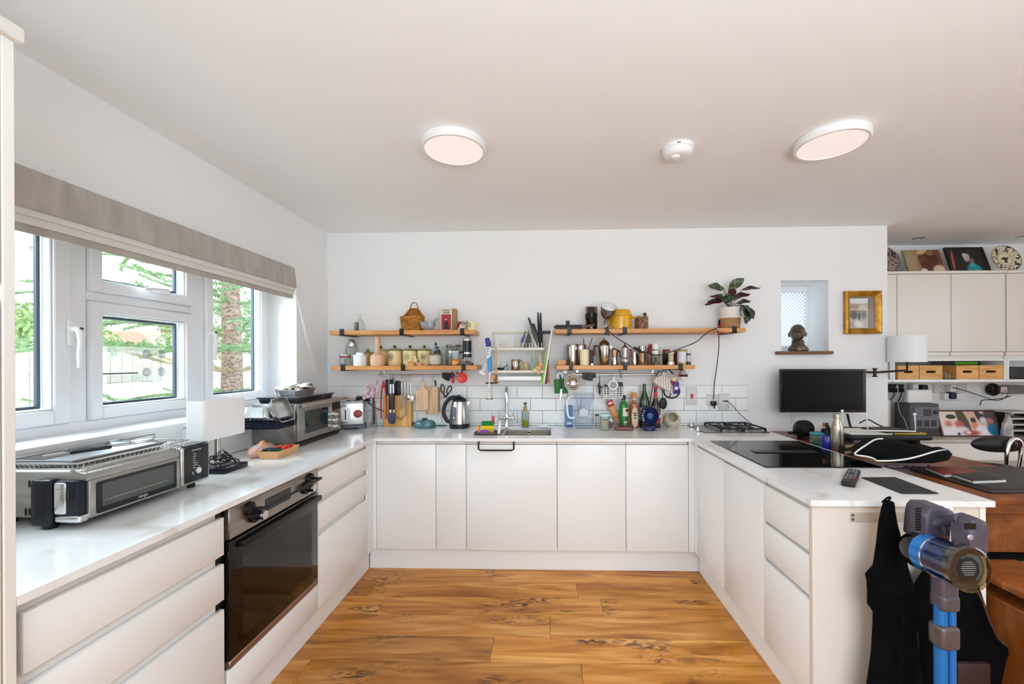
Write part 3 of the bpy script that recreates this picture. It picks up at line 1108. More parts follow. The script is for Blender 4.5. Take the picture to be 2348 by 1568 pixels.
# bird feeder of clear acrylic stuck on the outside of the window
bf0,bf1 = at_x(222,880,XP-0.10),at_x(352,875,XP-0.10)
bf = thing('window_bird_feeder','clear acrylic bird feeder stuck to the outside of the middle pane','bird feeder',(XP-0.04,0,0))
ACR = glassy('clear_acrylic','#f8fafa',0.14)
yA,yB2 = bf0.y,bf1.y
zA = bf0.z
obj('back_panel',MB().rbox(-0.012,-0.009,yA,yB2,zA,zA+0.17,0.001,1),ACR,bf)
obj('tray',MB().box(-0.075,-0.009,yA,yB2,zA,zA+0.003).box(-0.078,-0.075,yA,yB2,zA,zA+0.035).box(-0.075,-0.009,yA,yA+0.003,zA,zA+0.035).box(-0.075,-0.009,yB2-0.003,yB2,zA,zA+0.035),ACR,bf)
obj('roof',MB().prism([(-0.009,zA+0.172),(-0.095,zA+0.14),(-0.095,zA+0.143),(-0.009,zA+0.175)],yA-0.01,yB2+0.01,'y'),ACR,bf)
obj('perch',MB().cyl((-0.075,yA+0.01,zA+0.045),(-0.075,yB2-0.07,zA+0.045),0.004,8),M('#4d5a55',0.6),bf)
for yy,zz in ((yB2-0.10,zA+0.14),(yB2-0.02,zA+0.14),(yB2-0.10,zA+0.05),(yB2-0.02,zA+0.05)):
 obj('suction_cup',MB().lathe([(0,-0.004),(0.006,-0.004),(0.008,0.004),(0.022,0.010),(0.023,0.0115),(0.0,0.006)],24,mx=Matrix.Translation((-0.008,yy,zz)) @ Matrix.Rotation(pi/2,4,'Y')),glassy('suction_plastic','#e3e8ea',0.5),bf)

# ================================================================== ON THE WINDOW WORKTOP
def part_print(parent,x0,x1,z0,z1,y,mat,name='print'):
 return obj(name,MB().box(x0,x1,y-0.0004,y,z0,z1),mat,parent)

# --- flip-up toaster oven, front towards the room (+X), its end towards the camera
fy0,fy1,fx = 1.235,1.70,-1.42
ZB,ZT_ = 0.928,1.082
ov1 = thing('countertop_oven','wide low silver countertop oven with dark glass door near the tall cupboard','oven',(fx,fy0,WT))
SIL = noisy('satin_silver',[(0.3,'#a3a09b'),(0.7,'#c5c2bd')],(1,1,8),5,4,0.3,0.85)
b0,b1 = ZB - WT,ZT_ - WT
D = fy1 - fy0
obj('body',MB().rbox(-0.325,-0.012,0.004,D-0.002,b0,b1,0.016,3),SIL,ov1)
yc_ = at_x(412,1080,fx).y - fy0
obj('front_rail',MB().prism([(-0.05,b1-0.002),(0.0,b1-0.012),(0.006,b1-0.022),(0.002,b1-0.034),(-0.02,b1-0.03)],0.0,yc_-0.006,'y',0.0),SIL,ov1)
df = obj('door_frame',MB().rbox(-0.012,0.006,0.008,yc_-0.004,b0+0.002,b1-0.034,0.004,2),M('#b9b6b1',0.3,0.9),ov1)
obj('door_glass',MB().prism(rounded(0.026,yc_-0.022,b0+0.010,b1-0.044,0.006),0.0055,0.0085,'x'),M('#0d0e14',0.06),df)
obj('oven_window',MB().prism(rounded(0.042,yc_-0.036,b0+0.028,b1-0.054,0.005),0.0084,0.009,'x'),M('#4d514d',0.1),df)
obj('crumb_line',MB().box(0.0088,0.0092,0.05,yc_-0.06,b0+0.045,b0+0.048),M('#8e8d80',0.4),df)
text('NINJA',0.0125,df,(0.0094,(yc_)/2+0.01,b0+0.019),(pi/2,0,pi/2),M('#c9ccd2',0.4))
WARN = M('#1e2021',0.5)
m = MB().tube([(0.0094,0.052,b0+0.034),(0.0094,0.078,b0+0.034),(0.0094,0.065,b0+0.055)],0.0009,4,closed=True)
obj('warning_triangle',m,WARN,df)
cpn = obj('control_panel',MB().rbox(-0.30,0.008,yc_+0.002,D+0.004,b0-0.002,b1+0.002,0.014,3),SIL,ov1)
cw = D - yc_
obj('control_glass',MB().prism(rounded(yc_+0.012,D-0.010,b0+0.010,b1-0.004,0.004),0.0075,0.0095,'x').prism(rounded(yc_+0.012,D-0.010,-0.05,0.0085,0.003),b1+0.0015,b1+0.003,'z',mx=Matrix(((0,1,0,0),(1,0,0,0),(0,0,1,0),(0,0,0,1)))),M('#0c0d13',0.12),cpn)
LT = M('#d9dadd',0.5)
my = yc_ + cw/2
text('CRISP CONTROL',0.0075,cpn,(0.0098,my,b1-0.02),(pi/2,0,pi/2),LT,sx=0.8)
m = MB()
for k in range(7):
 m.box(0.0096,0.0099,my-0.017,my-0.017+(0.013,0.014,0.011,0.012,0.02,0.022,0.012)[k],b1-0.036-k*0.009,b1-0.034-k*0.009)
m.box(0.0096,0.0099,my+0.006,my+0.016,b1-0.088,b1-0.086).box(0.0096,0.0099,my-0.022,my-0.014,b1-0.108,b1-0.106).box(0.0096,0.0099,my-0.022,my-0.013,b1-0.114,b1-0.112)
o = obj('printed_legend',m,LT,cpn)
kb = obj('dial',MB().lathe([(0,0),(0.0125,0),(0.0125,0.006),(0.009,0.007),(0.009,0.004),(0,0.004)],24,mx=Matrix.Translation((0.009,my+0.006,b1-0.104)) @ Matrix.Rotation(pi/2,4,'Y')),M('#e5e5e8',0.25,0.6),cpn)
for i in range(2):
 for j in range(2):
  obj('button',MB().rbox(0.009,0.0105,my-0.021+j*0.022,my-0.002+j*0.022,b0+0.014+i*0.013,b0+0.025+i*0.013,0.002,1),M('#2a2c33',0.35),cpn)
# black side housing with chrome grip, towards the camera
obj('side_frame',MB().prism(rounded(-0.148,-0.082,b0-0.012,b1-0.026,0.012),-0.022,0.006,'y',0.004),M('#10131f',0.3),ov1)
obj('side_grip',MB().prism(rounded(-0.082,-0.006,b0+0.006,b1-0.03,0.008),-0.014,0.006,'y',0.003),M('#0d1020',0.3),ov1)
obj('side_slot',MB().prism(rounded(-0.131,-0.104,b0+0.012,b1-0.038,0.008),-0.0225,-0.02,'y'),M('#05060a',0.4),ov1)
obj('chrome_plate',MB().prism(rounded(-0.077,-0.040,b0+0.024,b1-0.034,0.006),-0.020,-0.012,'y',0.003),CHROME,ov1)
obj('chrome_foot',MB().rbox(-0.08,0.002,-0.018,0.012,b0-0.004,b0+0.018,0.007,3),CHROME,ov1)
obj('hinge_foot',MB().lathe([(0,0),(0.015,0),(0.018,0.008),(0.016,0.03),(0,0.03)],20,c=(-0.105,-0.004,0)),BLACK,ov1)
for x_,y_ in ((-0.29,0.04),(-0.29,D-0.05),(-0.03,D-0.05)):
 obj('foot',MB().lathe([(0,0),(0.013,0),(0.015,0.024),(0,0.024)],16,c=(x_,y_,0)),RUBBER,ov1)
for zz,n in ((b1-0.055,3),(b0+0.012,4)):
 m = MB()
 for k in range(n):
  m.prism(rounded(-0.158-k*0.012-0.004,-0.158-k*0.012+0.003,zz,zz+0.022,0.003),0.0032,0.0042,'y')
 obj('vent',m,BLACK,ov1)
obj('warning_label',MB().prism([(-0.172,b0+0.048),(-0.15,b0+0.048),(-0.161,b0+0.066)],0.003,0.0039,'y'),WARN,ov1)

# wire crisper basket and baking tray on the oven, tongs on them
t = thing('wire_basket_tray','rectangular wire mesh cooking basket lying on the silver oven','tray',(-1.575,1.42,ZT_+0.001))
hx,hy = 0.135,0.185
m = MB()
for s_ in (0.002,0.022):
 k = 1 + s_*3
 m.tube([(-hx*k,-hy*k,s_),(hx*k,-hy*k,s_),(hx*k,hy*k,s_),(-hx*k,hy*k,s_)],0.003,6,closed=True)
obj('rim',m,CHROME,t)
m = MB()
for i in range(25):
 a = -hy + 2*hy*i/24
 m.box(-hx,hx,a-0.0007,a+0.0007,0.0005,0.0018)
for i in range(19):
 a = -hx + 2*hx*i/18
 m.box(a-0.0007,a+0.0007,-hy,hy,0.0012,0.0026)
for sx in (-1,1):
 for i in range(25):
  a = -hy + 2*hy*i/24
  m.tube([(sx*hx,a,0.001),(sx*hx*1.066,a*1.06,0.022)],0.0008,4)
 for i in range(19):
  a = -hx + 2*hx*i/18
  m.tube([(a,sx*hy,0.001),(a*1.06,sx*hy*1.066,0.022)],0.0008,4)
o = obj('mesh',m,STEEL,t)
o['kind'] = 'stuff'
t = thing('baking_tray','shallow grey metal baking tray lying in the wire mesh basket','tray',(-1.60,1.415,ZT_+0.004))
ALU = M('#a4a7aa',0.35,0.9)
hx,hy = 0.105,0.15
m = MB()
m.add([(-hx,-hy,0),(hx,-hy,0),(hx,hy,0),(-hx,hy,0),(-hx-0.008,-hy-0.008,0.018),(hx+0.008,-hy-0.008,0.018),(hx+0.008,hy+0.008,0.018),(-hx-0.008,hy+0.008,0.018)],
 [(0,1,2,3),(0,4,5,1),(1,5,6,2),(2,6,7,3),(3,7,4,0)])
obj('pan',m,ALU,t)
obj('rim',MB().tube([(-hx-0.01,-hy-0.01,0.018),(hx+0.01,-hy-0.01,0.018),(hx+0.01,hy+0.01,0.018),(-hx-0.01,hy+0.01,0.018)],0.004,6,closed=True),ALU,t)
# tongs
tp = at_z(270,1010,ZT_+0.035)
t = thing('kitchen_tongs','steel scalloped tongs with black grip lying across the tray','tongs',(-1.575,1.41,ZT_+0.030),1.18)
for s_ in (-1,1):
 obj('arm',MB().tube(smooth_path([(-0.13,0.002*s_,0.0),(-0.03,0.013*s_,0.003),(0.06,0.018*s_,0.003),(0.10,0.020*s_,0.002)],4),0.005,6,flat=0.5),STEEL,t)
 obj('grip',MB().rbox(-0.075,0.03,0.016*s_-0.008,0.016*s_+0.006,-0.004,0.009,0.004,2),M('#11131b',0.45),t)
 m = MB()
 pts = []
 for k in range(9):
  a = -0.6 + k*0.28
  pts.append((0.10+0.035*sin(max(0,a+0.6)/2.2*pi)+0.01*k,0.016*s_+0.02*cos(k*0.75)*0.5))
 m.rbox(0.095,0.155,0.004*s_-0.022,0.004*s_+0.022,0.0,0.006+0.004*(s_ > 0),0.003,2)
 for k in range(5):
  m.ball((0.157,0.004*s_-0.018+k*0.009,0.004),0.006,0.0045,0.004,8,5)
 obj('head',m,STEEL,t)

# --- table lamp with oblong white shade, leads coiled on its base
lx,ly = -1.545,1.905
t = thing('table_lamp','table lamp with oblong white fabric shade and black square base beside the silver oven','lamp',(lx,ly,WT))
obj('base',MB().rbox(-0.055,0.085,-0.065,0.085,0,0.024,0.003,2),M('#10131c',0.25),t)
obj('pole',MB().lathe([(0,0.024),(0.013,0.024),(0.013,0.30),(0,0.30)],20),STEEL,t)
SH = noisy('white_linen_shade',[(0.3,'#ebeae9'),(0.7,'#f2f1f0')],(1,1,3),90,2,0.9)
shz0,shz1 = 0.160,0.338
m = MB()
po = rounded(-0.045,0.045,-0.125,0.125,0.012,4)
pi_ = rounded(-0.043,0.043,-0.123,0.123,0.010,4)
n = len(po)
vs = [(a,b,shz0) for a,b in po] + [(a,b,shz1) for a,b in po] + [(a,b,shz0) for a,b in pi_] + [(a,b,shz1) for a,b in pi_]
fs = []
for i in range(n):
 j = (i+1) % n
 fs += [(i,j,n+j,n+i),(2*n+j,2*n+i,3*n+i,3*n+j),(n+i,n+j,3*n+j,3*n+i),(j,i,2*n+i,2*n+j)]
m.add(vs,fs)
obj('lamp_shade',m,SH,t)
obj('shade_carrier',MB().cyl((-0.043,0,0.295),(0.043,0,0.295),0.002,6).cyl((0,-0.123,0.295),(0,0.123,0.295),0.002,6),STEEL,t)
rr = random.Random(5)
pts = []
for k in range(38):
 a = k*0.9
 r_ = 0.032 + 0.016*sin(k*1.7)
 pts.append((r_*cos(a)+0.012,r_*sin(a),0.030+0.035*(0.5+0.5*sin(k*0.73))+0.0007*k))
pts += [(0.03,0.07,0.03),(0.0,0.13,0.0045),(-0.05,0.2,0.0045),(-0.12,0.24,0.0045)]
tag(obj('power_lead',MB().tube(smooth_path(pts,5),0.0033,6),M('#131419',0.5),None,(lx,ly,WT)),'black power lead coiled on the foot of the shaded table lamp','cable')

# --- bag of fruit and punnet of tomatoes
fb = thing('fruit_bag','pink plastic bag of orange fruit on the worktop behind the punnet','bag',(-1.545,2.215,WT))
m = MB()
vs,fs = [],[]
rr = random.Random(9)
prof = [(0.0,0.0),(0.75,0.0),(1.0,0.18),(1.02,0.45),(0.85,0.75),(0.5,1.0),(0.18,1.12),(0.12,1.3),(0.0,1.28)]
m.lathe([(a*0.062,b*0.062) for a,b in prof],22,sy=1.35)
m.v = [(x+0.004*rr.uniform(-1,1),y+0.004*rr.uniform(-1,1),max(0,z+0.003*rr.uniform(-1,1)) if z > 0.001 else z) for x,y,z in m.v]
obj('bag',m,M('#f3cfc0',0.25,alpha=0.42),fb)
for k,(a,b,c_,r_) in enumerate(((-0.022,-0.04,0.027,0.026),(0.026,-0.03,0.026,0.025),(0.0,0.02,0.027,0.026),(-0.02,0.05,0.024,0.022),(0.028,0.045,0.023,0.021),(0.004,-0.004,0.06,0.02))):
 obj('fruit',MB().ball((a,b,c_),r_,r_,r_*0.95,14,9),M('#e08a50',0.5),fb)
px0,px1,py0,py1 = -1.505,-1.405,2.125,2.315
t = thing('card_punnet','tan card punnet holding tomatoes and dark vegetables','tray',((px0+px1)/2,(py0+py1)/2,WT))
hx,hy,hz,fl = 0.045,0.085,0.042,0.012
CARD = M('#d3a774',0.8)
m = MB()
o4 = [(-1,-1),(1,-1),(1,1),(-1,1)]
vs = [(a*hx,b*hy,0.001) for a,b in o4] + [(a*(hx+fl),b*(hy+fl),hz) for a,b in o4] + [(a*(hx-0.0015),b*(hy-0.0015),0.0025) for a,b in o4] + [(a*(hx+fl-0.0015),b*(hy+fl-0.0015),hz) for a,b in o4]
fs = [(3,2,1,0),(8,9,10,11)]
for i in range(4):
 j = (i+1) % 4
 fs += [(i,j,4+j,4+i),(8+j,8+i,12+i,12+j),(4+i,4+j,12+j,12+i)]
m.add(vs,fs)
obj('tray',m,CARD,t,sm=0)
rr = random.Random(2)
TOM = M('#d8301f',0.15)
n = 0
tmesh2 = None
spots = [(-0.03,0.0),(0.0,0.0),(0.03,0.005),(-0.028,0.03),(0.003,0.03),(0.032,0.034),(-0.03,0.06),(0.0,0.06),(0.03,0.064),(0.028,-0.025),(-0.015,0.015),(0.016,0.02),(-0.012,0.046),(0.018,0.05),(0.0,0.035),(0.012,0.074)]
words_ = ('corner','edge','middle')
for k,(a,b) in enumerate(spots):
 zz = 0.017 if k < 10 else 0.037
 loc = ((px0+px1)/2+a,(py0+py1)/2+b,WT+zz)
 if tmesh2 is None:
  r0 = thing('tomato','small red tomato lying in the card punnet','tomato',loc,group='tomatoes in the card punnet')
  obj('fruit',MB().ball((0,0,0),0.0145,0.0145,0.0135,14,9),TOM,r0)
  m = MB()
  for q in range(5):
   an = q*2*pi/5
   m.add([(0.001,0,0.0135),(0.007*cos(an+0.3),0.007*sin(an+0.3),0.0132),(0.011*cos(an),0.011*sin(an),0.0125),(0.007*cos(an-0.3),0.007*sin(an-0.3),0.0132)],[(0,1,2,3)])
  obj('calyx',m,M('#3d5a2a',0.6),r0,sm=0)
  tmesh2 = r0
 else:
  r_ = dup(tmesh2,loc,rr.uniform(0,6))
  r_.rotation_euler = (rr.uniform(-0.6,0.6),rr.uniform(-0.6,0.6),rr.uniform(0,6))
DARKG = M('#20302a',0.3)
for k,(a,b,ry_,lab) in enumerate(((-0.028,-0.045,0.35,'dark green courgette in the punnet, next to the bag'),(0.012,-0.058,0.9,'dark green courgette in the punnet, next to the tomatoes'))):
 m = MB().tube(smooth_path([(-0.03,0,0),(-0.012,0,0.004),(0.014,0,0.004),(0.032,0,0)],3),[0.008]+[0.015]*8+[0.007],12)
 c_ = thing('courgette',lab,'vegetable',((px0+px1)/2+a,(py0+py1)/2+b,WT+0.034),ry_)
 obj('body',m,DARKG,c_)
 obj('stalk',MB().cyl((0.03,0,0),(0.043,0,0.003),0.005,8),M('#5d6b45',0.7),c_)

# --- taller steel toaster oven with three knobs
x1,y0,y1 = -1.482,2.42,2.94
z0,z1 = 0.022,0.262
t = thing('toaster_oven','boxy stainless toaster oven with glass door and three knobs near the corner','oven',(x1,y0,WT))
W_ = y1 - y0
ST2 = noisy('toaster_oven_steel',[(0.3,'#9b9894'),(0.7,'#bdbab6')],(1,30,1),4,3,0.28,0.9)
obj('body',MB().rbox(-0.272,-0.012,0,W_,z0,z1,0.008,2),ST2,t)
obj('base',MB().rbox(-0.262,0.004,0.01,W_-0.01,0.006,z0+0.004,0.003,1),BLACK,t)
for a,b in ((-0.24,0.03),(-0.24,W_-0.03),(-0.02,0.03),(-0.02,W_-0.03)):
 obj('foot',MB().cyl((a,b,0),(a,b,0.01),0.014,12),RUBBER,t)
yd = at_x(757,960,x1).y - y0
d_ = obj('door',MB().rbox(-0.014,0.008,0.004,yd,z0+0.012,z1-0.004,0.004,2),ST2,t)
obj('oven_window',MB().prism(rounded(0.075,yd-0.05,z0+0.05,z1-0.052,0.006),0.0075,0.0095,'x'),M('#15313c',0.05),d_)
obj('window_rim',MB().tube([(0.0085,0.072,z0+0.047),(0.0085,yd-0.047,z0+0.047),(0.0085,yd-0.047,z1-0.049),(0.0085,0.072,z1-0.049)],0.003,6,closed=True),STEEL,d_)
obj('handle',MB().tube([(0.045,-0.002,z1-0.012),(0.045,W_+0.005,z1-0.012)],0.0125,14),M('#c9c3ba',0.3,0.9),d_)
for a in (0.09,W_-0.10):
 obj('handle_stay',MB().cyl((0.006,a,z1-0.014),(0.045,a,z1-0.012),0.009,10),STEEL,d_)
cp2 = obj('control_panel',MB().rbox(-0.014,0.008,yd+0.003,W_,z0+0.012,z1-0.004,0.003,1),ST2,t)
obj('display',MB().rbox(0.008,0.0095,yd+0.012,W_-0.01,z1-0.085,z1-0.03,0.0006,1),M('#1a1b1e',0.15),cp2)
for k in range(3):
 kn = obj('knob',MB().lathe([(0,0),(0.022,0),(0.022,0.004),(0.017,0.007),(0.016,0.024),(0,0.026)],24,mx=Matrix.Translation((0.008,(yd+W_)/2,z1-0.115-k*0.044)) @ Matrix.Rotation(pi/2,4,'Y')),CHROME,t)

# perforated side basket hooked on the oven, foil trays in it
bx0,bx1,by0,by1 = -1.745,-1.49,2.255,2.412
bz0,bz1 = 1.042,1.090
t = thing('hanging_side_basket','navy perforated basket hooked on the side of the steel toaster oven','basket',((bx0+bx1)/2,(by0+by1)/2,bz0))
NAVY = M('#161c33',0.4)
hx,hy,h = (bx1-bx0)/2,(by1-by0)/2,bz1 - bz0
m = MB().box(-hx,hx,-hy,hy,0,0.002)
m.box(-hx,hx,-hy,-hy+0.002,h-0.008,h).box(-hx,hx,hy-0.002,hy,0,h+0.03).box(-hx,-hx+0.002,-hy,hy,h-0.008,h).box(hx-0.002,hx,-hy,hy,h-0.008,h+0.012)
obj('basket',m,NAVY,t)
m = MB()
nx = 24
for k in range(nx+1):
 x = -hx + 2*hx*k/nx
 m.box(x-0.0028,x+0.0028,-hy,-hy+0.002,0,h)
for k in range(4):
 z = 0.004 + k*0.0115
 m.box(-hx,hx,-hy,-hy+0.002,z-0.003,z+0.003)
for k in range(15):
 y = -hy + 2*hy*k/14
 m.box(hx-0.002,hx,y-0.0028,y+0.0028,0,h)
for k in range(4):
 z = 0.004 + k*0.0115
 m.box(hx-0.002,hx,-hy,hy,z-0.003,z+0.003)
o = obj('lattice',m,NAVY,t)
o['kind'] = 'stuff'
for x in (-0.07,0.07):
 obj('hook',MB().box(x-0.008,x+0.008,hy-0.002,hy+0.0065,h*0.4,h+0.03),NAVY,t)
FOIL = noisy('aluminium_foil',[(0.3,'#aaa9a8'),(0.7,'#d6d5d3')],(1,1,1),9,5,0.22,0.9,bump=1.0)

def foil_tray(name,label,loc,hx,hy,h,rot=(0,0,0),seed=1):
 rr = random.Random(seed)
 m = MB()
 n = 56
 vs,fs = [],[]
 for ring_,(s_,z) in enumerate(((0.84,0.0),(0.90,h*0.5),(0.97,h),(1.05,h+0.001),(1.05,h-0.003))):
  for k in range(n):
   a = 2*pi*k/n
   c_,q = cos(a),sin(a)
   e = 0.3
   x = hx*s_*math.copysign(abs(c_) ** e,c_)
   y = hy*s_*math.copysign(abs(q) ** e,q)
   w = (0.985 if k % 2 else 1.01) if ring_ in (1,2) else 1
   vs.append((x*w,y*w,z+rr.uniform(-0.001,0.001)*(ring_ > 0)))
 for r_ in range(4):
  for k in range(n):
   j = (k+1) % n
   fs.append((r_*n+k,r_*n+j,(r_+1)*n+j,(r_+1)*n+k))
 fs.append(tuple(reversed(range(n))))
 m.add(vs,fs)
 return tag(obj(name,m,FOIL,None,loc,rot,sm=25),label,'tray')

foil_tray('foil_tray','crumpled foil tray lying upside down in the navy side basket',(-1.64,2.335,1.148),0.085,0.062,0.06,(pi-0.25,0.0,0.1),2)
foil_tray('foil_tray','foil tray leaning upright in the navy side basket beside the upturned one',(-1.54,2.335,1.128),0.07,0.055,0.045,(0.2,1.15,0.0),3)
zz = WT + z1
t = thing('roasting_tray','black enamel roasting tray lying on top of the steel toaster oven','tray',(-1.618,2.665,zz+0.001))
ENA = M('#0f1320',0.15)
hx,hy = 0.115,0.20
m = MB()
vs = [(-hx,-hy,0),(hx,-hy,0),(hx,hy,0),(-hx,hy,0),(-hx-0.008,-hy-0.008,0.03),(hx+0.008,-hy-0.008,0.03),(hx+0.008,hy+0.008,0.03),(-hx-0.008,hy+0.008,0.03)]
m.add(vs,[(3,2,1,0),(0,1,5,4),(1,2,6,5),(2,3,7,6),(3,0,4,7)])
obj('pan',m,ENA,t)
obj('rim',MB().tube([(-hx-0.012,-hy-0.012,0.03),(hx+0.012,-hy-0.012,0.03),(hx+0.012,hy+0.012,0.03),(-hx-0.012,hy+0.012,0.03)],0.004,6,closed=True),M('#2b2f3a',0.2),t)
obj('inner_rack',MB().box(-hx-0.004,hx+0.004,-hy-0.004,hy+0.004,0.031,0.034),M('#8e9197',0.3,0.8),t)
foil_tray('foil_tray','foil tray on the black roasting tray holding folded oven cloths',(-1.63,2.66,zz+0.036),0.085,0.12,0.038,(0,0,0.06),4)

def cloth(name,label,loc,hx,hy,seed,mat,rz=0,thick=0.01,amp=0.007,cat='cloth'):
 rr = random.Random(seed)
 m = MB()
 nx,ny = 14,16
 a_,b_,c_ = rr.uniform(0,6),rr.uniform(0,6),rr.uniform(0,6)

 def hgt(i,j):
  return amp*(sin(i*0.6+a_)*0.7+sin(j*0.45+b_)*0.7+sin((i+j)*0.8+c_)*0.4)
 vs,fs = [],[]
 for lay in (0,1):
  for i in range(nx+1):
   for j in range(ny+1):
    x = hx*(2*i/nx-1)
    y = hy*(2*j/ny-1)
    edge = min(i,nx-i,j,ny-j)
    vs.append((x,y,amp*1.6+hgt(i,j)+(thick*min(1,edge/2) if lay else 0)))
 N_ = (nx+1)*(ny+1)
 for i in range(nx):
  for j in range(ny):
   q = i*(ny+1) + j
   fs.append((q,q+1,q+ny+2,q+ny+1))
   fs.append((N_+q,N_+q+ny+1,N_+q+ny+2,N_+q+1))
 m.add(vs,fs)
 return tag(obj(name,m,mat,None,loc,(0,0,rz),sm=180),label,cat)

cloth('oven_cloth','grey and cream folded oven glove on the foil tray, towards the corner',(-1.625,2.715,zz+0.070),0.065,0.07,4,noisy('grey_cloth',[(0.42,'#3d464b'),(0.5,'#aeb6b4'),(0.6,'#d8d2c2')],(1,1,1),14,3,0.9),0.2,0.02)
cloth('oven_cloth','tan and striped folded cloth on the foil tray, towards the lamp',(-1.635,2.59,zz+0.070),0.06,0.05,8,noisy('striped_cloth',[(0.35,'#b78f62'),(0.55,'#d9cfbb'),(0.75,'#6d6f6d')],(1,1,1),14,2,0.9),-0.2,0.014)

# --- two-slice toaster in the corner
tx0_,tx1_ = at_y(773,960,3.1).x,at_y(826,960,3.1).x
t = thing('toaster','steel toaster with red dial and white lever plate in the corner','toaster',((tx0_+tx1_)/2-0.006,3.175,WT),0.34)
hw = (tx1_-tx0_)/2
TS = M('#d4d2cf',0.25,0.75)
obj('body',MB().rbox(-hw,hw,-0.09,0.09,0.03,0.205,0.012,3),TS,t)
obj('base',MB().prism([(-hw-0.006,0),(-hw+0.03,0),(-hw+0.04,0.012),(hw-0.04,0.012),(hw-0.03,0),(hw+0.006,0),(hw+0.002,0.032),(-hw-0.002,0.032)],-0.094,0.094,'y'),M('#5b5f66',0.4),t)
tp_ = obj('top_plate',MB().rbox(-hw+0.006,hw-0.006,-0.084,0.084,0.2,0.212,0.005,2),M('#9d9ea0',0.3,0.8),t)
for a in (-0.03,0.03):
 obj('bread_slot',MB().box(a-0.013,a+0.013,-0.07,0.07,0.2115,0.2128),BLACK,tp_)
lp = obj('lever_plate',MB().prism(rounded(-hw+0.018,-hw+0.082,0.062,0.168,0.014),-0.097,-0.089,'y',0.003),M('#f0efed',0.25),t)
obj('lever_slot',MB().box(-hw+0.046,-hw+0.054,-0.0975,-0.0965,0.078,0.152),BLACK,lp)
obj('lever',MB().rbox(-hw+0.034,-hw+0.066,-0.112,-0.097,0.15,0.162,0.004,2),M('#dcdbd9',0.3,0.6),lp)
dl = obj('dial',MB().lathe([(0,0),(0.03,0),(0.03,0.006),(0.0255,0.008),(0.025,0.024),(0,0.026)],28,mx=Matrix.Translation((hw-0.042,-0.089,0.118)) @ Matrix.Rotation(pi/2,4,'X')),M('#8f1f26',0.3),t,label='dark red dial')
obj('dial_ring',MB().ring((hw-0.042,-0.092,0.118),0.0285,0.003,'y',28),CHROME,dl)
text('WOLF',0.016,t,(0.01,-0.0905,0.186),FRONT,M('#77787a',0.4))

# ================================================================== THE BACK WALL: SHELVES
YS = 3.062                                     # front edge of the shelves
YM = 3.17                                      # middle row on the shelves

def brackets(t,us,zs,th,flip,upright=True):
 for u,ub in us:
  a = at_y(u,760,YS)
  x = a.x
  m = MB().box(x-0.0155,x+0.0155,YS-0.005,YS,zs-th-0.006,zs+0.012)
  m.box(x-0.0155,x+0.0155,YS-0.005,YB-0.001,zs-th-0.006,zs-th-0.0005)
  m.box(x-0.0155,x+0.0155,YB-0.006,YB-0.0005,zs-th-0.006,zs+(0.085 if upright else 0.0))
  obj('bracket',m,BLACK,t,loc=(-t.location.x,-t.location.y,-t.location.z))

def shelf(label,u0,u1,v,us,upright):
 a,b = at_y(u0,v,YS),at_y(u1,v,YS)
 zs,th = (a.z+b.z)/2,0.031
 t = thing('wall_shelf',label,'shelf',((a.x+b.x)/2,YB,zs))
 hw = (b.x-a.x)/2
 obj('board',MB().rbox(-hw,hw,YS-YB+0.0005,-0.0065,-th,0,0.002,1),PINE,t)
 brackets(t,us,zs,th,False,upright)
 return zs

ZLU = shelf('upper pine shelf by the window wall with basket and mortar',755,1088,757,((784,0),(921,0),(1060,0)),True)
ZLL = shelf('lower pine shelf by the window wall with green-lidded canisters',758,1093,838.5,((786,0),(924,0),(1063,0)),False)
ZRU = shelf('long upper pine shelf with yellow pot and potted plant',1273,1710,753,((1306,0),(1433,0),(1684,0)),True)
ZRL = shelf('lower pine shelf with coffee pots and spice jars',1275,1594,837,((1309,0),(1433,0),(1560,0)),False)

def spot(u0,u1,vt,y,z0):
 a,b = at_y(u0,vt,y),at_y(u1,vt,y)
 return (a.x+b.x)/2,(b.x-a.x)/2,a.z - z0

def scaled(prof,R,h):
 return [(r*R,z*h) for r,z in prof]

def vessel(name,label,cat,u0,u1,vt,y,z0,parts,seg=24,group=None,rz=0.0):
 """a turned thing from outlines given as shares of its radius and height; parts: (name, outline, material[, label])"""
 x,R,h = spot(u0,u1,vt,y,z0)
 if len(parts) == 1:
  o = one(name,label,cat,MB().lathe(scaled(parts[0][1],R,h),seg),parts[0][2],(x,y,z0+0.0005),rz,group)
  return o,R,h
 t = thing(name,label,cat,(x,y,z0+0.0005),rz,group)
 for p in parts:
  obj(p[0],MB().lathe(scaled(p[1],R,h),seg),p[2],t,label=p[3] if len(p) > 3 else None)
 return t,R,h

# ---- upper left shelf
z = ZLU
vessel('glass_carafe','small round-bellied glass carafe on the upper shelf near the window','carafe',813,837,721,YM,z,
 [('body',[(0,0),(0.7,0),(0.95,0.12),(1,0.3),(0.85,0.52),(0.45,0.68),(0.22,0.76),(0.22,0.86),(0.36,0.93),(0.36,1),(0.3,1),(0.16,0.86),(0.16,0.76),(0.4,0.66),(0.8,0.5),(0.93,0.3),(0.6,0.03),(0,0.03)],GLASS)])
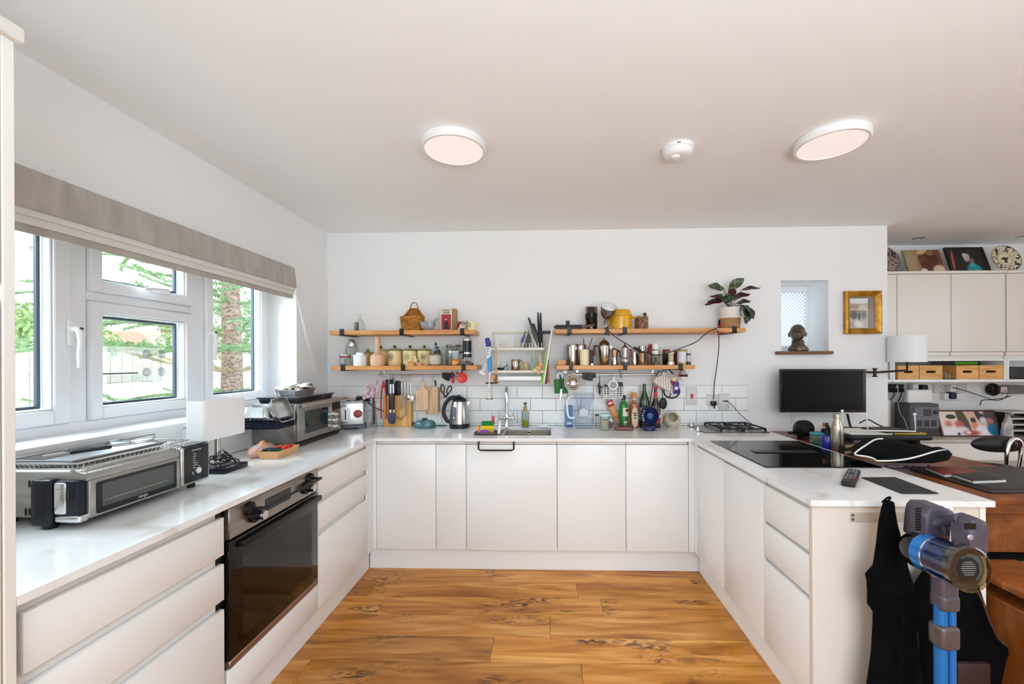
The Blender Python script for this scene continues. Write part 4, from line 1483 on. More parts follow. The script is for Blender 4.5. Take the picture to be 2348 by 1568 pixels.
# wicker wall basket
x,R,h = spot(919,972,691,YM,z)
t = thing('wicker_basket','brown wicker basket with high arched back and loop handle','basket',(x,YM,z))
WICK = noisy('brown_wicker',[(0.3,'#8a5520'),(0.6,'#c58637'),(0.8,'#dda552')],(30,30,60),1,4,0.65,bump=0.6)
bh = at_y(945,727,YM).z - z
m = MB()
nst = 28
for k in range(12):                                            # woven rows: over and under the stakes
 zz = bh*(k+0.5)/12
 rr_ = R*(0.86+0.14*zz/bh)
 pts = []
 for q in range(nst*2):
  a = 2*pi*q/(nst*2)
  w = 0.0022*(1 if (q+k*1) % 4 < 2 else-1)
  pts.append(((rr_+w)*cos(a),0.055/R*(rr_+w)*sin(a)*1.0,zz))
 m.tube(pts,bh/24*1.05,5,closed=True)
obj('woven_body',m,WICK,t)
obj('base',MB().lathe([(0,0.001),(R*0.86,0.001),(R*0.86,0.006),(0,0.006)],28,sy=0.055/R),WICK,t)
obj('front_rim',MB().tube([(R*1.01*cos(a*pi/14),0.056*sin(a*pi/14),bh) for a in range(28)],0.0045,6,closed=True),WICK,t)
ah = at_y(945,706,YM).z - z
m = MB()
for k in range(9):
 f = 1 - k/9
 hh = bh + (ah-bh)*(k+1)/9
 w = R*(0.98-0.66*((hh-bh)/(ah-bh)) ** 0.85)
 m.tube(smooth_path([(-w,0.02,hh-0.004),(-w*0.5,0.045,hh),(0,0.05,hh),(w*0.5,0.045,hh),(w,0.02,hh-0.004)],3),0.0045,5)
arch = [(s_*R*(0.98-0.66*q ** 0.85),0.02+0.027*q,bh+(ah-bh)*q) for s_,q in [(1,k/6) for k in range(7)]+[(-1,1-k/6) for k in range(7)]]
m.tube(arch,0.005,6)
obj('arched_back',m,WICK,t)
obj('loop_handle',MB().tube(smooth_path([(-0.028,0.047,ah-0.012),(-0.03,0.047,ah+0.015),(-0.014,0.047,h-0.008),(0.004,0.047,h-0.004),(0.022,0.047,h-0.018),(0.03,0.047,ah-0.01)],5),0.0042,7),WICK,t)
# mortar and pestle
GRAN = noisy('grey_marble_stone',[(0.3,'#83888e'),(0.5,'#a9adb1'),(0.65,'#c9cbcd')],(1,1,1),9,9,0.35,distort=1.3)
t,R,h = vessel('mortar','grey marble mortar bowl on the upper shelf beside the wicker basket','mortar',964,998,739,YM-0.03,z,
 [('bowl',[(0,0),(0.55,0),(0.6,0.08),(0.5,0.12),(0.8,0.3),(0.98,0.65),(1,0.95),(0.96,1),(0.82,0.97),(0.75,0.6),(0.3,0.3),(0,0.28)],GRAN),('foot',[(0,0),(0.55,0),(0.55,0.07),(0,0.07)],GRAN)])
p0 = Vector((t.location.x-0.01,YM-0.03,z+0.028))
p1 = at_y(1004,730,YM-0.03)
d_ = (p1-p0)
o = MB().tube([p0-p0,d_*0.15,d_*0.5,d_*0.85,d_*0.97,d_],[0.010,0.013,0.009,0.0095,0.0095,0.005],12)
one('pestle','grey marble pestle leaning in the mortar','pestle',o,GRAN,p0)
# cookery book in front of a second one
x,R,h = spot(1011,1036,708,YM-0.02,z)
t = thing('cookery_book','cream and red cookery book with a dark figure on its cover','book',(x,YM-0.02,z),0.10)
obj('cover',MB().rbox(-R,R,-0.011,0.011,0,h,0.0015,1),M('#e6d8bd',0.6),t)
obj('pages',MB().box(-R+0.003,R+0.0006,-0.009,0.009,0.002,h+0.0005),M('#d8cdb5',0.8),t)
pn = obj('red_picture',MB().box(-R*0.86,R*0.86,-0.0118,-0.011,h*0.05,h*0.74),M('#9e1c22',0.5),t)
obj('dark_figure',MB().prism([(-0.020,0.012),(0.022,0.012),(0.016,0.05),(0.008,0.068),(0.012,0.082),(0.004,0.094),(-0.008,0.09),(-0.006,0.075),(-0.014,0.06),(-0.018,0.035)],-0.0124,-0.0119,'y'),M('#2a1416',0.6),pn)
obj('pale_face',MB().lathe([(0,0),(0.0075,0),(0,0.0006)],14,mx=Matrix.Translation((-0.001,-0.0125,0.086)) @ Matrix.Rotation(pi/2,4,'X')),M('#d9a58e',0.6),pn)
text('ITALIAN',0.017,t,(0,-0.0116,h*0.915),FRONT,BLACK,sx=0.85,bold=0.0006)
text('FAMILIES',0.017,t,(0,-0.0116,h*0.81),FRONT,BLACK,sx=0.78,bold=0.0006)
x2,R2,h2 = spot(1030,1041,707,YM,z)
one('cookery_book','tan-spined book standing just behind the red cookery book','book',MB().rbox(-R2,R2,-0.03,0.05,0,h2,0.0015,1),M('#b08a5d',0.7),(x2+0.006,YM+0.05,z+0.0005),0.0)
# patterned little jugs
PATC = noisy('red_and_cream_glaze',[(0.44,'#7a2a24'),(0.5,'#efe3cc'),(0.7,'#efe3cc')],(1,1,1),28,3,0.3)
t,R,h = vessel('patterned_bowl','small cream sugar bowl with dark red pattern near the shelf end','bowl',1046,1067,743,YM-0.05,z,
 [('bowl',[(0,0),(0.5,0),(0.52,0.1),(0.9,0.5),(1,1),(0.94,1),(0.84,0.5),(0.4,0.15),(0,0.15)],PATC),('rim_band',[(1.0,0.92),(1.03,0.92),(1.03,1.0),(1.0,1.0)],M('#6d2a26',0.35))])
x,R,h = spot(1048,1061,733,YM-0.05,ZLU+0.035)
t = thing('patterned_jug','tiny cream patterned jug with looped handle standing in the sugar bowl','jug',(x,YM-0.05,z+0.008))
obj('body',MB().lathe(scaled([(0,0),(0.6,0),(0.85,0.3),(0.8,0.6),(0.62,0.8),(0.85,1),(0.8,1),(0.55,0.8),(0.7,0.5),(0.5,0.06),(0,0.06)],R,h+0.022),20),PATC,t)
obj('handle',MB().tube(smooth_path([(R*0.7,0,0.05),(R*1.5,0,0.055),(R*1.7,0,0.035),(R*0.8,0,0.012)],4),0.0028,6),M('#5d2522',0.4),t)
t,R,h = vessel('cream_jug','cream stoneware jug with black lettering at the shelf end','jug',1068,1092,736,YM,z,
 [('body',[(0,0),(1,0),(1.02,0.04),(0.86,0.5),(0.74,0.92),(0.78,1),(0.70,1),(0.66,0.9),(0.9,0.06),(0,0.06)],CREAM)])
t2 = t
R_ = R
jt = thing('cream_jug',t['label'],'jug',t.location)
for k_ in ('label','category'):
 del t[k_]
t.name = 'body'
t.parent = jt
t.location = (0,0,0)
obj('spout',MB().tube(smooth_path([(R_*0.7,0,h*0.45),(R_*1.2,0,h*0.75),(R_*1.75,0,h*0.82)],4),[0.008]*5+[0.006]*4,8),CREAM,jt)
text('MILK',0.018,jt,(-0.006,-R_*0.92,h*0.66),FRONT,BLACK,sx=0.8)
text('PURE',0.018,jt,(-0.006,-R_*0.96,h*0.42),FRONT,BLACK,sx=0.8)

# ---- lower left shelf
z = ZLL
KIL = glassy('jar_glass','#f8fbf9',0.17)
t,R,h = vessel('clip_top_jar','short clip-top glass jar with dark red seal, first on the lower shelf','jar',779,803,812,YM-0.05,z,
 [('jar',[(0,0),(0.9,0),(0.97,0.05),(0.97,0.6),(0.86,0.68),(0.8,0.68),(0.9,0.58),(0.88,0.06),(0,0.06)],KIL),
 ('seal',[(0.9,0.70),(1.0,0.70),(1.0,0.84),(0.9,0.84)],M('#8e2a38',0.5)),
 ('lid',[(0,0.85),(0.98,0.85),(1.0,0.92),(0.9,1.0),(0,1.0)],M('#b9bab8',0.3,0.6))])
obj('wire_clip',MB().tube([(R*0.6,-R*0.85,h*0.92),(R*0.62,-R*0.95,h*0.6),(R*0.75,-R*0.7,h*0.55)],0.0022,6),STEEL,t)
t,R,h = vessel('shaker_jar','tall glass cocktail jar with stepped steel lid behind the clip-top jar','jar',792,821,779,YM+0.05,z,
 [('jar',[(0,0),(0.92,0),(1,0.04),(1,0.62),(0.88,0.70),(0.75,0.73),(0.7,0.73),(0.82,0.68),(0.92,0.6),(0.92,0.06),(0,0.05)],KIL),
 ('lid',[(0,0.74),(0.74,0.74),(0.74,0.86),(0.5,0.88),(0.47,0.98),(0.42,1),(0,1)],STEEL)])
WHG = M('#eceeee',0.25)
vessel('butter_crock','white lidded ceramic crock on the lower shelf','jar',810,842,808,YM-0.04,z,
 [('pot',[(0,0),(0.9,0),(0.93,0.04),(0.93,0.66),(1,0.70),(1,0.78),(0.94,0.8),(0,0.8)],WHG),('lid',[(0,0.80),(0.62,0.80),(0.55,0.88),(0.56,0.97),(0.46,1),(0,1)],WHG)])
GREENL = M('#56702f',0.35)
CANC = noisy('cream_canister_enamel',[(0.3,'#dcc488'),(0.7,'#ecd9a4')],(1,1,1),2,3,0.3)
MUST = M('#b98a35',0.35)
canister_parts = lambda c,g: [('body',[(0,0),(0.94,0),(0.97,0.02),(0.97,0.72),(0,0.72)],c),('lid',[(0,0.775),(0.98,0.775),(0.9,0.80),(0.4,0.86),(0.12,0.87),(0.10,0.89),(0,0.89)],M('#b3ab66',0.3)),('lid_rim',[(0,0.725),(1,0.725),(1.02,0.75),(1,0.774),(0,0.774)],g),
 ('knob',[(0,0.87),(0.1,0.87),(0.12,0.89),(0.2,0.92),(0.21,0.96),(0.14,1),(0,1)],M('#3a4a24',0.35))]
vessel('storage_canister','mustard canister with green knob half hidden behind the white crock','canister',830,856,800,YM+0.05,z,
 [('body',[(0,0),(0.97,0),(0.97,0.72),(0,0.72)],MUST),('lid',[(0,0.73),(1,0.73),(1,0.77),(0.3,0.84),(0,0.84)],M('#8f7b2f',0.35)),('knob',[(0,0.84),(0.15,0.84),(0.3,0.92),(0.2,1),(0,1)],M('#6d8a35',0.35))])
vessel('storage_canister','round-shouldered yellow canister behind the wooden masher','canister',857,890,793,YM+0.045,z,
 [('body',[(0,0),(0.7,0),(0.95,0.12),(1,0.35),(0.92,0.6),(0.78,0.72),(0,0.72)],CANC),('lid',[(0,0.725),(0.82,0.725),(0.8,0.77),(0.5,0.84),(0.12,0.87),(0,0.87)],M('#c9b068',0.35)),('knob',[(0,0.87),(0.1,0.87),(0.2,0.93),(0.14,1),(0,1)],M('#3a4a24',0.35))])
vessel('wooden_masher','tall pale wooden masher standing handle up on the lower shelf','masher',849,882,772,YM-0.06,z,
 [('head',[(0,0),(0.88,0),(0.95,0.06),(1,0.2),(0.9,0.35),(0.6,0.41),(0.38,0.45),(0,0.45)],BEECH),('handle',[(0,0.45),(0.38,0.45),(0.34,0.6),(0.36,0.95),(0.31,0.99),(0,1)],BEECH)])

def flower_print(t,R,h,zc,col,ax,full=True):
 """daisy printed on a canister wall"""
 m = MB()
 rp = 0.0145*(R/0.055)
 cy_ = lambda a: (R*0.975*sin(a),-R*0.975*cos(a))
 for k in range(12):
  an = 2*pi*k/12
  pts = []
  for rr_,w in ((1.35,0.12),(1.9,0.24),(2.05,0.2),(1.9,-0.24+0.48*0),(1.35,-0.12)):
   pts.append((rr_,w))
  poly = [(1.3,0.13),(1.85,0.25),(2.05,0.0),(1.85,-0.25),(1.3,-0.13)]
  vs = []
  for rr_,w in poly:
   hx = rp*(rr_*cos(an)-w*sin(an))
   hz = rp*(rr_*sin(an)+w*cos(an))
   px_,py_ = cy_(ax+hx/R)
   vs.append((px_,py_,zc+hz))
  m.add(vs,[(0,1,2,3,4)])
 n = 16
 vs = []
 for k in range(n):
  for q in (0.45,0.95):
   an = 2*pi*k/n
   px_,py_ = cy_(ax+rp*q*cos(an)/R)
   vs.append((px_,py_,zc+rp*q*sin(an)))
 m.add(vs,[(2*k,2*k+1,(2*k+3) % (2*n),(2*k+2) % (2*n)) for k in range(n)])
 obj('flower_print',m,col,t,sm=0)

for (a,b,lab,ax,colr) in ((888.5,921.5,'cream canister with green lid and black daisy, nearest the masher',-0.3,'#2a2216'),(924,956,'cream canister with green lid and faint grey daisy, middle one',-0.25,'#6d705c'),(957,989,'cream canister with green lid and bold black daisy, beside stoneware jar',0.1,'#21190f')):
 t,R,h = vessel('storage_canister',lab,'canister',a,b,792,YM+0.02,z,canister_parts(CANC,GREENL))
 flower_print(t,R,h,h*0.42,M(colr,0.5),ax)
TERR = noisy('glazed_terracotta',[(0.4,'#c98a52'),(0.6,'#edd3a4')],(1,1,3),8,3,0.35)
for a,b,lab in ((934,955,'small terracotta dish in front of the middle canister'),(951,972,'small terracotta dish with brown rim in front of the bold daisy canister')):
 vessel('terracotta_dish',lab,'dish',a,b,829.5,YM-0.075,z,[('dish',[(0,0),(0.5,0),(0.55,0.2),(1,0.85),(1,1),(0.9,1),(0.45,0.35),(0,0.3)],TERR)])
x,R,h = spot(947,959,815,YM-0.03,z)
t = thing('bird_figurine','tiny cream bird figurine standing behind the terracotta dishes','figurine',(x,YM-0.03,z+0.0005))
obj('body',MB().lathe([(0,0),(0.012,0),(0.010,0.012),(0.017,0.025),(0.016,0.042),(0.008,0.054),(0.0,0.056)],16),M('#e9d6a8',0.5),t)
obj('head',MB().ball((-0.003,-0.003,0.063),0.011,0.010,0.010,12,8).tube([(-0.012,-0.005,0.063),(-0.02,-0.008,0.062)],[0.004,0.001],6),M('#e9d6a8',0.5),t)
obj('tail',MB().tube([(0.012,0,0.04),(0.028,0,0.03)],[0.006,0.009],8,flat=0.5),M('#4a3b28',0.5),t)
STONE = noisy('oatmeal_stoneware',[(0.3,'#b9b1a4'),(0.7,'#d5cec2')],(1,1,3),6,5,0.4)
vessel('stoneware_jar','squat oatmeal stoneware jar with brown rim and foot','jar',984,1012,811.5,YM-0.02,z,
 [('body',[(0,0.12),(0.92,0.12),(0.98,0.25),(1,0.5),(0.97,0.88),(0,0.88)],STONE),('rim',[(0,0.88),(0.97,0.88),(1.02,0.92),(1.02,0.98),(0.96,1.0),(0,1.0)],M('#8a6a52',0.4)),('foot',[(0,0),(0.9,0),(0.92,0.12),(0,0.12)],M('#9a7048',0.5))])
# dark seated figurine on the jar
x,R,h = spot(994,1012,784,YM-0.02,z)
zj = at_y(1000,811.5,YM-0.02).z
t = thing('seated_figurine','dark abstract seated figurine sitting on the stoneware jar','figurine',(x-0.002,YM-0.02,zj+0.001))
DK = M('#2f3a40',0.35)
obj('body',MB().tube(smooth_path([(0.004,0,0.0),(0.008,0,0.018),(0.002,0,0.04),(-0.004,0,0.058)],4),[0.021,0.021,0.022,0.021,0.019,0.016,0.014,0.013,0.012,0.011,0.0095,0.008,0.006],12),DK,t)
obj('head',MB().ball((-0.011,-0.002,0.074),0.011,0.012,0.0145,12,9),M('#4a545a',0.35),t)
obj('arm',MB().tube(smooth_path([(-0.014,-0.01,0.052),(-0.022,-0.016,0.034),(-0.012,-0.022,0.022)],4),0.0045,8),M('#8d989d',0.35),t)
obj('arm',MB().tube(smooth_path([(0.008,-0.01,0.052),(0.020,-0.012,0.046),(0.006,-0.022,0.024)],4),0.0045,8),M('#8d989d',0.35),t)
obj('leg',MB().tube(smooth_path([(-0.014,-0.01,0.006),(-0.006,-0.028,0.02),(0.012,-0.026,0.010)],4),0.007,8),DK,t)
# glass storage jars
JAR = [('jar',[(0,0),(0.94,0),(1,0.03),(1,0.86),(0.92,0.9),(0.86,0.9),(0.93,0.85),(0.93,0.05),(0,0.04)],KIL)]
vessel('slim_glass_jar','slim empty glass jar between stoneware jar and big lidded jar','jar',1012,1025,793,YM+0.0,z,JAR+[('rim',[(0.88,0.9),(0.97,0.9),(0.97,1),(0.88,1)],KIL)])
t,R,h = vessel('glass_storage_jar','big glass storage jar with flat metal lid behind the moka pot','jar',1023,1058,791,YM+0.045,z,JAR+[('lid',[(0,0.91),(1.0,0.91),(1.02,0.93),(1.02,0.99),(0.95,1),(0,1)],M('#8d8377',0.35,0.7)),('contents',[(0,0.045),(0.91,0.045),(0.91,0.3),(0,0.3)],M('#b9a283',0.9))])
# moka pot with copper base
x,R,h = spot(1033,1055,797,YM-0.06,z)
t = thing('moka_pot','silver moka pot with copper base and black handle on the window-side shelf','coffee pot',(x,YM-0.06,z+0.0005),0.2)
obj('boiler',MB().lathe(scaled([(0,0),(0.9,0),(0.95,0.05),(0.82,0.32),(0.78,0.36),(0,0.36)],R,h),8),M('#c98c4e',0.25,0.8),t)
obj('top',MB().lathe(scaled([(0,0.37),(0.72,0.37),(0.74,0.42),(1.0,0.80),(1.0,0.82),(0,0.82)],R,h),8),M('#b9bcc0',0.25,0.8),t)
obj('lid',MB().lathe(scaled([(0,0.825),(1.0,0.825),(0.5,0.90),(0.15,0.91),(0.18,0.98),(0,1)],R,h),8),M('#9da0a4',0.3,0.8),t)
obj('handle',MB().tube(smooth_path([(R*0.9,0,h*0.74),(R*1.55,0,h*0.72),(R*1.75,0,h*0.58),(R*1.5,0,h*0.38)],4),0.006,8),BLACK,t)
obj('spout',MB().prism([(-R*0.85,h*0.8),(-R*1.3,h*0.82),(-R*0.9,h*0.66)],-0.008,0.008,'y'),M('#b9bcc0',0.25,0.8),t)
# portable coffee grinder
t,R,h = vessel('coffee_grinder','black and clear hand coffee grinder at the end of the lower shelf','grinder',1061,1081,777,YM-0.04,z,
 [('hopper',[(0,0.5),(1,0.5),(1,0.92),(0,0.92)],M('#131416',0.3)),('top_cap',[(0,0.925),(0.97,0.925),(0.97,0.99),(0.9,1),(0,1)],STEEL),('band',[(0,0.43),(0.97,0.43),(0.97,0.495),(0,0.495)],STEEL),
 ('collar',[(0,0.3),(1.03,0.3),(1.03,0.425),(0,0.425)],M('#131416',0.3)),('glass',[(0,0),(0.97,0),(1,0.03),(1,0.295),(0.92,0.295),(0.92,0.05),(0,0.04)],GLASS)])
obj('coffee_beans',MB().lathe(scaled([(0,0.05),(0.9,0.05),(0.9,0.14),(0,0.18)],R,h),16),M('#6d5344',0.8),t)
vessel('slim_test_bottle','thin clear tube standing at the shelf end behind the coffee grinder','bottle',1079,1085,797,YM+0.03,z,[('tube',[(0,0.12),(0.9,0.12),(0.9,0.95),(0.6,1),(0.45,1),(0.75,0.94),(0.7,0.16),(0,0.16)],GLASS),('foot',[(0,0),(1,0),(1,0.14),(0,0.14)],BLACK)])

# ---- upper right shelf
z = ZRU
a,b = at_y(1269,748,YM-0.09),at_y(1336,748,YM-0.09)
t = thing('cleaver','black blade with wooden handle lying along the front of the long shelf','knife',((a.x+b.x)/2,YM-0.085,z+0.001))
hw = (b.x-a.x)/2
hh = at_y(1300,745,YM-0.09).z - z
obj('blade',MB().prism([(-hw,hh*0.55),(-hw+0.02,0),(hw,0),(hw,hh*0.5),(hw-0.01,hh),(-hw+0.02,hh)],-0.006,0.006,'y',0.001),M('#1d1815',0.55),t)
obj('handle',MB().prism([(hw,hh*0.1),(hw+0.085,hh*0.62),(hw+0.085,hh*1.15),(hw-0.01,hh*0.9)],-0.008,0.008,'y',0.002),M('#5a3a24',0.5),t)
# black burr grinder with clear hopper
x,R,h = spot(1342,1369,704,YM,z)
t = thing('electric_grinder','black electric grinder with smoky clear hopper on the long shelf','grinder',(x,YM,z+0.0005))
obj('body',MB().lathe(scaled([(0,0),(0.9,0),(0.92,0.03),(0.92,0.42),(0.98,0.45),(0.98,0.72),(0,0.72)],R,h),28),BLACK_GLOSS,t)
obj('hopper',MB().lathe(scaled([(0.9,0.72),(0.98,0.72),(1.0,0.97),(0.9,1.0),(0,1.0),(0,0.985),(0.92,0.96)],R,h),28),glassy('smoked_plastic','#c9bdb7',0.25),t)
obj('lid_band',MB().lathe(scaled([(0.85,0.97),(1.02,0.97),(1.02,1.0),(0.85,1.0)],R,h),28),M('#a5968f',0.4),t)
obj('grip',MB().rbox(R*0.72,R*1.02,-0.012,0.012,h*0.02,h*1.01,0.004,2),BLACK,t)
obj('white_logo',MB().box(-0.012,-0.006,-R*0.93,-R*0.92,0.01,0.04).box(-0.006,0.004,-R*0.925,-R*0.915,0.012,0.018),M('#d9d9d9',0.4),t)
for k in range(5):
 obj('clamp_band',MB().ring((0,0,h*(0.46+0.05*k)),R*0.985,0.0025,'z',28,6),RUBBER,t)
# clip-on spotlight with steel reflector
lx_ = at_y(1391,750,YS+0.005).x
t = thing('clip_spotlight','clip-on spotlight with steel bell reflector clamped to the long shelf','lamp',(lx_,YS+0.01,z))
hc = at_y(1394,716,YS).z - z
hd = Matrix.Translation((0.006,-0.03,hc)) @ Matrix.Rotation(radians(38),4,'X') @ Matrix.Rotation(radians(6),4,'Y')
obj('reflector',MB().lathe([(0.016,-0.052),(0.03,-0.045),(0.048,-0.02),(0.056,0.015),(0.058,0.045),(0.056,0.045),(0.054,0.015),(0.046,-0.018),(0.028,-0.042),(0.014,-0.049)],32,mx=hd),M('#9b948c',0.22,0.95),t)
obj('reflector_lining',MB().lathe([(0.0,-0.030),(0.038,-0.024),(0.047,-0.005),(0.053,0.018),(0.0555,0.044),(0.0565,0.044),(0.0545,0.016)],32,mx=hd),M('#e6e5e2',0.4),t)
obj('bulb',MB().lathe([(0.0,-0.02),(0.02,-0.018),(0.036,0.012),(0.038,0.026),(0.024,0.034),(0,0.036)],24,mx=hd),M('#eef0f1',0.25),t)
obj('socket',MB().lathe([(0,-0.1),(0.015,-0.1),(0.017,-0.05),(0,-0.05)],18,mx=hd),M('#c3c1bd',0.3,0.8),t)
obj('stem',MB().tube(smooth_path([(0.002,0.012,0.012),(0.0,0.016,hc*0.35),(0.004,0.026,hc*0.62),(0.006,0.018,hc*0.8)],4),0.005,8),CHROME,t)
obj('clamp',MB().rbox(-0.014,0.014,-0.03,0.03,0.001,0.012,0.003,1).rbox(-0.014,0.014,-0.03,0.03,-0.045,-0.033,0.003,1).rbox(-0.01,0.01,-0.03,-0.022,-0.04,0.01,0.002,1),BLACK,t)
m = MB()
for k in (-1,1):
 m.tube([(0.012*k,-0.03,0.008),(0.034*k,-0.045,0.012)],0.0035,6)
 m.tube([(0.008*k,-0.02,-0.045),(0.026*k,-0.03,-0.049)],0.0035,6)
obj('clamp_lever',m,CHROME,t)
# yellow enamel casserole
x,R,h = spot(1394,1449,712,YM+0.0,z)
t = thing('yellow_casserole','yellow enamelled casserole with lid on the long upper shelf','pot',(x,YM,z+0.0005))
YE = noisy('yellow_enamel',[(0.3,'#d9980f'),(0.7,'#eab32a')],(1,1,1),2,3,0.2)
hh = h*0.72
obj('pot',MB().lathe(scaled([(0,0),(0.84,0),(0.9,0.03),(0.98,0.66),(1.0,0.7),(0.94,0.7),(0,0.7)],R,h),36),YE,t)
obj('lid',MB().lathe(scaled([(0,0.71),(1.01,0.71),(1.01,0.76),(0.95,0.80),(0.9,0.96),(0.85,1.0),(0,1.0)],R,h),36),YE,t)
for s_ in (-1,1):
 obj('loop_handle',MB().tube(smooth_path([(s_*R*0.93,-0.03,hh*0.86),(s_*(R+0.022),-0.024,hh*0.9),(s_*(R+0.022),0.024,hh*0.9),(s_*R*0.93,0.03,hh*0.86)],4),0.0065,8),YE,t)
# carved bird on a wooden box
x,R,h = spot(1461,1484,726,YM,z)
t = thing('carved_box','carved brown wooden box on the long upper shelf','box',(x,YM,z+0.0005))
CARV = noisy('carved_wood',[(0.4,'#5d3d22'),(0.6,'#94683d')],(1,1,1),45,2,0.6,bump=0.8,kind='voronoi')
obj('box',MB().rbox(-R,R,-0.035,0.035,0,h,0.003,1),CARV,t)
obj('end_piece',MB().rbox(-R-0.012,-R-0.001,-0.03,0.03,0,h*0.9,0.003,1),WALNUT,t)
bx = at_y(1483,720,YM).x
t = thing('carved_bird','small dark carved bird perched behind the wooden box','figurine',(bx,YM+0.045,z+0.0005))
BW = M('#4a3524',0.5)
obj('body',MB().lathe([(0,0),(0.012,0),(0.014,0.05),(0.017,0.085),(0.012,0.112),(0.006,0.12),(0,0.12)],14),BW,t)
obj('head',MB().ball((-0.003,-0.002,0.124),0.012,0.012,0.011,12,8),BW,t)
obj('beak',MB().tube([(-0.012,-0.004,0.123),(-0.034,-0.008,0.118)],[0.005,0.001],8),M('#2e2118',0.5),t)
# potted calathea
x,R,h = spot(1651,1698,706,YM,z)
t = thing('potted_calathea','potted plant with dark green and purple leaves in white and jute planter','plant',(x,YM,z+0.0005))
PO = M('#e6dcd2',0.8)
JU = noisy('jute_weave',[(0.3,'#8f6840'),(0.7,'#b78c5a')],(1,1,30),5,3,0.85,bump=0.5)
obj('planter_base',MB().lathe(scaled([(0,0),(0.86,0),(0.88,0.05),(0.93,0.5),(0,0.5)],R,h),28),JU,t)
obj('planter_top',MB().lathe(scaled([(0,0.5),(0.935,0.5),(1.0,0.97),(0.99,1.0),(0.93,1.0),(0.93,0.9),(0,0.9)],R,h),28),PO,t)
obj('soil',MB().lathe(scaled([(0,0.9),(0.92,0.9),(0,0.93)],R,h),20),M('#3a2c22',0.95),t)
CG = noisy('calathea_top',[(0.40,'#27341f'),(0.5,'#4d5a3a'),(0.6,'#2c3a22')],(1,14,1),3,2,0.35,kind='wave',distort=1.0)
CP = M('#4a1226',0.4)
CG2 = noisy('calathea_pale',[(0.38,'#3b4a2c'),(0.5,'#8e8f74'),(0.62,'#46543a')],(1,16,1),3,2,0.4,kind='wave',distort=1.0)

def leaf_mb(L,Wd,bend=0.25,fold=0.18):
 m = MB()
 vs,fs = [],[]
 n,k = 10,3
 for i in range(n+1):
  s_ = i/n
  w = Wd*(sin(pi*min(1,s_*0.96+0.03)) ** 0.75)*(1-0.12*s_)
  for j in range(-k,k+1):
   q = j/k
   vs.append((s_*L,q*w,-bend*L*s_*s_+fold*w*abs(q)*abs(q)+0.004*sin(s_*9+q*3)))
 c_ = 2*k + 1
 for i in range(n):
  for j in range(c_-1):
   q = i*c_ + j
   fs.append((q,q+1,q+c_+1,q+c_))
 return m.add(vs,fs)

# (tip u, tip v, base-of-blade u, v, width px, material, twist, depth of tip)
LEAVES = [(1624,655,1660,662,11,CG2,-0.7,-0.02),(1706,638,1672,662,11,CG2,0.9,-0.03),(1744,660,1702,664,13,CP,-1.1,-0.05),(1720,674,1680,684,14,CP,-0.9,-0.06),(1627,679,1660,686,9,CP,0.9,-0.05),
 (1616,699,1656,690,8,CP,0.8,-0.07),(1622,691,1660,688,7,CG,0.7,-0.03),(1693,684,1655,688,10,CG2,-0.6,-0.09),(1678,652,1676,684,12,CP,1.2,0.02),(1722,690,1690,695,10,CG2,-0.6,-0.06),
 (1718,736,1702,699,19,CG,-1.35,-0.10),(1728,732,1712,700,15,CG,-1.3,-0.06),(1672,672,1664,695,11,CG,0.5,-0.05),(1711,743,1708,728,6,M('#4a6b52',0.4),-1.0,-0.06),(1640,676,1658,690,11,CG,-0.5,0.0)]
for k,(tu,tv,bu,bv,wd,mt,tw_,dy) in enumerate(LEAVES):
 tip = at_y(tu,tv,YM+dy*0.9)
 bs = at_y(bu,bv,YM+dy*0.4)
 d_ = tip - bs
 L = d_.length
 ax = d_.normalized()
 up = Vector((0,-0.75,0.66))
 up = (up-ax*up.dot(ax)).normalized()
 up = Matrix.Rotation(tw_*0.35,3,ax) @ up
 sd = up.cross(ax)
 mx = Matrix(((ax.x,sd.x,up.x,bs.x),(ax.y,sd.y,up.y,bs.y),(ax.z,sd.z,up.z,bs.z),(0,0,0,1)))
 mx = Matrix.Translation(-t.location) @ mx
 lf = leaf_mb(L,wd*0.00345,0.0)
 m = MB().add(lf.v,lf.f,0,mx)
 o = obj('leaf',m,mt,t,sm=180)
 b0_ = bs - t.location
 s0_ = Vector((0.004*(k % 5-2),0.003*(k % 3-1),h*0.92))
 obj('stem',MB().tube(smooth_path([s0_,(s0_+b0_)/2+Vector((0,0,0.012)),b0_],4),0.0022,6),M('#5a2a30' if k % 2 else '#4a5a35',0.5),t)
# red and chrome spring clamp at the plant
cx_ = at_y(1642,750,YS).x
t = thing('spring_clamp','chrome spring clamp with red grips at the shelf edge by the planter','clamp',(cx_,YS,z))
RED = M('#b3272b',0.4)
obj('jaw',MB().rbox(-0.011,0.011,-0.012,0.018,0.001,0.008,0.002,1).rbox(-0.011,0.011,-0.012,0.018,-0.040,-0.0325,0.002,1),CHROME,t)
obj('spring',MB().ring((0,-0.016,-0.015),0.013,0.004,'x',20,6),CHROME,t)
obj('grip',MB().tube(smooth_path([(0.004,-0.014,0.004),(0.03,-0.022,0.018),(0.046,-0.02,0.022)],3),0.0055,8),RED,t)
obj('grip',MB().tube(smooth_path([(0.004,-0.014,-0.034),(0.03,-0.022,-0.036),(0.05,-0.02,-0.042)],3),0.0055,8),RED,t)

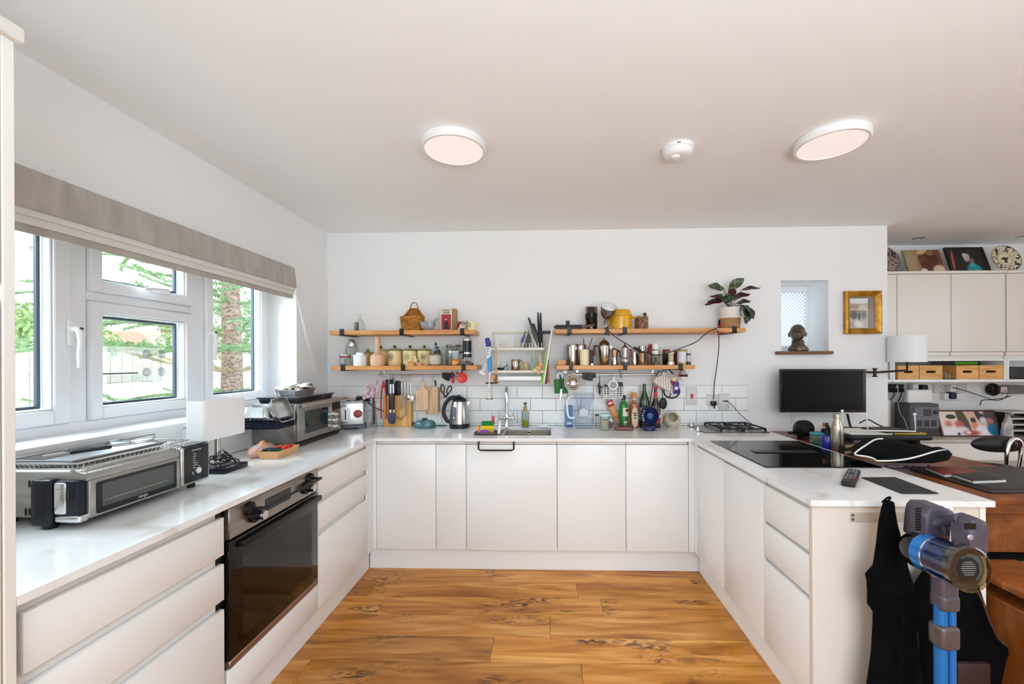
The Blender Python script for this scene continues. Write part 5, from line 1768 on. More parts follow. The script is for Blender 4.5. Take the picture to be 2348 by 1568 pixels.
# ---- lower right shelf
z = ZRL
x,R,h = spot(1278,1296,825.5,YM-0.04,z)
one('wooden_block','small plain wooden block at the end of the coffee-pot shelf','block',MB().rbox(-R,R,-0.04,0.04,0,h,0.002,1),PINE,(x,YM-0.04,z+0.0005))
CAN = [('body',[(0,0),(0.98,0),(1,0.02),(1,0.82),(0,0.82)],M('#bdb6ad',0.14,1.0)),('lid',[(0,0.825),(1.02,0.825),(1.02,0.95),(0.96,1.0),(0,1.0)],M('#c7c0b7',0.16,1.0))]
t,R,h = vessel('steel_canister','tall polished steel canister with lid beside the wooden block','canister',1299,1327,790,YM,z,CAN,32)
text('TEA COFFEE',0.014,t,(0.008,-R*1.003,0.02),FRONT,M('#3a3530',0.5),sx=0.8)
vessel('steel_canister','polished steel canister half hidden behind the cream beaker','canister',1318,1345,790,YM+0.055,z,CAN,32)
t,R,h = vessel('cream_beaker','cream ceramic beaker on the coffee-pot shelf holding two wooden sticks','beaker',1329.5,1350,801.5,YM-0.065,z,[('cup',[(0,0),(0.94,0),(1,0.03),(1,0.98),(0.96,1),(0.88,0.98),(0.88,0.08),(0,0.08)],CREAM)])
for u,v,du,lab in ((1338,775,2,'upright brown wooden stick in the cream beaker'),(1358,775,-4,'slanting brown wooden stick in the cream beaker')):
 p1 = at_y(u,v,YM-0.065)
 p0 = Vector((t.location.x+du*0.0012,YM-0.065,z+0.012))
 one('wooden_stick',lab,'stick',MB().tube([(0,0,0),p1-p0],0.0035,8),M('#6d3f2c',0.5),p0)
x,R,h = spot(1351,1360,802,YM+0.0,z)
t = thing('grinder_handle','dark brown leather-wrapped handle standing on a small steel disc','handle',(x,YM-0.02,z+0.0005))
obj('paddle',MB().prism(rounded(-R,R,0.012,h,0.008),-0.006,0.006,'y',0.002),M('#3d221a',0.5),t)
obj('foot_disc',MB().lathe([(0,0),(0.02,0),(0.02,0.012),(0,0.014)],20),CHROME,t)
# espresso pots
MOKA = M('#b5aca2',0.13,1.0)
t,R,h = vessel('espresso_pot','large polished domed espresso pot with brown handle, tallest on its shelf','coffee pot',1372,1399,776,YM-0.01,z,
 [('boiler',[(0,0),(0.62,0),(0.68,0.03),(0.78,0.2),(0.8,0.24),(0,0.24)],M('#a4855a',0.2,0.9)),('top',[(0,0.245),(0.82,0.245),(0.9,0.32),(1,0.62),(0.98,0.72),(0,0.72)],MOKA),('lid',[(0,0.725),(0.96,0.725),(0.8,0.84),(0.45,0.92),(0.12,0.935),(0,0.935)],MOKA),('knob',[(0,0.935),(0.12,0.935),(0.14,1),(0,1)],M('#43241c',0.4))],28)
obj('handle',MB().tube([(-R*0.9,0,h*0.7),(-R*1.6,0,h*0.73)],0.005,8).rbox(-R*1.85,-R*1.5,-0.008,0.008,h*0.36,h*0.75,0.003,2),M('#43241c',0.4),t)
obj('spout',MB().prism([(R*0.85,h*0.72),(R*1.35,h*0.72),(R*0.9,h*0.55)],-0.008,0.008,'y'),MOKA,t)
t,R,h = vessel('espresso_pot','small faceted steel moka pot between the domed pot and the waisted pot','coffee pot',1399,1419,798,YM-0.03,z,
 [('boiler',[(0,0),(0.72,0),(0.76,0.05),(0.62,0.42),(0,0.42)],MOKA),('top',[(0,0.43),(0.62,0.43),(0.66,0.48),(0.95,0.88),(0,0.88)],MOKA),('lid',[(0,0.885),(0.97,0.885),(0.4,0.96),(0.15,0.96),(0.15,1),(0,1)],M('#6d665f',0.3,0.8))],8,rz=0.3)
obj('handle',MB().tube(smooth_path([(R*0.9,0,h*0.82),(R*1.35,0,h*0.8),(R*1.4,0,h*0.45)],4),0.005,8),BLACK,t)
t,R,h = vessel('espresso_pot','waisted brushed aluminium espresso pot with dark red knob','coffee pot',1423,1443,787,YM-0.05,z,
 [('boiler',[(0,0),(0.7,0),(0.8,0.03),(0.98,0.16),(0.92,0.3),(0.7,0.36),(0,0.36)],M('#aca7a1',0.3,0.95)),('top',[(0,0.365),(0.66,0.365),(0.62,0.5),(0.76,0.7),(0.74,0.78),(0,0.78)],M('#b2ada7',0.3,0.95)),('lid',[(0,0.785),(0.72,0.785),(0.45,0.88),(0.15,0.91),(0,0.91)],M('#b2ada7',0.3,0.95)),('knob',[(0,0.91),(0.15,0.91),(0.17,1),(0,1)],M('#6a1f24',0.4))],24)
obj('handle',MB().tube([(R*0.6,0,h*0.72),(R*1.1,0,h*0.74)],0.004,8).rbox(R*1.05,R*1.6,-0.007,0.007,h*0.36,h*0.72,0.003,2),M('#8d1f26',0.35),t)
# jars, pots and tins towards the wall plug
t,R,h = vessel('steel_saucepan','small polished steel lidded pot on the coffee-pot shelf','pot',1456,1488,793,YM-0.01,z,
 [('pot',[(0,0),(0.96,0),(1,0.03),(1,0.6),(1.03,0.62),(0,0.62)],M('#c2bdb7',0.1,1.0)),('lid',[(0,0.63),(1.0,0.63),(0.7,0.7),(0,0.72)],M('#c2bdb7',0.1,1.0)),('upper_tin',[(0,0.72),(0.55,0.72),(0.55,0.98),(0,1)],M('#a09b95',0.15,1.0))],32)
vessel('small_steel_jug','little polished steel jug beside the steel pot','jug',1451,1459,808,YM-0.07,z,[('jug',[(0,0),(0.8,0),(1,0.25),(0.7,0.7),(0.85,1),(0.7,1),(0,0.9)],CHROME)],16)
x,R,h = spot(1486,1500,789,YM+0.05,z)
t = thing('red_tin','red and white tin standing behind the white-capped spice jar','tin',(x,YM+0.05,z+0.0005))
obj('tin',MB().rbox(-R,R,-0.02,0.02,0,h*0.86,0.002,1),M('#a3212a',0.4),t)
obj('lid',MB().rbox(-R*0.8,R*0.8,-0.016,0.016,h*0.865,h,0.002,1),M('#c2333a',0.4),t)
SJ = [('jar',[(0,0),(0.94,0),(1,0.03),(1,0.66),(0.8,0.72),(0.74,0.72),(0.9,0.64),(0.9,0.05),(0,0.05)],KIL)]
t,R,h = vessel('spice_jar','glass jar with white cap and square label beside the steel pot','jar',1493,1512,788.5,YM-0.03,z,SJ+[('cap',[(0,0.74),(0.78,0.74),(0.78,0.98),(0.7,1),(0,1)],WHITE)])
obj('label',MB().lathe([(R*1.005,h*0.5),(R*1.005,h*0.68)],16,ang=1.6,mx=Matrix.Rotation(-2.6,4,'Z')),M('#e6e4df',0.6),t)
obj('contents',MB().lathe([(0,h*0.06),(R*0.88,h*0.06),(R*0.88,h*0.35),(0,h*0.37)],16),M('#6d5a45',0.9),t)
vessel('spice_jar','empty clear low glass in front of the red tin','jar',1486,1501,813,YM-0.06,z,[('jar',[(0,0),(0.9,0),(1,0.05),(1,1),(0.92,1),(0.9,0.1),(0,0.1)],GLASS)])
t,R,h = vessel('spice_jar','dark glass jar with dark red lid on the coffee-pot shelf','jar',1519,1537,801.5,YM-0.01,z,[('jar',[(0,0),(0.94,0),(1,0.03),(1,0.7),(0.85,0.75),(0,0.75)],glassy('brown_glass','#8d7668',0.3)),('lid',[(0,0.76),(0.93,0.76),(0.93,0.97),(0.88,1),(0,1)],M('#7e1d28',0.35)),('contents',[(0,0.02),(0.85,0.02),(0.85,0.5),(0,0.5)],M('#4a3a30',0.9))])
t,R,h = vessel('mustard_jar','small glass mustard jar with pale lid on a white tin','jar',1530,1546,806,YM-0.06,z,[('tin_base',[(0,0),(1,0),(1,0.22),(0,0.22)],M('#d9d6d1',0.3,0.5)),('jar',[(0,0.225),(0.75,0.225),(0.8,0.8),(0,0.8)],M('#b9b385',0.3)),('lid',[(0,0.805),(0.95,0.805),(0.95,0.95),(0.8,1),(0,1)],M('#d9cfcf',0.4))])
t,R,h = vessel('label_tin','tin with white label, red rim and greenish lid near the shelf end','tin',1553,1573,802,YM-0.03,z,[('tin',[(0,0),(0.97,0),(1,0.02),(1,0.2),(0.98,0.2),(0.98,0.86),(1,0.86),(1,0.9),(0,0.9)],M('#d8c3a0',0.4)),('lid',[(0,0.9),(1.02,0.9),(1.02,0.96),(0.9,1),(0,1)],M('#8d8a45',0.4)),('paper_label',[(0.985,0.22),(1.0,0.22),(1.0,0.84),(0.985,0.84)],M('#dfdfe2',0.6))])
vessel('red_cylinder','dark red tin half hidden behind the white-labelled tin','tin',1544,1558,805,YM+0.05,z,[('tin',[(0,0),(1,0),(1,0.97),(0.95,1),(0,1)],M('#6b1c22',0.4))])
t,R,h = vessel('spice_shaker','last spice shaker on its shelf, black and white label','jar',1574,1584,801,YM-0.03,z,[('jar',[(0,0),(1,0),(1,0.74),(0,0.74)],M('#3a363a',0.3)),('cap',[(0,0.75),(0.9,0.75),(0.9,1),(0,1)],M('#d7d5d6',0.4)),('paper_label',[(1.0,0.2),(1.02,0.2),(1.02,0.62),(1.0,0.62)],M('#c6c4c2',0.6))])
# lamp lead with inline switch, down to the wall plug
pts = [at_y(u,v,y) for u,v,y in ((1393,757,YS-0.02),(1416,776,YS-0.025),(1440,790,YS-0.03),(1452,798,YS-0.032),(1466,804,YS-0.03),(1490,811,YS-0.03),(1508,814,YS-0.03),(1530,810,YS-0.03),(1556,800,YS-0.03),(1594,785,YS-0.03),(1615,768,YS-0.03),(1632,757,YS-0.03),(1644,755,YS-0.028),(1648,768,YS+0.0),(1648,800,YS+0.1),(1643,845,YS+0.17),(1638,880,YS+0.2),(1637,905,YS+0.2),(1637,914,YS+0.21))]
t = thing('lamp_lead','black flex looping from the clip spotlight down to the wall plug','cable',pts[0])
obj('flex',MB().tube(smooth_path([p_-pts[0] for p_ in pts],5),0.0032,7),M('#15130f',0.5),t)
a,b = at_y(1453,797,YS-0.032) - pts[0],at_y(1470,806,YS-0.03) - pts[0]
obj('inline_switch',MB().tube([a,a.lerp(b,0.1),a.lerp(b,0.9),b],[0.006,0.0105,0.0105,0.006],10),BLACK,t)

# ================================================================== RAILS, HANGING TOOLS, DISH RACK
YR = 3.225                                    # rails hang this far forward
WOODB = noisy('worn_board_wood',[(0.25,'#c39a72'),(0.55,'#dcbb96'),(0.8,'#e9d0b2')],(9,1,1.5),3,7,0.6,distort=0.7,randpos=True)

def rail(label,u0,u1,v,hooks):
 a,b = at_y(u0,v,YR),at_y(u1,v,YR)
 t = thing('hanging_rail',label,'rail',((a.x+b.x)/2,YR,(a.z+b.z)/2))
 hw = (b.x-a.x)/2
 obj('bar',MB().cyl((-hw,0,0),(hw,0,0),0.0055,12),CHROME,t)
 for s_ in (-1,1):
  obj('bracket',MB().tube(smooth_path([(s_*(hw-0.012),YB-YR-0.002,0.022),(s_*(hw-0.012),0.012,0.02),(s_*(hw-0.012),0,0.0)],4),0.004,8).cyl((s_*(hw-0.012),YB-YR-0.006,0.022),(s_*(hw-0.012),YB-YR-0.001,0.022),0.011,14),CHROME,t)
 for u in hooks:
  x = at_y(u,v,YR).x - t.location.x
  obj('hook',MB().tube(smooth_path([(x,0.006,-0.004),(x,0.0,0.0075),(x,-0.0075,0.0),(x,-0.006,-0.014),(x,0.0,-0.026),(x,0.005,-0.020)],4),0.0016,6),STEEL,t)
 return t

rail('steel hook rail under the window-side shelf with utensils',869,1050,860,(878,895,900,923,929,936,939,969,995,1014))
rail('steel hook rail under the coffee-pot shelf',1322,1506,858.5,(1330,1374,1410))

def hang_at(u,v,y=YR):
 return at_y(u,v,y)

# red tongs
p_ = at_y(879.5,876,YR-0.01)
t = thing('red_tongs','long red-edged tongs hanging first on the utensil rail','tongs',p_)
L = p_.z - at_y(876,960,YR-0.01).z
RT = M('#b9322c',0.4)
for s_ in (-1,1):
 obj('arm',MB().tube(smooth_path([(0.003*s_,0,-0.006),(0.014*s_,0,-L*0.2),(0.021*s_,0,-L*0.6),(0.019*s_,0,-L)],5),0.0055,8,flat=1.5),RT,t)
obj('head_ring',MB().ring((0,0,0),0.007,0.0035,'y',18),RT,t)
obj('grip',MB().prism([(-0.008,-0.008),(0.008,-0.008),(0.013,-0.045),(-0.013,-0.045)],-0.005,0.005,'y',0.002),RT,t)
# black and steel tongs with scoop ends
p_ = at_y(898,873,YR-0.015)
t = thing('black_tongs','black and steel tongs with dark silicone tips hanging beside the red tongs','tongs',p_)
L = p_.z - at_y(896,974,YR-0.015).z
for s_ in (-1,1):
 obj('arm',MB().tube([(0.009*s_,0.002*s_,-0.01),(0.013*s_,0.004*s_,-L*0.72)],0.0085,8,flat=0.5),STEEL,t)
 obj('grip',MB().rbox(0.013*s_-0.010,0.013*s_+0.010,-0.008,0.008,-L*0.66,-L*0.28,0.005,2),M('#202127',0.5),t)
 obj('tip',MB().tube(smooth_path([(0.013*s_,0,-L*0.72),(0.014*s_,0,-L*0.85),(0.008*s_,0,-L+0.006)],4),[0.011,0.015,0.017,0.018,0.018,0.017,0.015,0.012,0.006],10,flat=0.55),M('#3a4150',0.5),t)
obj('lock_head',MB().rbox(-0.017,0.017,-0.008,0.008,-0.026,0.012,0.004,2),M('#181a22',0.5),t)
obj('lock_ring',MB().ring((0.013,0,0.016),0.008,0.0022,'y',16),M('#181a22',0.5),t)
# whisks, spoon, ladle
def whisk(u,v0,v1,lab,y,rw):
 p_ = at_y(u,v0,y)
 L = p_.z - at_y(u,v1,y).z
 t = thing('whisk',lab,'whisk',p_)
 obj('handle',MB().lathe([(0,-0.012),(0.005,-0.012),(0.006,-L*0.42),(0.004,-L*0.48),(0,-L*0.48)][::-1],12),STEEL,t)
 obj('eyelet',MB().ring((0,0,-0.006),0.006,0.0015,'y',14,6),STEEL,t)
 m = MB()
 for k in range(5):
  a = pi*k/5
  pts = [(rw*sin(q)*cos(a),rw*sin(q)*sin(a),-L*0.47-(L*0.53)*(0.5-0.5*cos(q))) for q in [pi*i/9 for i in range(10)]]
  pts2 = [(-x,-y_,z_) for x,y_,z_ in pts[::-1]]
  m.tube(smooth_path(pts[:-1]+pts2[0:],2),0.0011,5)
 obj('wire_balloon',m,STEEL,t)

whisk(921,874,936,'steel balloon whisk hanging in front of the knife block',YR-0.02,0.013)
whisk(928,872,955,'longer whisk hanging behind the ladle before the knife block',YR-0.019,0.021)
for u,v1,lab,rb,y,hole in ((935,906,'small steel spoon hanging between whisks and ladle',0.012,YR-0.004,0),(941,913,'steel ladle with round shiny bowl, last of the row',0.029,YR-0.022,1)):
 p_ = at_y(u,874,y)
 L = p_.z - at_y(u,v1,y).z
 t = thing('ladle' if hole else 'kitchen_spoon',lab,'ladle' if hole else 'spoon',p_)
 obj('handle',MB().tube([(0,0,-0.004),(0.0,0,-L*0.5),(0,0,-L+rb*0.6)],[0.005,0.004,0.0045],8,flat=0.5),STEEL,t)
 obj('eyelet',MB().ring((0,0,0.002),0.005,0.0014,'y',14,6),STEEL,t)
 obj('bowl',MB().lathe([(0,0.010),(rb*0.6,0.007),(rb,0),(rb*0.97,-0.001),(rb*0.55,0.004),(0,0.007)],24,mx=Matrix.Translation((0,0,-L)) @ Matrix.Rotation(pi/2,4,'X')),CHROME,t)
# knife block with knives
a,b = at_y(880,974,YR+0.01),at_y(943,974,YR+0.01)
zt_ = at_y(940,905,YR+0.02).z
t = thing('knife_block','light wood knife block on the worktop behind the hanging whisks','knife block',((a.x+b.x)/2,YR+0.035,WT+0.0005))
hw = (b.x-a.x)/2
KW = noisy('knife_block_wood',[(0.3,'#c08a48'),(0.6,'#d9a661'),(0.8,'#e3b878')],(14,3,1),2,5,0.45,distort=0.3)
obj('block',MB().rbox(-hw,hw,-0.03,0.03,0,zt_-WT-0.004,0.003,1),KW,t)
m = MB()
for s_ in ((-0.022,-0.006,0.03,0.048),(0.024,0.006,0.03,0.048)):
 pass
m.prism([(-0.006,0.068),(0.025,0.044),(0.056,0.068),(0.048,0.088),(0.025,0.072),(0.002,0.088)],-0.0306,-0.0298,'y')
obj('burnt_mark',m,M('#a97c49',0.6),t)
for k,(u,vt,w,dz,lab) in enumerate(((886.5,870,0.010,0,'curved black handle'),(912,873,0.019,0,'broad black handle with three rivets'),(904,878,0.008,0,'slim black handle'))):
 q = at_y(u,vt,YR+0.03) - t.location
 zb_ = zt_ - WT - 0.012
 kn = obj('knife_handle',MB().rbox(q.x-w,q.x+w,-0.012,0.012,zb_,q.z,0.006,2),M('#111216',0.4),t)
 if k == 1:
  for zz in (0.25,0.5,0.78):
   obj('rivet',MB().ball((q.x,-0.0122,zb_+(q.z-zb_)*zz),0.003,0.0012,0.003,10,6),STEEL,kn)
 obj('blade',MB().box(q.x-w*0.8,q.x+w*0.8,-0.001,0.001,zb_-0.06,zb_),STEEL,kn)
# paddle board and rectangular boards
p_ = at_y(968.5,874,YR-0.012)
t = thing('paddle_board','small worn wooden paddle board hanging by its handle','chopping board',p_)
s_ = YR/950
m = MB()
out = [(0.0,0.002)]
hwid,bw,Lh,Lb = 0.016,0.0485,0.058,at_y(968,874,YR).z - at_y(968,940,YR).z
right = [(0.010,0.002),(hwid,-0.008),(hwid-0.002,-0.03),(hwid,-0.045),(0.03,-Lh),(bw,-Lh-0.02),(bw,-Lb+0.012),(bw-0.012,-Lb)]
poly = right + [(-x,z_) for x,z_ in reversed(right)]
obj('board',m.prism(poly,-0.008,0.008,'y',0.003),WOODB,t)
obj('leather_loop',MB().ring((0,-0.0,0.004),0.008,0.0016,'y',14,6),M('#5a3b26',0.7),t)
a,b = at_y(976,887,YR+0.022),at_y(1004,950,YR+0.022)
t = thing('chopping_board','rectangular pale wooden board hanging behind the paddle board','chopping board',((a.x+b.x)/2,YR+0.022,a.z))
hw,L = (b.x-a.x)/2 + 0.002,a.z - b.z
obj('board',MB().prism(rounded(-hw,hw,-L,0,0.010),-0.008,0.008,'y',0.002),WOODB,t)
obj('hanging_hole',MB().lathe([(0,0),(0.0035,0),(0.0035,0.0006),(0,0.0006)],14,mx=Matrix.Translation((-0.002,-0.0084,-0.012)) @ Matrix.Rotation(pi/2,4,'X')),M('#3a2a1d',0.8),t)
a,b = at_y(1000,889,YR+0.05),at_y(1010,945,YR+0.05)
one('chopping_board','thin stack-back board edge just behind the pale rectangular board','chopping board',MB().prism(rounded(-0.045,b.x-a.x-0.005,-(a.z-b.z),0,0.008),-0.006,0.006,'y',0.002),noisy('tan_board',[(0.3,'#a77d4f'),(0.7,'#c79b66')],(9,1,1.5),3,6,0.6),(a.x,YR+0.055,a.z))
# peeler with green handle
p_ = at_y(996,868,YR-0.002)
t = thing('vegetable_peeler','peeler with black and mint green handle hanging above the boards','peeler',p_)
obj('handle',MB().tube([(0.006,0,-0.012),(0.008,0,-0.03),(0.009,0,-0.058)],[0.006,0.009,0.007],10),M('#191c1c',0.4),t)
obj('green_insert',MB().tube([(0.003,-0.006,-0.03),(0.004,-0.006,-0.058)],0.005,8),M('#7fc2a0',0.4),t)
obj('blade',MB().tube([(-0.024,0,0.018),(-0.004,0,-0.024)],0.0025,6),STEEL,t)
# scissors
p_ = at_y(1021,909,YR)
t = thing('kitchen_scissors','black-handled kitchen scissors hanging blades down beside the kettle','scissors',p_)
for s_,cx_,cz_,rot in ((-1,-0.021,0.062,0.12),(1,0.03,0.052,-0.42)):
 pts = []
 for k in range(20):
  a = 2*pi*k/20
  x,z_ = 0.0145*cos(a)*(1+0.12*sin(a)),0.032*sin(a)
  pts.append((cx_+x*cos(rot)-z_*sin(rot),0,cz_+x*sin(rot)+z_*cos(rot)))
 obj('handle',MB().tube(pts,0.0052,8,closed=True).tube([(cx_+0.006*-s_,0,cz_-0.03),(0.004*s_,0,0.0),(0.0,0,-0.012)],[0.006,0.008,0.006],8),M('#15181f',0.4),t)
 obj('blade',MB().prism([(-0.007+0.003*s_,0.0),(0.007+0.003*s_,0.0),(-0.004*s_+0.003,-0.062),(-0.004*s_-0.001,-0.064)],0.002*s_-0.001,0.002*s_+0.001,'y'),STEEL,t)
obj('pivot',MB().lathe([(0,0),(0.005,0),(0.004,0.003),(0,0.0035)],14,mx=Matrix.Translation((0,-0.003,-0.010)) @ Matrix.Rotation(pi/2,4,'X')),STEEL,t)
# black measuring cup, pink & red brush, red disc
a,b = at_y(1014,857,YR-0.012),at_y(1035,873,YR-0.012)
t = thing('folded_cloth','small black folded cloth draped over the utensil rail','cloth',((a.x+b.x)/2,YR,a.z))
hw = (b.x-a.x)/2
obj('cloth',MB().prism([(-hw,0.006),(hw,0.004),(hw*0.95,-0.048),(hw*0.2,-0.055),(-hw*0.4,-0.046),(-hw,-0.030)],-0.012,-0.008,'y',0.001).prism([(-hw,0.006),(hw,0.004),(hw*0.9,-0.03),(-hw*0.9,-0.034)],0.008,0.012,'y',0.001).box(-hw,hw,-0.012,0.012,0.0058,0.009),noisy('charcoal_cloth',[(0.4,'#17181a'),(0.6,'#3a3c3e')],(1,1,1),30,3,0.9),t)
p_ = at_y(1040,852,YR-0.02)
t = thing('oven_thermometer','dark red and pink oval pastry tool hanging by the red disc','kitchen tool',p_)
obj('upper_pad',MB().ball((-0.006,0,-0.032),0.013,0.006,0.034,14,10),M('#5d1322',0.4),t)
obj('lower_pad',MB().ball((-0.006,-0.004,-0.068),0.014,0.006,0.028,14,10),M('#b3273c',0.4),t)
obj('pink_edge',MB().tube(smooth_path([(-0.020,-0.006,-0.05),(-0.018,-0.009,-0.08),(-0.004,-0.009,-0.094)],4),0.004,8),M('#e4a3ae',0.5),t)
obj('hanging_loop',MB().tube(smooth_path([(-0.004,0,-0.004),(0.004,0,0.012),(0.008,0,0.0),(0.004,0,-0.02)],4),0.002,6),STEEL,t)
p_ = at_y(1059.5,866,YR-0.03)
t = thing('red_pan_lid','bright red round silicone lid hanging under the shelf end','lid',p_)
R = (at_y(1071.5,866,YR-0.03).x-at_y(1047.5,866,YR-0.03).x)/2
obj('disc',MB().lathe([(0,0),(R*0.9,0),(R,0.003),(R,0.006),(R*0.9,0.004),(0,0.004)],36,mx=Matrix.Rotation(pi/2,4,'X') @ Matrix.Rotation(0.1,4,'Y')),M('#e2301f',0.35),t)
obj('hanging_tab',MB().rbox(-0.004,0.004,-0.004,0.004,R*0.95,R+0.02,0.002,1),BLACK,t)

# ------------------------------------------------------------------ wall mounted dish rack
YD_ = 3.08
RK = M('#e3dacb',0.5)
xl,xr = at_y(1122,800,YD_).x,at_y(1247,800,YD_).x
z1_,z2_ = at_y(1180,800,YD_).z,at_y(1180,852,YD_).z
ztop = at_y(1140,760,YB-0.02).z
t = thing('dish_rack','cream wall-mounted two-tier dish rack above the sink','dish rack',((xl+xr)/2,YB,z2_))
hw = (xr-xl)/2
f = YD_ - YB
h1 = z1_ - z2_
ht = ztop - z2_
for s_ in (-1,1):
 obj('side_frame',MB().rbox(s_*hw-0.008,s_*hw+0.008,-0.02,-0.002,-0.05,ht,0.003,1).rbox(s_*hw-0.006,s_*hw+0.006,f,-0.02,-0.008,0.008,0.003,1).rbox(s_*hw-0.006,s_*hw+0.006,f,-0.02,h1-0.008,h1+0.008,0.003,1),RK,t)
obj('top_bar',MB().rbox(-hw,hw,-0.022,-0.006,ht-0.016,ht,0.003,1),RK,t)
for zz in (0,h1):
 obj('front_bar',MB().rbox(-hw,hw,f,f+0.014,zz-0.010,zz+0.010,0.003,1),RK,t)
 obj('rear_bar',MB().rbox(-hw,hw,-0.03,-0.018,zz-0.008,zz+0.008,0.003,1),RK,t)
for k in range(17):
 x = -hw + 2*hw*(k+0.7)/17.4
 obj('plate_prong',MB().tube([(x,f+0.02,h1-0.02),(x,f+0.02,h1+0.045),],0.0028,6).tube([(x,f+0.02,h1),(x,-0.03,h1)],0.0025,6),RK,t)
for k in range(12):
 x = -hw + 2*hw*(k+0.5)/12
 obj('cup_rod',MB().tube([(x,f+0.01,0.0),(x,-0.025,0.0)],0.0025,6),RK,t)
obj('drip_tray',MB().rbox(-hw+0.03,hw-0.02,f+0.02,-0.03,-0.062,-0.044,0.004,1),M('#eef0ee',0.3),t)
obj('bottom_rail',MB().rbox(-hw+0.03,hw-0.02,f+0.005,f+0.018,-0.066,-0.035,0.003,1),M('#eeefec',0.3),t)
# upper tier: lids, trays and black boards
zt1 = z1_ + 0.003
def slab(name,lab,cat,u0,v0,u1,v1,y,wpx,mat,dep=0.10,th=0.006):
 """a thin flat thing standing in the plate slots, edge towards the room, leaning"""
 a,b = at_y(u0,v0,y),at_y(u1,v1,y)
 d = b - a
 nrm = Vector((-d.z,0,d.x)).normalized()*(wpx*0.0033/2)
 m = MB()
 q = [a-a-nrm,a-a+nrm,d+nrm*0.5,d-nrm*0.5]
 m.prism([(p.x,p.z) for p in q],0,dep,'y',0.001)
 return one(name,lab,cat,m,mat,a)

slab('black_tray','black baking sheet leaning in the plate rack, pointed top','tray',1237,800,1212,728,YD_+0.05,9,M('#2b2622',0.35))
slab('black_tray','black oven tray leaning in the plate rack behind the pointed one','tray',1240,800,1222,742,YD_+0.09,13,M('#141315',0.35),0.09)
slab('baking_sheet','grey baking sheet leaning in the plate rack, lower than the black trays','tray',1230,800,1213,756,YD_+0.03,9,M('#8a8076',0.35,0.6))
slab('griddle_plate','dark triangular grill plate leaning next to the blue peeler','tray',1206,800,1214,764,YD_+0.04,13,M('#3a302a',0.4))
t = thing('black_tongs','tall black silicone tongs standing upright in the dish rack','tongs',at_y(1242,800,YD_+0.05))
for u,v in ((1233.5,716),(1239.5,717)):
 q = at_y(u,v,YD_+0.05) - t.location
 obj('arm',MB().tube(smooth_path([(-0.004,0,0.0),(q.x*0.7,0,q.z*0.45),(q.x,0,q.z)],4),[0.011]*4+[0.010,0.009,0.008,0.007,0.005],8),M('#161519',0.4),t)
q = at_y(1262,762,YD_+0.05) - t.location
obj('hinge_arm',MB().rbox(-0.004,q.x,-0.008,0.008,q.z-0.012,q.z+0.012,0.005,2),M('#161519',0.4),t)
p_ = at_y(1190,799,YD_+0.03)
t = thing('blue_gadget','blue and silver hand tool slanting in the plate slots','kitchen tool',p_)
q = at_y(1205,763,YD_+0.03) - p_
obj('handle',MB().tube([q*0.35,q*0.5,q*0.85],[0.006,0.010,0.007],10),M('#2a4f94',0.4),t)
obj('jaw',MB().tube([(0,0,0),q*0.2,q*0.4],[0.007,0.009,0.006],8),M('#aeb6bd',0.3,0.6),t)
obj('hook_end',MB().tube(smooth_path([q*0.85,q*1.0+Vector((-0.008,0,0.002)),q+Vector((0.004,0,0.006))],4),0.003,6),BLACK,t)
for k,(u0,u1,v,lab,y) in enumerate(((1131,1150,768,'white plastic funnel upside down in the dish rack',YD_+0.12),(1156,1180,781,'white chopping sheet standing in the plate slots',YD_+0.14))):
 x,R,h = spot(u0,u1,v,y,zt1)
 if k == 0:
  one('funnel',lab,'funnel',MB().lathe(scaled([(0.9,0),(1.0,0),(0.95,0.12),(0.3,0.6),(0.16,1.0),(0.1,1.0),(0.24,0.6),(0.88,0.12)],R,h),20),M('#eae7e2',0.4),(x,y,zt1+0.004))
 else:
  one('chopping_sheet',lab,'chopping board',MB().prism([(-R,0),(R,0),(R*0.7,h),(-R*0.5,h*0.9)],-0.003,0.003,'y'),M('#e9e6e1',0.5),(x,y,zt1+0.004))
# lower tier
zt2 = z2_ + 0.003
vessel('glass_tumbler','upturned clear glass tumbler on the lower tier of the dish rack','glass',1145,1166,829,YD_+0.08,zt2,[('glass',[(0.96,0),(1,0),(0.98,0.4),(0.7,1),(0,1),(0,0.96),(0.66,0.95),(0.93,0.4)],GLASS)])
one('tea_strainer','dark small strainer lying on the rack in front of the tumbler','strainer',MB().lathe([(0,0),(0.02,0.002),(0.032,0.02),(0.03,0.02),(0.018,0.004),(0,0.003)],20).cyl((0.02,0,0.02),(0.055,0.0,0.04),0.003,6),M('#4a443e',0.4,0.6),at_y(1148,849,YD_+0.04)+Vector((0,0,0.0)))
t,R,h = vessel('steel_mug','polished steel mug on the lower tier of the dish rack','mug',1172,1192,824,YD_+0.06,zt2,[('cup',[(0,0),(0.95,0),(1,0.03),(1,0.97),(0.95,1),(0.9,0.97),(0.9,0.05),(0,0.05)],M('#b8ab98',0.15,1.0))])
mt_ = t
mg = thing('steel_mug',t['label'],'mug',t.location)
for k_ in ('label','category'):
 del t[k_]
t.name = 'cup'
t.parent = mg
t.location = (0,0,0)
obj('handle',MB().tube(smooth_path([(R*0.9,0,h*0.9),(R*1.45,0,h*0.85),(R*1.5,0,h*0.25),(R*0.9,0,h*0.12)],4),0.005,8),M('#b8ab98',0.15,1.0),mg)
x,R,h = spot(1196,1211,829,YD_+0.09,zt2)
one('cream_container','tan plastic container beside the steel mug in the rack','container',MB().rbox(-R,R,-0.03,0.03,0,h,0.004,2),M('#c3a878',0.5),(x,YD_+0.1,zt2))
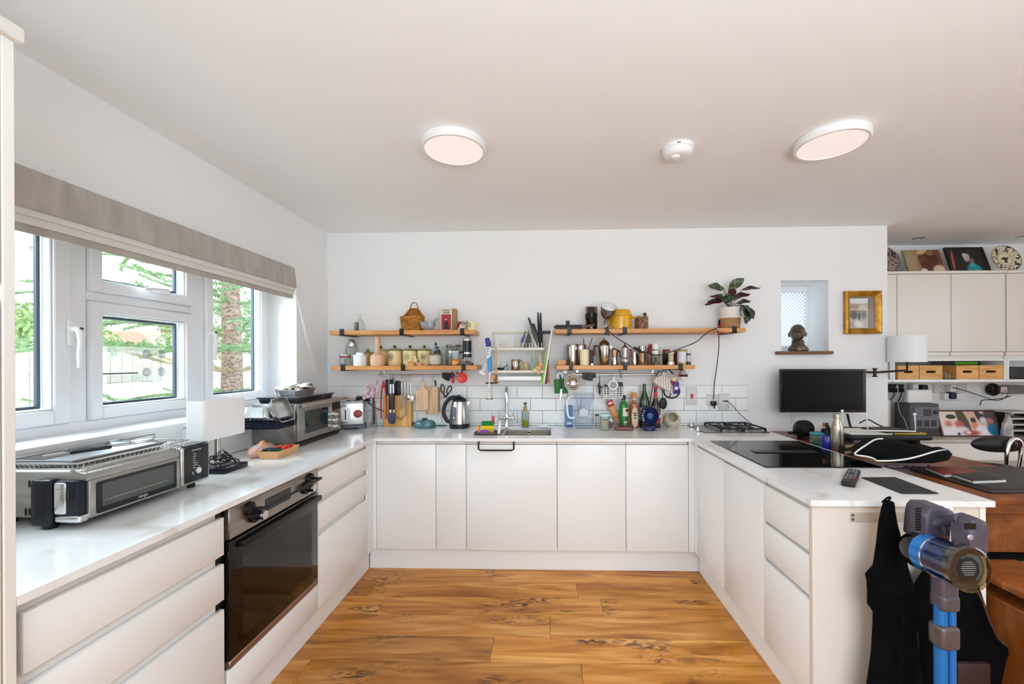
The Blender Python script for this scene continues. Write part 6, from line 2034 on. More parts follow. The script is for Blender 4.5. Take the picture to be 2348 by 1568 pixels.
vessel('drinking_glass','clear glass stacked over a glass mug at the rack end','glass',1217,1233,817,YD_+0.10,zt2+0.055,[('glass',[(0,0),(0.9,0),(1,1),(0.94,1),(0.84,0.05),(0,0.05)],GLASS)])
vessel('glass_mug','clear glass mug under the stacked glass in the rack','mug',1213,1234,835,YD_+0.10,zt2,[('glass',[(0,0),(0.95,0),(1,0.9),(1,1),(0.9,1),(0.88,0.06),(0,0.06)],GLASS)])
# brushes hanging from the window-side end of the rack
YQ = YD_ - 0.012
p_ = at_y(1118,773,YQ)
t = thing('dish_brush','blue and white dish brush with blue head, hanging off the rack','brush',p_)
B1,B2 = M('#1d2f86',0.45),M('#3f8fd0',0.4)
s_ = 3.07/950
def bx(u,v):
 q = at_y(u,v,YQ) - p_
 return (q.x,0,q.z)
obj('brush_head',MB().prism([bx(1112,776)[::2],bx(1121,774)[::2],bx(1126,786)[::2],bx(1125,795)[::2],bx(1115,795)[::2]],-0.012,0.012,'y',0.004),B1,t)
obj('bristle_strip',MB().prism([bx(1115,796)[::2],bx(1126,796)[::2],bx(1124,821)[::2],bx(1117,821)[::2]],-0.008,0.008,'y',0.002),M('#dfe3ea',0.5),t)
for v in (800,806,812):
 q0,q1 = bx(1117,v),bx(1121,v)
 obj('slot',MB().box(q0[0],q1[0],-0.0088,-0.0078,q0[2]-0.005,q0[2]+0.002),BLACK,t)
obj('grip',MB().tube([bx(1124,818),bx(1122,830),bx(1123,853)],[0.011,0.019,0.011],12,flat=0.8),B2,t)
obj('neck',MB().tube([bx(1123,853),bx(1122,888)],[0.006,0.005],8),WHITE,t)
obj('bristles',MB().lathe([(0,0),(0.016,-0.004),(0.019,-0.025),(0.024,-0.052),(0.020,-0.056),(0,-0.05)][::-1],18,c=(bx(1122.5,890)[0],0,bx(1122,896)[2])),noisy('pale_bristle',[(0.4,'#cfc3b2'),(0.6,'#ece6dc')],(30,30,1),5,2,0.8),t)
m = MB()
for k in range(12):
 a = 2*pi*k/12
 q = bx(1122.5,896)
 m.tube([(q[0]+0.02*cos(a),0.02*sin(a),q[2]-0.05),(q[0]+0.024*cos(a+0.3),0.024*sin(a+0.3),q[2]-0.064)],0.0022,4)
o = obj('worn_bristle_tips',m,M('#5b564e',0.8),t)
o['kind'] = 'stuff'
p2_ = at_y(1108,852,YQ+0.02)
one('round_brush','white round pot brush hanging beside the blue dish brush','brush',MB().lathe([(0,0),(0.024,0.0),(0.030,-0.012),(0.026,-0.02),(0,-0.022)][::-1],20,mx=Matrix.Rotation(0.5,4,'Y')).tube([(0.0,0,0),(0.02,0.01,0.06)],0.005,8),M('#eceff2',0.5),p2_)
p_ = at_y(1137,800,YQ+0.006)
t = thing('wooden_brush','wooden bottle brush with bare bristles hanging on the rack corner','brush',p_)
q = at_y(1137,858,YQ+0.006) - p_
obj('handle',MB().tube([(0,0,0.02),(0.001,0,q.z*0.5),q],[0.005,0.0055,0.006],10),M('#cfa679',0.6),t)
obj('bristle_head',MB().ball((q.x,0,q.z-0.028),0.015,0.012,0.034,14,10),noisy('brown_bristle',[(0.4,'#7d5c41'),(0.6,'#b08a65')],(40,40,1),4,2,0.9),t)
p_ = at_y(1130,868,YQ-0.006)
one('nail_brush','tan wooden nail brush hanging below the rack corner','brush',MB().rbox(-0.014,0.012,-0.012,0.012,-0.03,0.028,0.006,2),noisy('tan_bristle',[(0.4,'#b3855c'),(0.6,'#d8ae84')],(40,1,4),5,2,0.8),p_,rot=(0,0.35,0))
obj_ = thing('towel_hook','dark metal hook bar on the wall under the rack','hook',at_y(1125,879,YB-0.03))
obj('bar',MB().tube(smooth_path([(-0.04,0,0.0),(-0.02,0,0.004),(0.04,0,0.004),(0.06,0,0.008)],4),0.005,8),M('#3f3a36',0.4,0.6),obj_)
obj('wall_plate',MB().rbox(-0.012,0.012,0.004,0.0295,-0.004,0.012,0.002,1),M('#3f3a36',0.4,0.6),obj_)
p_ = at_y(1240,835,YQ)
t = thing('wooden_pan_brush','natural wooden pan brush with round head hanging at the rack end','brush',p_)
NB_ = M('#d8ac62',0.55)
h_ = Matrix.Rotation(-0.55,4,'Y')
obj('knob',MB().lathe([(0,0.012),(0.014,0.010),(0.019,-0.004),(0.012,-0.016),(0.018,-0.022),(0.026,-0.034),(0.027,-0.044),(0,-0.046)][::-1],20,mx=Matrix.Rotation(0.55,4,'Y')),NB_,t)
obj('bristle_head',MB().lathe([(0,-0.047),(0.026,-0.047),(0.034,-0.066),(0.030,-0.070),(0,-0.068)][::-1],20,mx=Matrix.Rotation(0.55,4,'Y')),noisy('straw_bristle',[(0.4,'#c9a75e'),(0.6,'#ecd9a0')],(30,30,1),5,2,0.8),t)
obj('cord_loop',MB().tube(smooth_path([(-0.002,0,0.01),(-0.012,0,0.05),(-0.006,0,0.075),(0.0,0,0.05),(0.002,0,0.012)],4),0.003,6),M('#d9c7a2',0.7),t)
# cutting boards hung on the rack's end
p_ = at_y(1247,880,YD_+0.02)
for lab,u0,v0,u1,v1,w,mt,dy in (('white thin cutting board slanting along the end of the dish rack',1247,878,1266,752,4,M('#e9e9e6',0.4),0.0),
 ('lime green cutting mat leaning inside the white board',1244,878,1252,806,6,M('#8fc63f',0.45),0.02),('brown wooden board hanging at the far end of the rack',1252,880,1257,824,6,M('#6d3f26',0.5),0.06)):
 slab('cutting_board',lab,'chopping board',u0,v0,u1,v1,YD_-0.01+dy,w,mt,0.16-dy)
one('wooden_spatula','light brown wooden spatula hanging beside the brown board','spatula',MB().tube([(0,0,0),(0.002,0,-0.07),(0.0,0,-0.13)],[0.004,0.006,0.008],8,flat=0.5),M('#b98555',0.6),at_y(1258,838,YD_+0.04))

# ------------------------------------------------------------------ under the coffee-pot shelf
YU = YS + 0.06
z_un = ZRL - 0.031
x,R,h = spot(1289,1301,851,YU,z_un)
vessel('white_bottle_cap','small white cap stuck beneath the shelf near the green sheath','cap',1289.5,1301,850,YU,at_y(1295,856,YU).z,[('cap',[(0,0),(0.95,0),(1,0.1),(1,0.9),(0.9,1),(0,1)],WHITE)])
obj('stem',MB().cyl((0,0,0.02),(0,0,z_un-at_y(1295,856,YU).z),0.012,12),M('#cfcac4',0.4),bpy.data.objects['white_bottle_cap'])
# green knife sheath
a,b = at_y(1270,870,YU),at_y(1302,902,YU)
t = thing('green_sheath','dark green flat mat hanging from a ring under the shelf','mat',((a.x+b.x)/2,YU,a.z))
hw,L = (b.x-a.x)/2,a.z - b.z
GR = M('#1f6b1e',0.45)
obj('mat',MB().prism([(-hw,0),(hw*0.8,0.004),(hw,-L),(-hw*0.92,-L)],-0.003,0.003,'y',0.001),GR,t)
obj('hanging_ring',MB().ring((-0.006,0.0,0.028),0.020,0.0022,'y',22,6),STEEL,t)
t = thing('green_knife','small knife with dark green handle hanging in front of the green mat','knife',at_y(1286,866,YU-0.02))
obj('handle',MB().tube([(-0.003,0,0.012),(0.0,0,-0.01),(0.003,0,-0.085)],[0.005,0.010,0.008],10,flat=0.6),M('#16451d',0.4),t)
obj('blade',MB().prism([(-0.004,-0.085),(0.010,-0.085),(0.006,-0.13),(-0.006,-0.178),(-0.006,-0.13)],-0.001,0.001,'y'),STEEL,t)
# steel pan lid / bowl
p_ = at_y(1312.5,877,YU-0.03)
R = (at_y(1332,877,YU-0.03).x-at_y(1293.5,877,YU-0.03).x)/2
t = thing('steel_bowl','shiny steel bowl hanging with its inside to the room','bowl',p_,rot=(0,0,0.0))
rm = Matrix.Rotation(0.15,4,'Z') @ Matrix.Rotation(pi/2,4,'X')
obj('bowl',MB().lathe([(0,-0.034),(R*0.5,-0.03),(R*0.82,-0.016),(R*0.95,0.004),(R*0.93,0.004),(R*0.8,-0.013),(R*0.48,-0.026),(0,-0.03)],36,mx=rm),M('#b0a79d',0.12,1.0),t)
obj('rim',MB().lathe([(R*0.93,0.002),(R*1.0,0.002),(R*1.0,0.005),(R*0.93,0.005)],36,mx=rm),M('#8f877e',0.2,1.0),t)
obj('hanging_hook',MB().tube(smooth_path([(0.012,0,R*0.92),(0.014,0.0,R*1.2),(0.022,0.02,R*1.32),(0.02,0.03,R*1.2)],4),0.003,6),STEEL,t)
# dark mesh glove on the rail, wire basket, spider tool
a,b = at_y(1335,857,YR),at_y(1366,874,YR)
t = thing('dark_dishcloth','black dotted cloth draped over the rail beside the steel bowl','cloth',((a.x+b.x)/2,YR,a.z))
hw = (b.x-a.x)/2
obj('cloth',MB().prism([(-hw,0.006),(hw,0.002),(hw*1.0,-0.032),(hw*0.62,-0.030),(hw*0.5,-0.056),(-hw*0.3,-0.05),(-hw*0.9,-0.042)],-0.012,-0.008,'y',0.001).prism([(-hw,0.006),(hw,0.002),(hw,-0.03),(-hw,-0.03)],0.008,0.012,'y').box(-hw,hw,-0.012,0.012,0.0058,0.009),noisy('dotted_cloth',[(0.45,'#161413'),(0.62,'#3b3836'),(0.7,'#8a857f')],(1,1,1),260,1,0.9,kind='voronoi'),t)
m = MB().ring((0,0,0),0.022,0.0012,'y',22,5).ring((-0.018,0,0.018),0.009,0.0018,'y',16,5).ring((0.002,0,0.02),0.008,0.0018,'y',16,5)
one('egg_rings','thin wire rings hanging below the dotted cloth','ring',m,M('#cfcac4',0.35,0.6),at_y(1338,886,YR-0.008))
a,b = at_y(1381,872,YR-0.05),at_y(1427,912,YR-0.05)
t = thing('hanging_wire_basket','white wire basket hung on the rail holding small items','basket',((a.x+b.x)/2,YR-0.03,b.z))
hw,h = (b.x-a.x)/2,a.z - b.z
WW = M('#ecebe8',0.35)
m = MB()
for k in range(7):
 z_ = h*0.62*k/6
 m.tube([(-hw*0.94,-0.04,z_),(hw*0.94,-0.04,z_),(hw*0.94,0.03,z_),(-hw*0.94,0.03,z_)],0.003,5,closed=True)
for k in range(7):
 x = -hw*0.94 + 2*hw*0.94*k/6
 m.tube([(x,-0.04,h*0.62),(x,-0.04,0),(x,0.03,0),(x,0.03,h*0.62)],0.0028,5)
obj('wire_body',m,WW,t)
m = MB()
m.tube([(-hw*0.94,0.03,h*0.6),(-hw,0.03,h*1.02),(hw,0.03,h*1.02),(hw*0.94,0.03,h*0.6)],0.0032,6)
zh = at_y(1400,853,YR).z - b.z
for x in (-hw*0.52,hw*0.4):
 m.tube(smooth_path([(x,0.03,h*1.02),(x,0.022,zh-0.008),(x,0.03,zh),(x,0.038,zh-0.006),(x,0.038,zh-0.02)],4),0.0032,6)
obj('hanger_frame',m,WW,t)
WRC = at_y(1406,883,YR-0.085)
t = thing('measuring_spoon_ring','white round strainer sitting at the front of the wire basket','strainer',WRC)
obj('ring',MB().ring((0,0,0),0.032,0.006,'y',28,8),WHITE,t)
obj('mesh',MB().lathe([(0,0),(0.03,0),(0.02,0.015),(0,0.02)],24,mx=Matrix.Rotation(-pi/2,4,'X')),noisy('strainer_mesh',[(0.4,'#55565a'),(0.6,'#b9b9b7')],(1,1,1),420,1,0.5,kind='checker'),t)
obj('handle',MB().rbox(-0.004,0.012,-0.004,0.004,0.03,0.062,0.003,1),WHITE,t)
for u0,u1,v0,v1,c_,lab in ((1386,1398,884,905,'#23211f','black small gadget in the wire basket at its window end'),(1416,1428,876,908,'#2b2a2b','black handle standing in the wire basket at its plug end'),(1398,1410,894,910,'#9fc4d8','pale blue sachet in the wire basket')):
 a_,b_ = at_y(u0,v0,YR-0.03),at_y(u1,v1,YR-0.03)
 one('basket_item',lab,'kitchen tool',MB().rbox(a_.x-b_.x,0,-0.012,0.012,0,a_.z-b_.z,0.004,2),M(c_,0.5),b_)
p_ = at_y(1375,880,YR-0.006)
t = thing('can_opener','black corkscrew tool hanging between dotted cloth and wire basket','kitchen tool',p_)
obj('shaft',MB().tube([(0,0,0.06),(0,0,0.0),(0.0,0,-0.085)],[0.0015,0.004,0.003],8),M('#4a4542',0.4,0.7),t)
obj('handle',MB().rbox(-0.008,0.006,-0.006,0.006,-0.075,-0.02,0.004,2),BLACK,t)
obj('arm',MB().tube(smooth_path([(0.0,0,-0.01),(0.012,0,-0.026),(0.034,0,-0.02),(0.05,0,-0.004)],4),0.004,7),BLACK,t)
obj('arm',MB().tube(smooth_path([(-0.004,0,0.006),(-0.012,0,-0.012),(-0.006,0,-0.03)],4),0.004,7),BLACK,t)
# small blue/steel hook hanging from rail
p_ = at_y(1423,856,YR-0.01)
one('bent_hook','small bent grey-blue hook hanging under the shelf bracket','hook',MB().tube(smooth_path([(0,0,0.03),(-0.01,0,0.018),(0.008,0,0.0),(-0.006,0,-0.02),(0.004,0,-0.034),(0.008,0,-0.02)],4),0.0028,6),M('#5d6f86',0.3,0.6),p_)
# oven mitt, strap hanger and round things at the rail's end
p_ = at_y(1519,876,YR-0.04)
t = thing('oven_mitt','cream quilted oven mitt hanging at the rail end','oven mitt',p_)
mp2 = []
for u,v in ((1497,877),(1499,866),(1510,861),(1521,860),(1535,866),(1541,875),(1540,888),(1536,896),(1528,897),(1518,890),(1507,884)):
 q = at_y(u,v,YR-0.04) - p_
 mp2.append((q.x,q.z))
MITT = noisy('cream_quilt',[(0.3,'#c5b9a6'),(0.6,'#e6ddcf')],(1,1,1),16,2,0.95,kind='wave',distort=1.5,bump=0.8)
obj('mitt',MB().prism(mp2,-0.022,0.018,'y',0.012),MITT,t)
obj('loop',MB().tube(smooth_path([(0.004,-0.004,0.045),(0.004,-0.006,0.075),(0.012,-0.006,0.072),(0.014,-0.004,0.04)],4),0.006,8,flat=0.5),M('#e4d9c9',0.9),t)
HB = M('#17130f',0.5)
p_ = at_y(1530,850,YR-0.03)
t = thing('coat_hanger_clip','black folding clip hanger under the shelf above the mitt','hanger',p_)
def hx_(u,v,dy=0):
 q = at_y(u,v,YR-0.03) - p_
 return (q.x,dy,q.z)
obj('arm',MB().tube([hx_(1504,861),hx_(1511,851),hx_(1518,853),hx_(1527,843)],0.0042,6),HB,t)
obj('arm',MB().tube([hx_(1518,853),hx_(1522,862)],0.0042,6),HB,t)
obj('arm',MB().tube([hx_(1524,854),hx_(1531,845),hx_(1542,855)],0.0042,6),HB,t)
obj('crossbar',MB().tube([hx_(1526,843),hx_(1556,846)],0.006,6),HB,t)
obj('arm',MB().tube([hx_(1534,845),hx_(1541,856),hx_(1546,857)],0.004,6),HB,t)
p_ = at_y(1566,864,YR-0.06)
t = thing('ceramic_bauble','white ornament with black band and orange ribbon hanging at shelf end','ornament',p_)
obj('body',MB().lathe([(0,-0.024),(0.022,-0.022),(0.034,-0.008),(0.036,0.002),(0,0.002)],24),M('#e9e2dd',0.35),t)
obj('black_band',MB().lathe([(0,0.0021),(0.0365,0.0021),(0.034,0.02),(0,0.02)],24),M('#191412',0.4),t)
obj('grey_top',MB().lathe([(0,0.0201),(0.033,0.0201),(0.016,0.048),(0.004,0.06),(0,0.06)],24),M('#c9c0b9',0.4),t)
obj('ribbon',MB().tube(smooth_path([(-0.03,-0.02,0.0),(-0.036,-0.02,0.03),(-0.022,-0.024,0.05),(-0.004,-0.02,0.055),(0.006,-0.01,0.075)],4),0.0035,6),M('#cf5c3c',0.6),t)
p_ = at_y(1546,872,YR-0.07)
t = thing('hanging_gnome','little cream and red felt ornament hanging by the mitt','ornament',p_)
obj('head',MB().ball((-0.002,0,0.010),0.020,0.016,0.020,16,10),M('#e5cda9',0.7),t)
obj('red_body',MB().prism([(-0.028,-0.002),(-0.006,-0.010),(0.012,-0.006),(0.008,-0.03),(-0.010,-0.035),(-0.024,-0.022)],-0.008,0.008,'y',0.003),M('#8f2025',0.7),t)
obj('string',MB().cyl((0,0,0.03),(0.004,0.02,0.07),0.0015,6),M('#d8c3a8',0.7),t)
p_ = at_y(1540,897,YR-0.045)
t = thing('black_strap_ring','round black spoked trivet hanging behind mitt and purple tag','trivet',p_)
obj('ring',MB().ring((0,0,0),0.060,0.006,'y',32,8,sq=0.85),M('#15110f',0.5),t)
for a in (0.6,2.6,4.4):
 obj('spoke',MB().tube([(0.018*cos(a),0,0.018*sin(a)),(0.058*cos(a),0,0.05*sin(a))],0.004,6),M('#15110f',0.5),t)
p_ = at_y(1550,877,YR-0.075)
t = thing('purple_gadget','purple plastic gadget with white label hanging in the black ring','kitchen tool',p_)
PU = M('#4d2278',0.35)
q = at_y(1549,903,YR-0.075) - p_
obj('body',MB().prism(rounded(-0.021,0.021,q.z,0.002,0.009),-0.010,0.010,'y',0.004),PU,t)
obj('loop',MB().ring((0.002,0,0.006),0.012,0.004,'y',18,6),PU,t)
obj('label',MB().box(-0.012,0.012,-0.0106,-0.010,q.z*0.62,q.z*0.36),M('#e3dcea',0.5),t)
obj('dark_label',MB().box(-0.009,0.009,-0.0106,-0.010,q.z*0.9,q.z*0.66),M('#2a2038',0.5),t)
p_ = at_y(1520,912,YR-0.02)
t = thing('black_pouch','black oval pouch hanging on a strap behind the sauce bottle','pouch',p_)
q = at_y(1521,938,YR-0.02) - p_
obj('pouch',MB().ball((0.002,0,q.z/2),0.030,0.012,-q.z/2,20,12),M('#191615',0.5),t)
obj('strap',MB().cyl((0,0,-0.008),(-0.006,0.01,0.075),0.003,6),M('#191615',0.5),t)
obj('print',MB().box(-0.004,0.010,-0.0128,-0.0122,q.z*0.36,q.z*0.28),M('#6f6a66',0.5),t)
one('wooden_stick','thin dark stick leaning between the wine bottle and red-topped bottle','stick',MB().tube([(0,0,0),at_y(1498,878,3.24)-at_y(1489,930,3.2)],0.0035,6),M('#4a2a22',0.5),at_y(1489,930,3.2))

# ================================================================== ON THE BACK WORKTOP
z = WT + 0.0005

def onw(u,v):
 return at_z(u,v,WT)

# glass vase with pink blossom
p_ = Vector((at_y(857,950,3.235).x,3.235,0))
t = thing('blossom_vase','slim glass vase of pink blossom between toaster and knife block','vase',(p_.x,p_.y,z))
hv = at_y(857,920,p_.y).z - z
obj('vase',MB().lathe([(0,0),(0.030,0),(0.029,0.01),(0.016,hv*0.5),(0.014,hv*0.8),(0.024,hv),(0.021,hv),(0.011,hv*0.8),(0.012,hv*0.5),(0.024,0.015),(0,0.012)],22),GLASS,t)
rr = random.Random(11)
BR = M('#5a3a34',0.8)
mb_f,mb_c = MB(),MB()
tips = []
for k in range(9):
 tu,tv = rr.uniform(838,872),rr.uniform(868,912)
 tip = at_y(tu,tv,p_.y+rr.uniform(-0.03,0.03)) - t.location
 path = smooth_path([(0.002*(k-4),0,0.02),(0.002*(k-4),0,hv),((tip.x)*0.55,tip.y*0.5,(hv+tip.z)/2+0.004),tip],4)
 obj('twig',MB().tube(path,0.0016,5),BR,t)
 tips += [path[-1],path[-3],path[-5]]
for c in tips:
 for _ in range(3):
  cc = c + Vector((rr.uniform(-0.022,0.022),rr.uniform(-0.02,0.01),rr.uniform(-0.018,0.018)))
  nrm = Vector((rr.uniform(-0.6,0.6),-1,rr.uniform(-0.5,0.6))).normalized()
  u_ = nrm.orthogonal().normalized()
  w_ = nrm.cross(u_)
  for q in range(5):
   a = 2*pi*q/5
   d = u_*cos(a) + w_*sin(a)
   e = nrm.cross(d)
   mb_f.add([cc,cc+d*0.006+e*0.004+nrm*0.002,cc+d*0.0125+nrm*0.003,cc+d*0.006-e*0.004+nrm*0.002],[(0,1,2,3)])
  mb_c.ball(cc+nrm*0.002,0.0022,seg=6,rings=4)
o = obj('blossom',mb_f,M('#f0cbd6',0.6),t,sm=0)
o['kind'] = 'stuff'
o = obj('blossom_centre',mb_c,M('#a8365c',0.6),t)
o['kind'] = 'stuff'
# butter dish
p_ = Vector((at_y(974,965,3.185).x,3.185,0))
t = thing('butter_dish','teal glazed lidded butter dish on the worktop before the boards','dish',(p_.x,p_.y-0.0,z))
R = (at_y(1001,970,p_.y).x-at_y(948,970,p_.y).x)/2
TEAL = noisy('teal_glaze',[(0.3,'#35545c'),(0.55,'#5d8389'),(0.8,'#7d9c9c')],(1,1,1),7,6,0.15,distort=0.8)
obj('plate',MB().lathe([(0,0),(R*0.85,0),(R,0.008),(R,0.011),(R*0.9,0.009),(0,0.009)],36,sy=0.72),TEAL,t)
obj('lid',MB().lathe([(0,0.010),(R*0.9,0.010),(R*0.94,0.02),(R*0.88,0.042),(R*0.68,0.056),(0,0.062)],36,sy=0.68),TEAL,t)
obj('knob',MB().rbox(-0.020,0.020,-0.014,0.014,0.058,0.074,0.006,2),M('#1c3440',0.15),t)
# kettle
p_ = Vector((0,3.19,0))
x = at_y(1054,960,p_.y).x
t = thing('kettle','brushed steel jug kettle with black handle and base beside the sink','kettle',(x,p_.y-0.0,z))
Rb = (at_y(1076.5,970,p_.y).x-at_y(1031,970,p_.y).x)/2
H_ = at_y(1050,905,p_.y).z - z
KS = noisy('kettle_steel',[(0.3,'#aaa7a3'),(0.7,'#d2cfcb')],(30,30,1),3,3,0.24,1.0)
obj('power_base',MB().lathe([(0,0),(Rb,0),(Rb*1.0,0.012),(Rb*0.97,0.014),(0,0.014)],36),M('#15171d',0.3),t)
obj('lower_band',MB().lathe([(0,0.0145),(Rb*0.99,0.0145),(Rb*0.995,0.034),(0,0.034)],36),M('#171a22',0.25),t)
obj('body',MB().lathe([(0,0.0345),(Rb*0.985,0.0345),(Rb*0.97,H_*0.35),(Rb*0.85,H_*0.65),(Rb*0.72,H_*0.80),(0,H_*0.80)],36),KS,t)
obj('lid',MB().lathe([(0,H_*0.80),(Rb*0.73,H_*0.80),(Rb*0.70,H_*0.86),(Rb*0.4,H_*0.93),(0,H_*0.95)],30),M('#15171d',0.35),t)
obj('lid_lever',MB().rbox(-Rb*0.35,Rb*0.15,-0.018,0.018,H_*0.9,H_*0.99,0.01,2),M('#15171d',0.35),t)
obj('handle',MB().tube(smooth_path([(-Rb*0.2,0,H_*0.92),(-Rb*0.9,0,H_*0.90),(-Rb*1.45,0,H_*0.72),(-Rb*1.62,0,H_*0.48),(-Rb*1.35,0,H_*0.24),(-Rb*0.95,0,H_*0.16)],5),0.0125,12,flat=1.2),M('#15171d',0.4),t)
obj('spout',MB().prism([(Rb*0.62,H_*0.80),(Rb*1.12,H_*0.81),(Rb*0.78,H_*0.56)],-0.018,0.018,'y',0.004),KS,t)
wg = obj('water_gauge',MB().ball((-Rb*0.35,-Rb*0.86,H_*0.45),0.018,0.012,0.052,16,12),M('#5d6670',0.1),t)
obj('gauge_button',MB().ball((-Rb*0.35,-Rb*1.03,H_*0.34),0.005,0.003,0.008,10,6),WHITE,wg)
# caddy of sponges and brushes in the half bowl
cpos = at_z(1116,994,WT)
t = thing('sponge_caddy','dark tray caddy of sponges sitting over the half bowl','caddy',(cpos.x,sy0+0.045,WT+0.001))
m = MB().box(-0.078,0.078,-0.04,0.04,0,0.003).box(-0.078,0.078,-0.04,-0.037,0,0.018).box(-0.078,0.078,0.037,0.04,0,0.018).box(-0.078,-0.075,-0.04,0.04,0,0.018).box(0.075,0.078,-0.04,0.04,0,0.018)
obj('tray',m,M('#5a4038',0.5),t)
sx_,sy_ = cpos.x,sy0 + 0.045
t = thing('sponge','yellow sponge with green scouring side standing in the caddy','sponge',(sx_+0.008,sy_+0.012,WT+0.0045),0.08)
obj('yellow_side',MB().rbox(-0.042,0.042,-0.015,0.015,0.03,0.055,0.004,2),M('#f0c71c',0.9),t)
obj('green_side',MB().rbox(-0.042,0.042,-0.015,0.015,0.0555,0.085,0.003,2),M('#1f7a3c',0.95),t)
obj('yellow_base',MB().rbox(-0.046,0.03,-0.015,0.015,0.0,0.0295,0.004,2),M('#e7bb1a',0.9),t)
one('scourer','purple plastic scourer in the front of the caddy','scourer',MB().ball((0,0,0.014),0.043,0.02,0.014,18,10),noisy('purple_scourer',[(0.4,'#5a2a96'),(0.6,'#9a62cf')],(1,1,1),60,2,0.8,bump=0.8),(sx_-0.012,sy_-0.019,WT+0.0045))
t = thing('red_brush','red-handled brush standing behind the sponge','brush',(sx_+0.045,sy_+0.024,WT+0.0045))
q = at_y(1132,955,sy_+0.024).z - WT
obj('handle',MB().rbox(-0.009,0.011,-0.006,0.006,q*0.5,q,0.005,2),M('#d02f45',0.4),t)
obj('neck',MB().cyl((0,0,0),(0,0,q*0.52),0.005,8),WHITE,t)
one('orange_cloth','folded orange cloth tucked beside the sponge','cloth',MB().prism([(-0.016,0),(0.01,0),(0.004,0.05),(-0.014,0.056)],-0.012,0.012,'y',0.003),M('#e8a03c',0.9),(sx_-0.052,sy_+0.014,WT+0.0045))
one('pot_scraper','clear plastic scraper leaning at the sink divider','scraper',MB().prism([(-0.012,0),(0.012,0),(0.006,0.09),(-0.004,0.09)],-0.003,0.003,'y',0.001),M('#e4e1dc',0.3),(sx_+0.088,sy_+0.0,WT+0.001),rot=(-0.12,0.1,0))
# tall bridge tap
p_ = onw(1161,977)
ty = sy1 + 0.045
x = at_y(1162,970,ty).x
t = thing('kitchen_tap','tall chrome swan-neck mixer tap with side levers behind the sink','tap',(x,ty,z))
Ht = at_y(1163,888,ty).z - z
Hb = at_y(1163,959,ty).z - z
obj('pillar',MB().lathe([(0,0),(0.022,0),(0.022,0.004),(0.017,0.012),(0.0155,Hb),(0.018,Hb+0.02),(0.014,Hb+0.03),(0,Hb+0.03)],24),CHROME,t)
obj('cross_body',MB().cyl((-0.052,0,Hb+0.003),(0.052,0,Hb+0.003),0.0115,14),CHROME,t)
for s_ in (-1,1):
 lv = obj('lever',MB().lathe([(0,-0.014),(0.011,-0.014),(0.011,0.012),(0,0.014)],14,c=(s_*0.05,0,Hb+0.003)).cyl((s_*0.05,0,Hb+0.012),(s_*0.053,-0.006,Hb+0.052),0.0035,8),CHROME,t)
obj('spout',MB().tube(smooth_path([(0,0,Hb+0.02),(0,0,Ht*0.75),(0.0,-0.008,Ht*0.93),(0.004,-0.05,Ht),(0.008,-0.095,Ht*0.92),(0.010,-0.11,Ht*0.74)],6),0.012,12),CHROME,t)
obj('nozzle',MB().cyl((0.010,-0.11,Ht*0.75),(0.010,-0.112,Ht*0.66),0.0145,14),CHROME,t)
# soap dispenser
p_ = onw(1204,972)
t,R,h = vessel('soap_dispenser','glass soap dispenser with brass pump and yellow-green soap by the tap','dispenser',1195,1213.5,923,3.2,z,
 [('bottle',[(0,0),(0.94,0),(1,0.03),(1,0.62),(0.9,0.68),(0.45,0.70),(0.4,0.70),(0.86,0.66),(0.93,0.6),(0.93,0.05),(0,0.04)],glassy('frosted_glass','#f1f3ef',0.3,0.2)),('soap',[(0,0.045),(0.9,0.045),(0.9,0.29),(0,0.29)],M('#b7ab2b',0.2)),
 ('collar',[(0,0.70),(0.48,0.70),(0.48,0.82),(0.2,0.84),(0,0.84)],M('#b39a6b',0.3,0.8)),('pump',[(0,0.84),(0.16,0.84),(0.16,0.93),(0.4,0.94),(0.4,1.0),(0,1.0)],M('#4c4338',0.3,0.7))])
obj('nozzle',MB().rbox(-0.006,0.004,-0.034,0,h*0.95,h*0.985,0.002,1),M('#4c4338',0.3,0.7),t)
a,b = at_y(1231,975,3.2),at_y(1260,975,3.2)
t = thing('soap_tray','flat white soap tray on the worktop behind the sink','tray',((a.x+b.x)/2,3.215,z))
hw = (b.x-a.x)/2
obj('tray',MB().rbox(-hw,hw,-0.035,0.035,0,0.012,0.005,2),WHITE,t)
obj('soap',MB().rbox(-hw*0.7,hw*0.75,-0.022,0.022,0.0125,0.024,0.006,2),M('#f2f0ec',0.5),t)
# blue box behind, water filter jug
a,b = at_y(1296,932,3.26),at_y(1313,974,3.26)
t = thing('filter_box','narrow blue carton standing behind the water filter jug','box',((a.x+b.x)/2,3.262,z))
hw,h = (b.x-a.x)/2,at_y(1300,930,3.26).z - z
obj('carton',MB().rbox(-hw,hw,-0.028,0.028,0,h,0.001,1),M('#5d86b4',0.5),t)
obj('pale_panel',MB().box(-hw*0.6,hw*0.8,-0.0286,-0.028,h*0.12,h*0.22),M('#cfdae6',0.5),t)
obj('dark_panel',MB().box(-hw*0.8,hw*0.9,-0.0286,-0.028,h*0.0,h*0.06),M('#27496f',0.5),t)
yj = 3.16
a,b,c_ = at_y(1315,905,yj),at_y(1364,905,yj),at_y(1318,973,yj)
hj = at_y(1340,901,yj).z - z
t = thing('water_filter_jug','clear plastic water filter jug with white cartridge and handle','jug',((a.x+b.x)/2-0.004,yj,z))
hw = (b.x-a.x)/2 - 0.008
CLP = glassy('jug_plastic','#fafbfd',0.1,0.05)
m = MB()
def rrect(hx,hy,zz,r,n=4):
 return [(px_,py_,zz) for px_,py_ in rounded(-hx,hx,-hy,hy,r,n)]
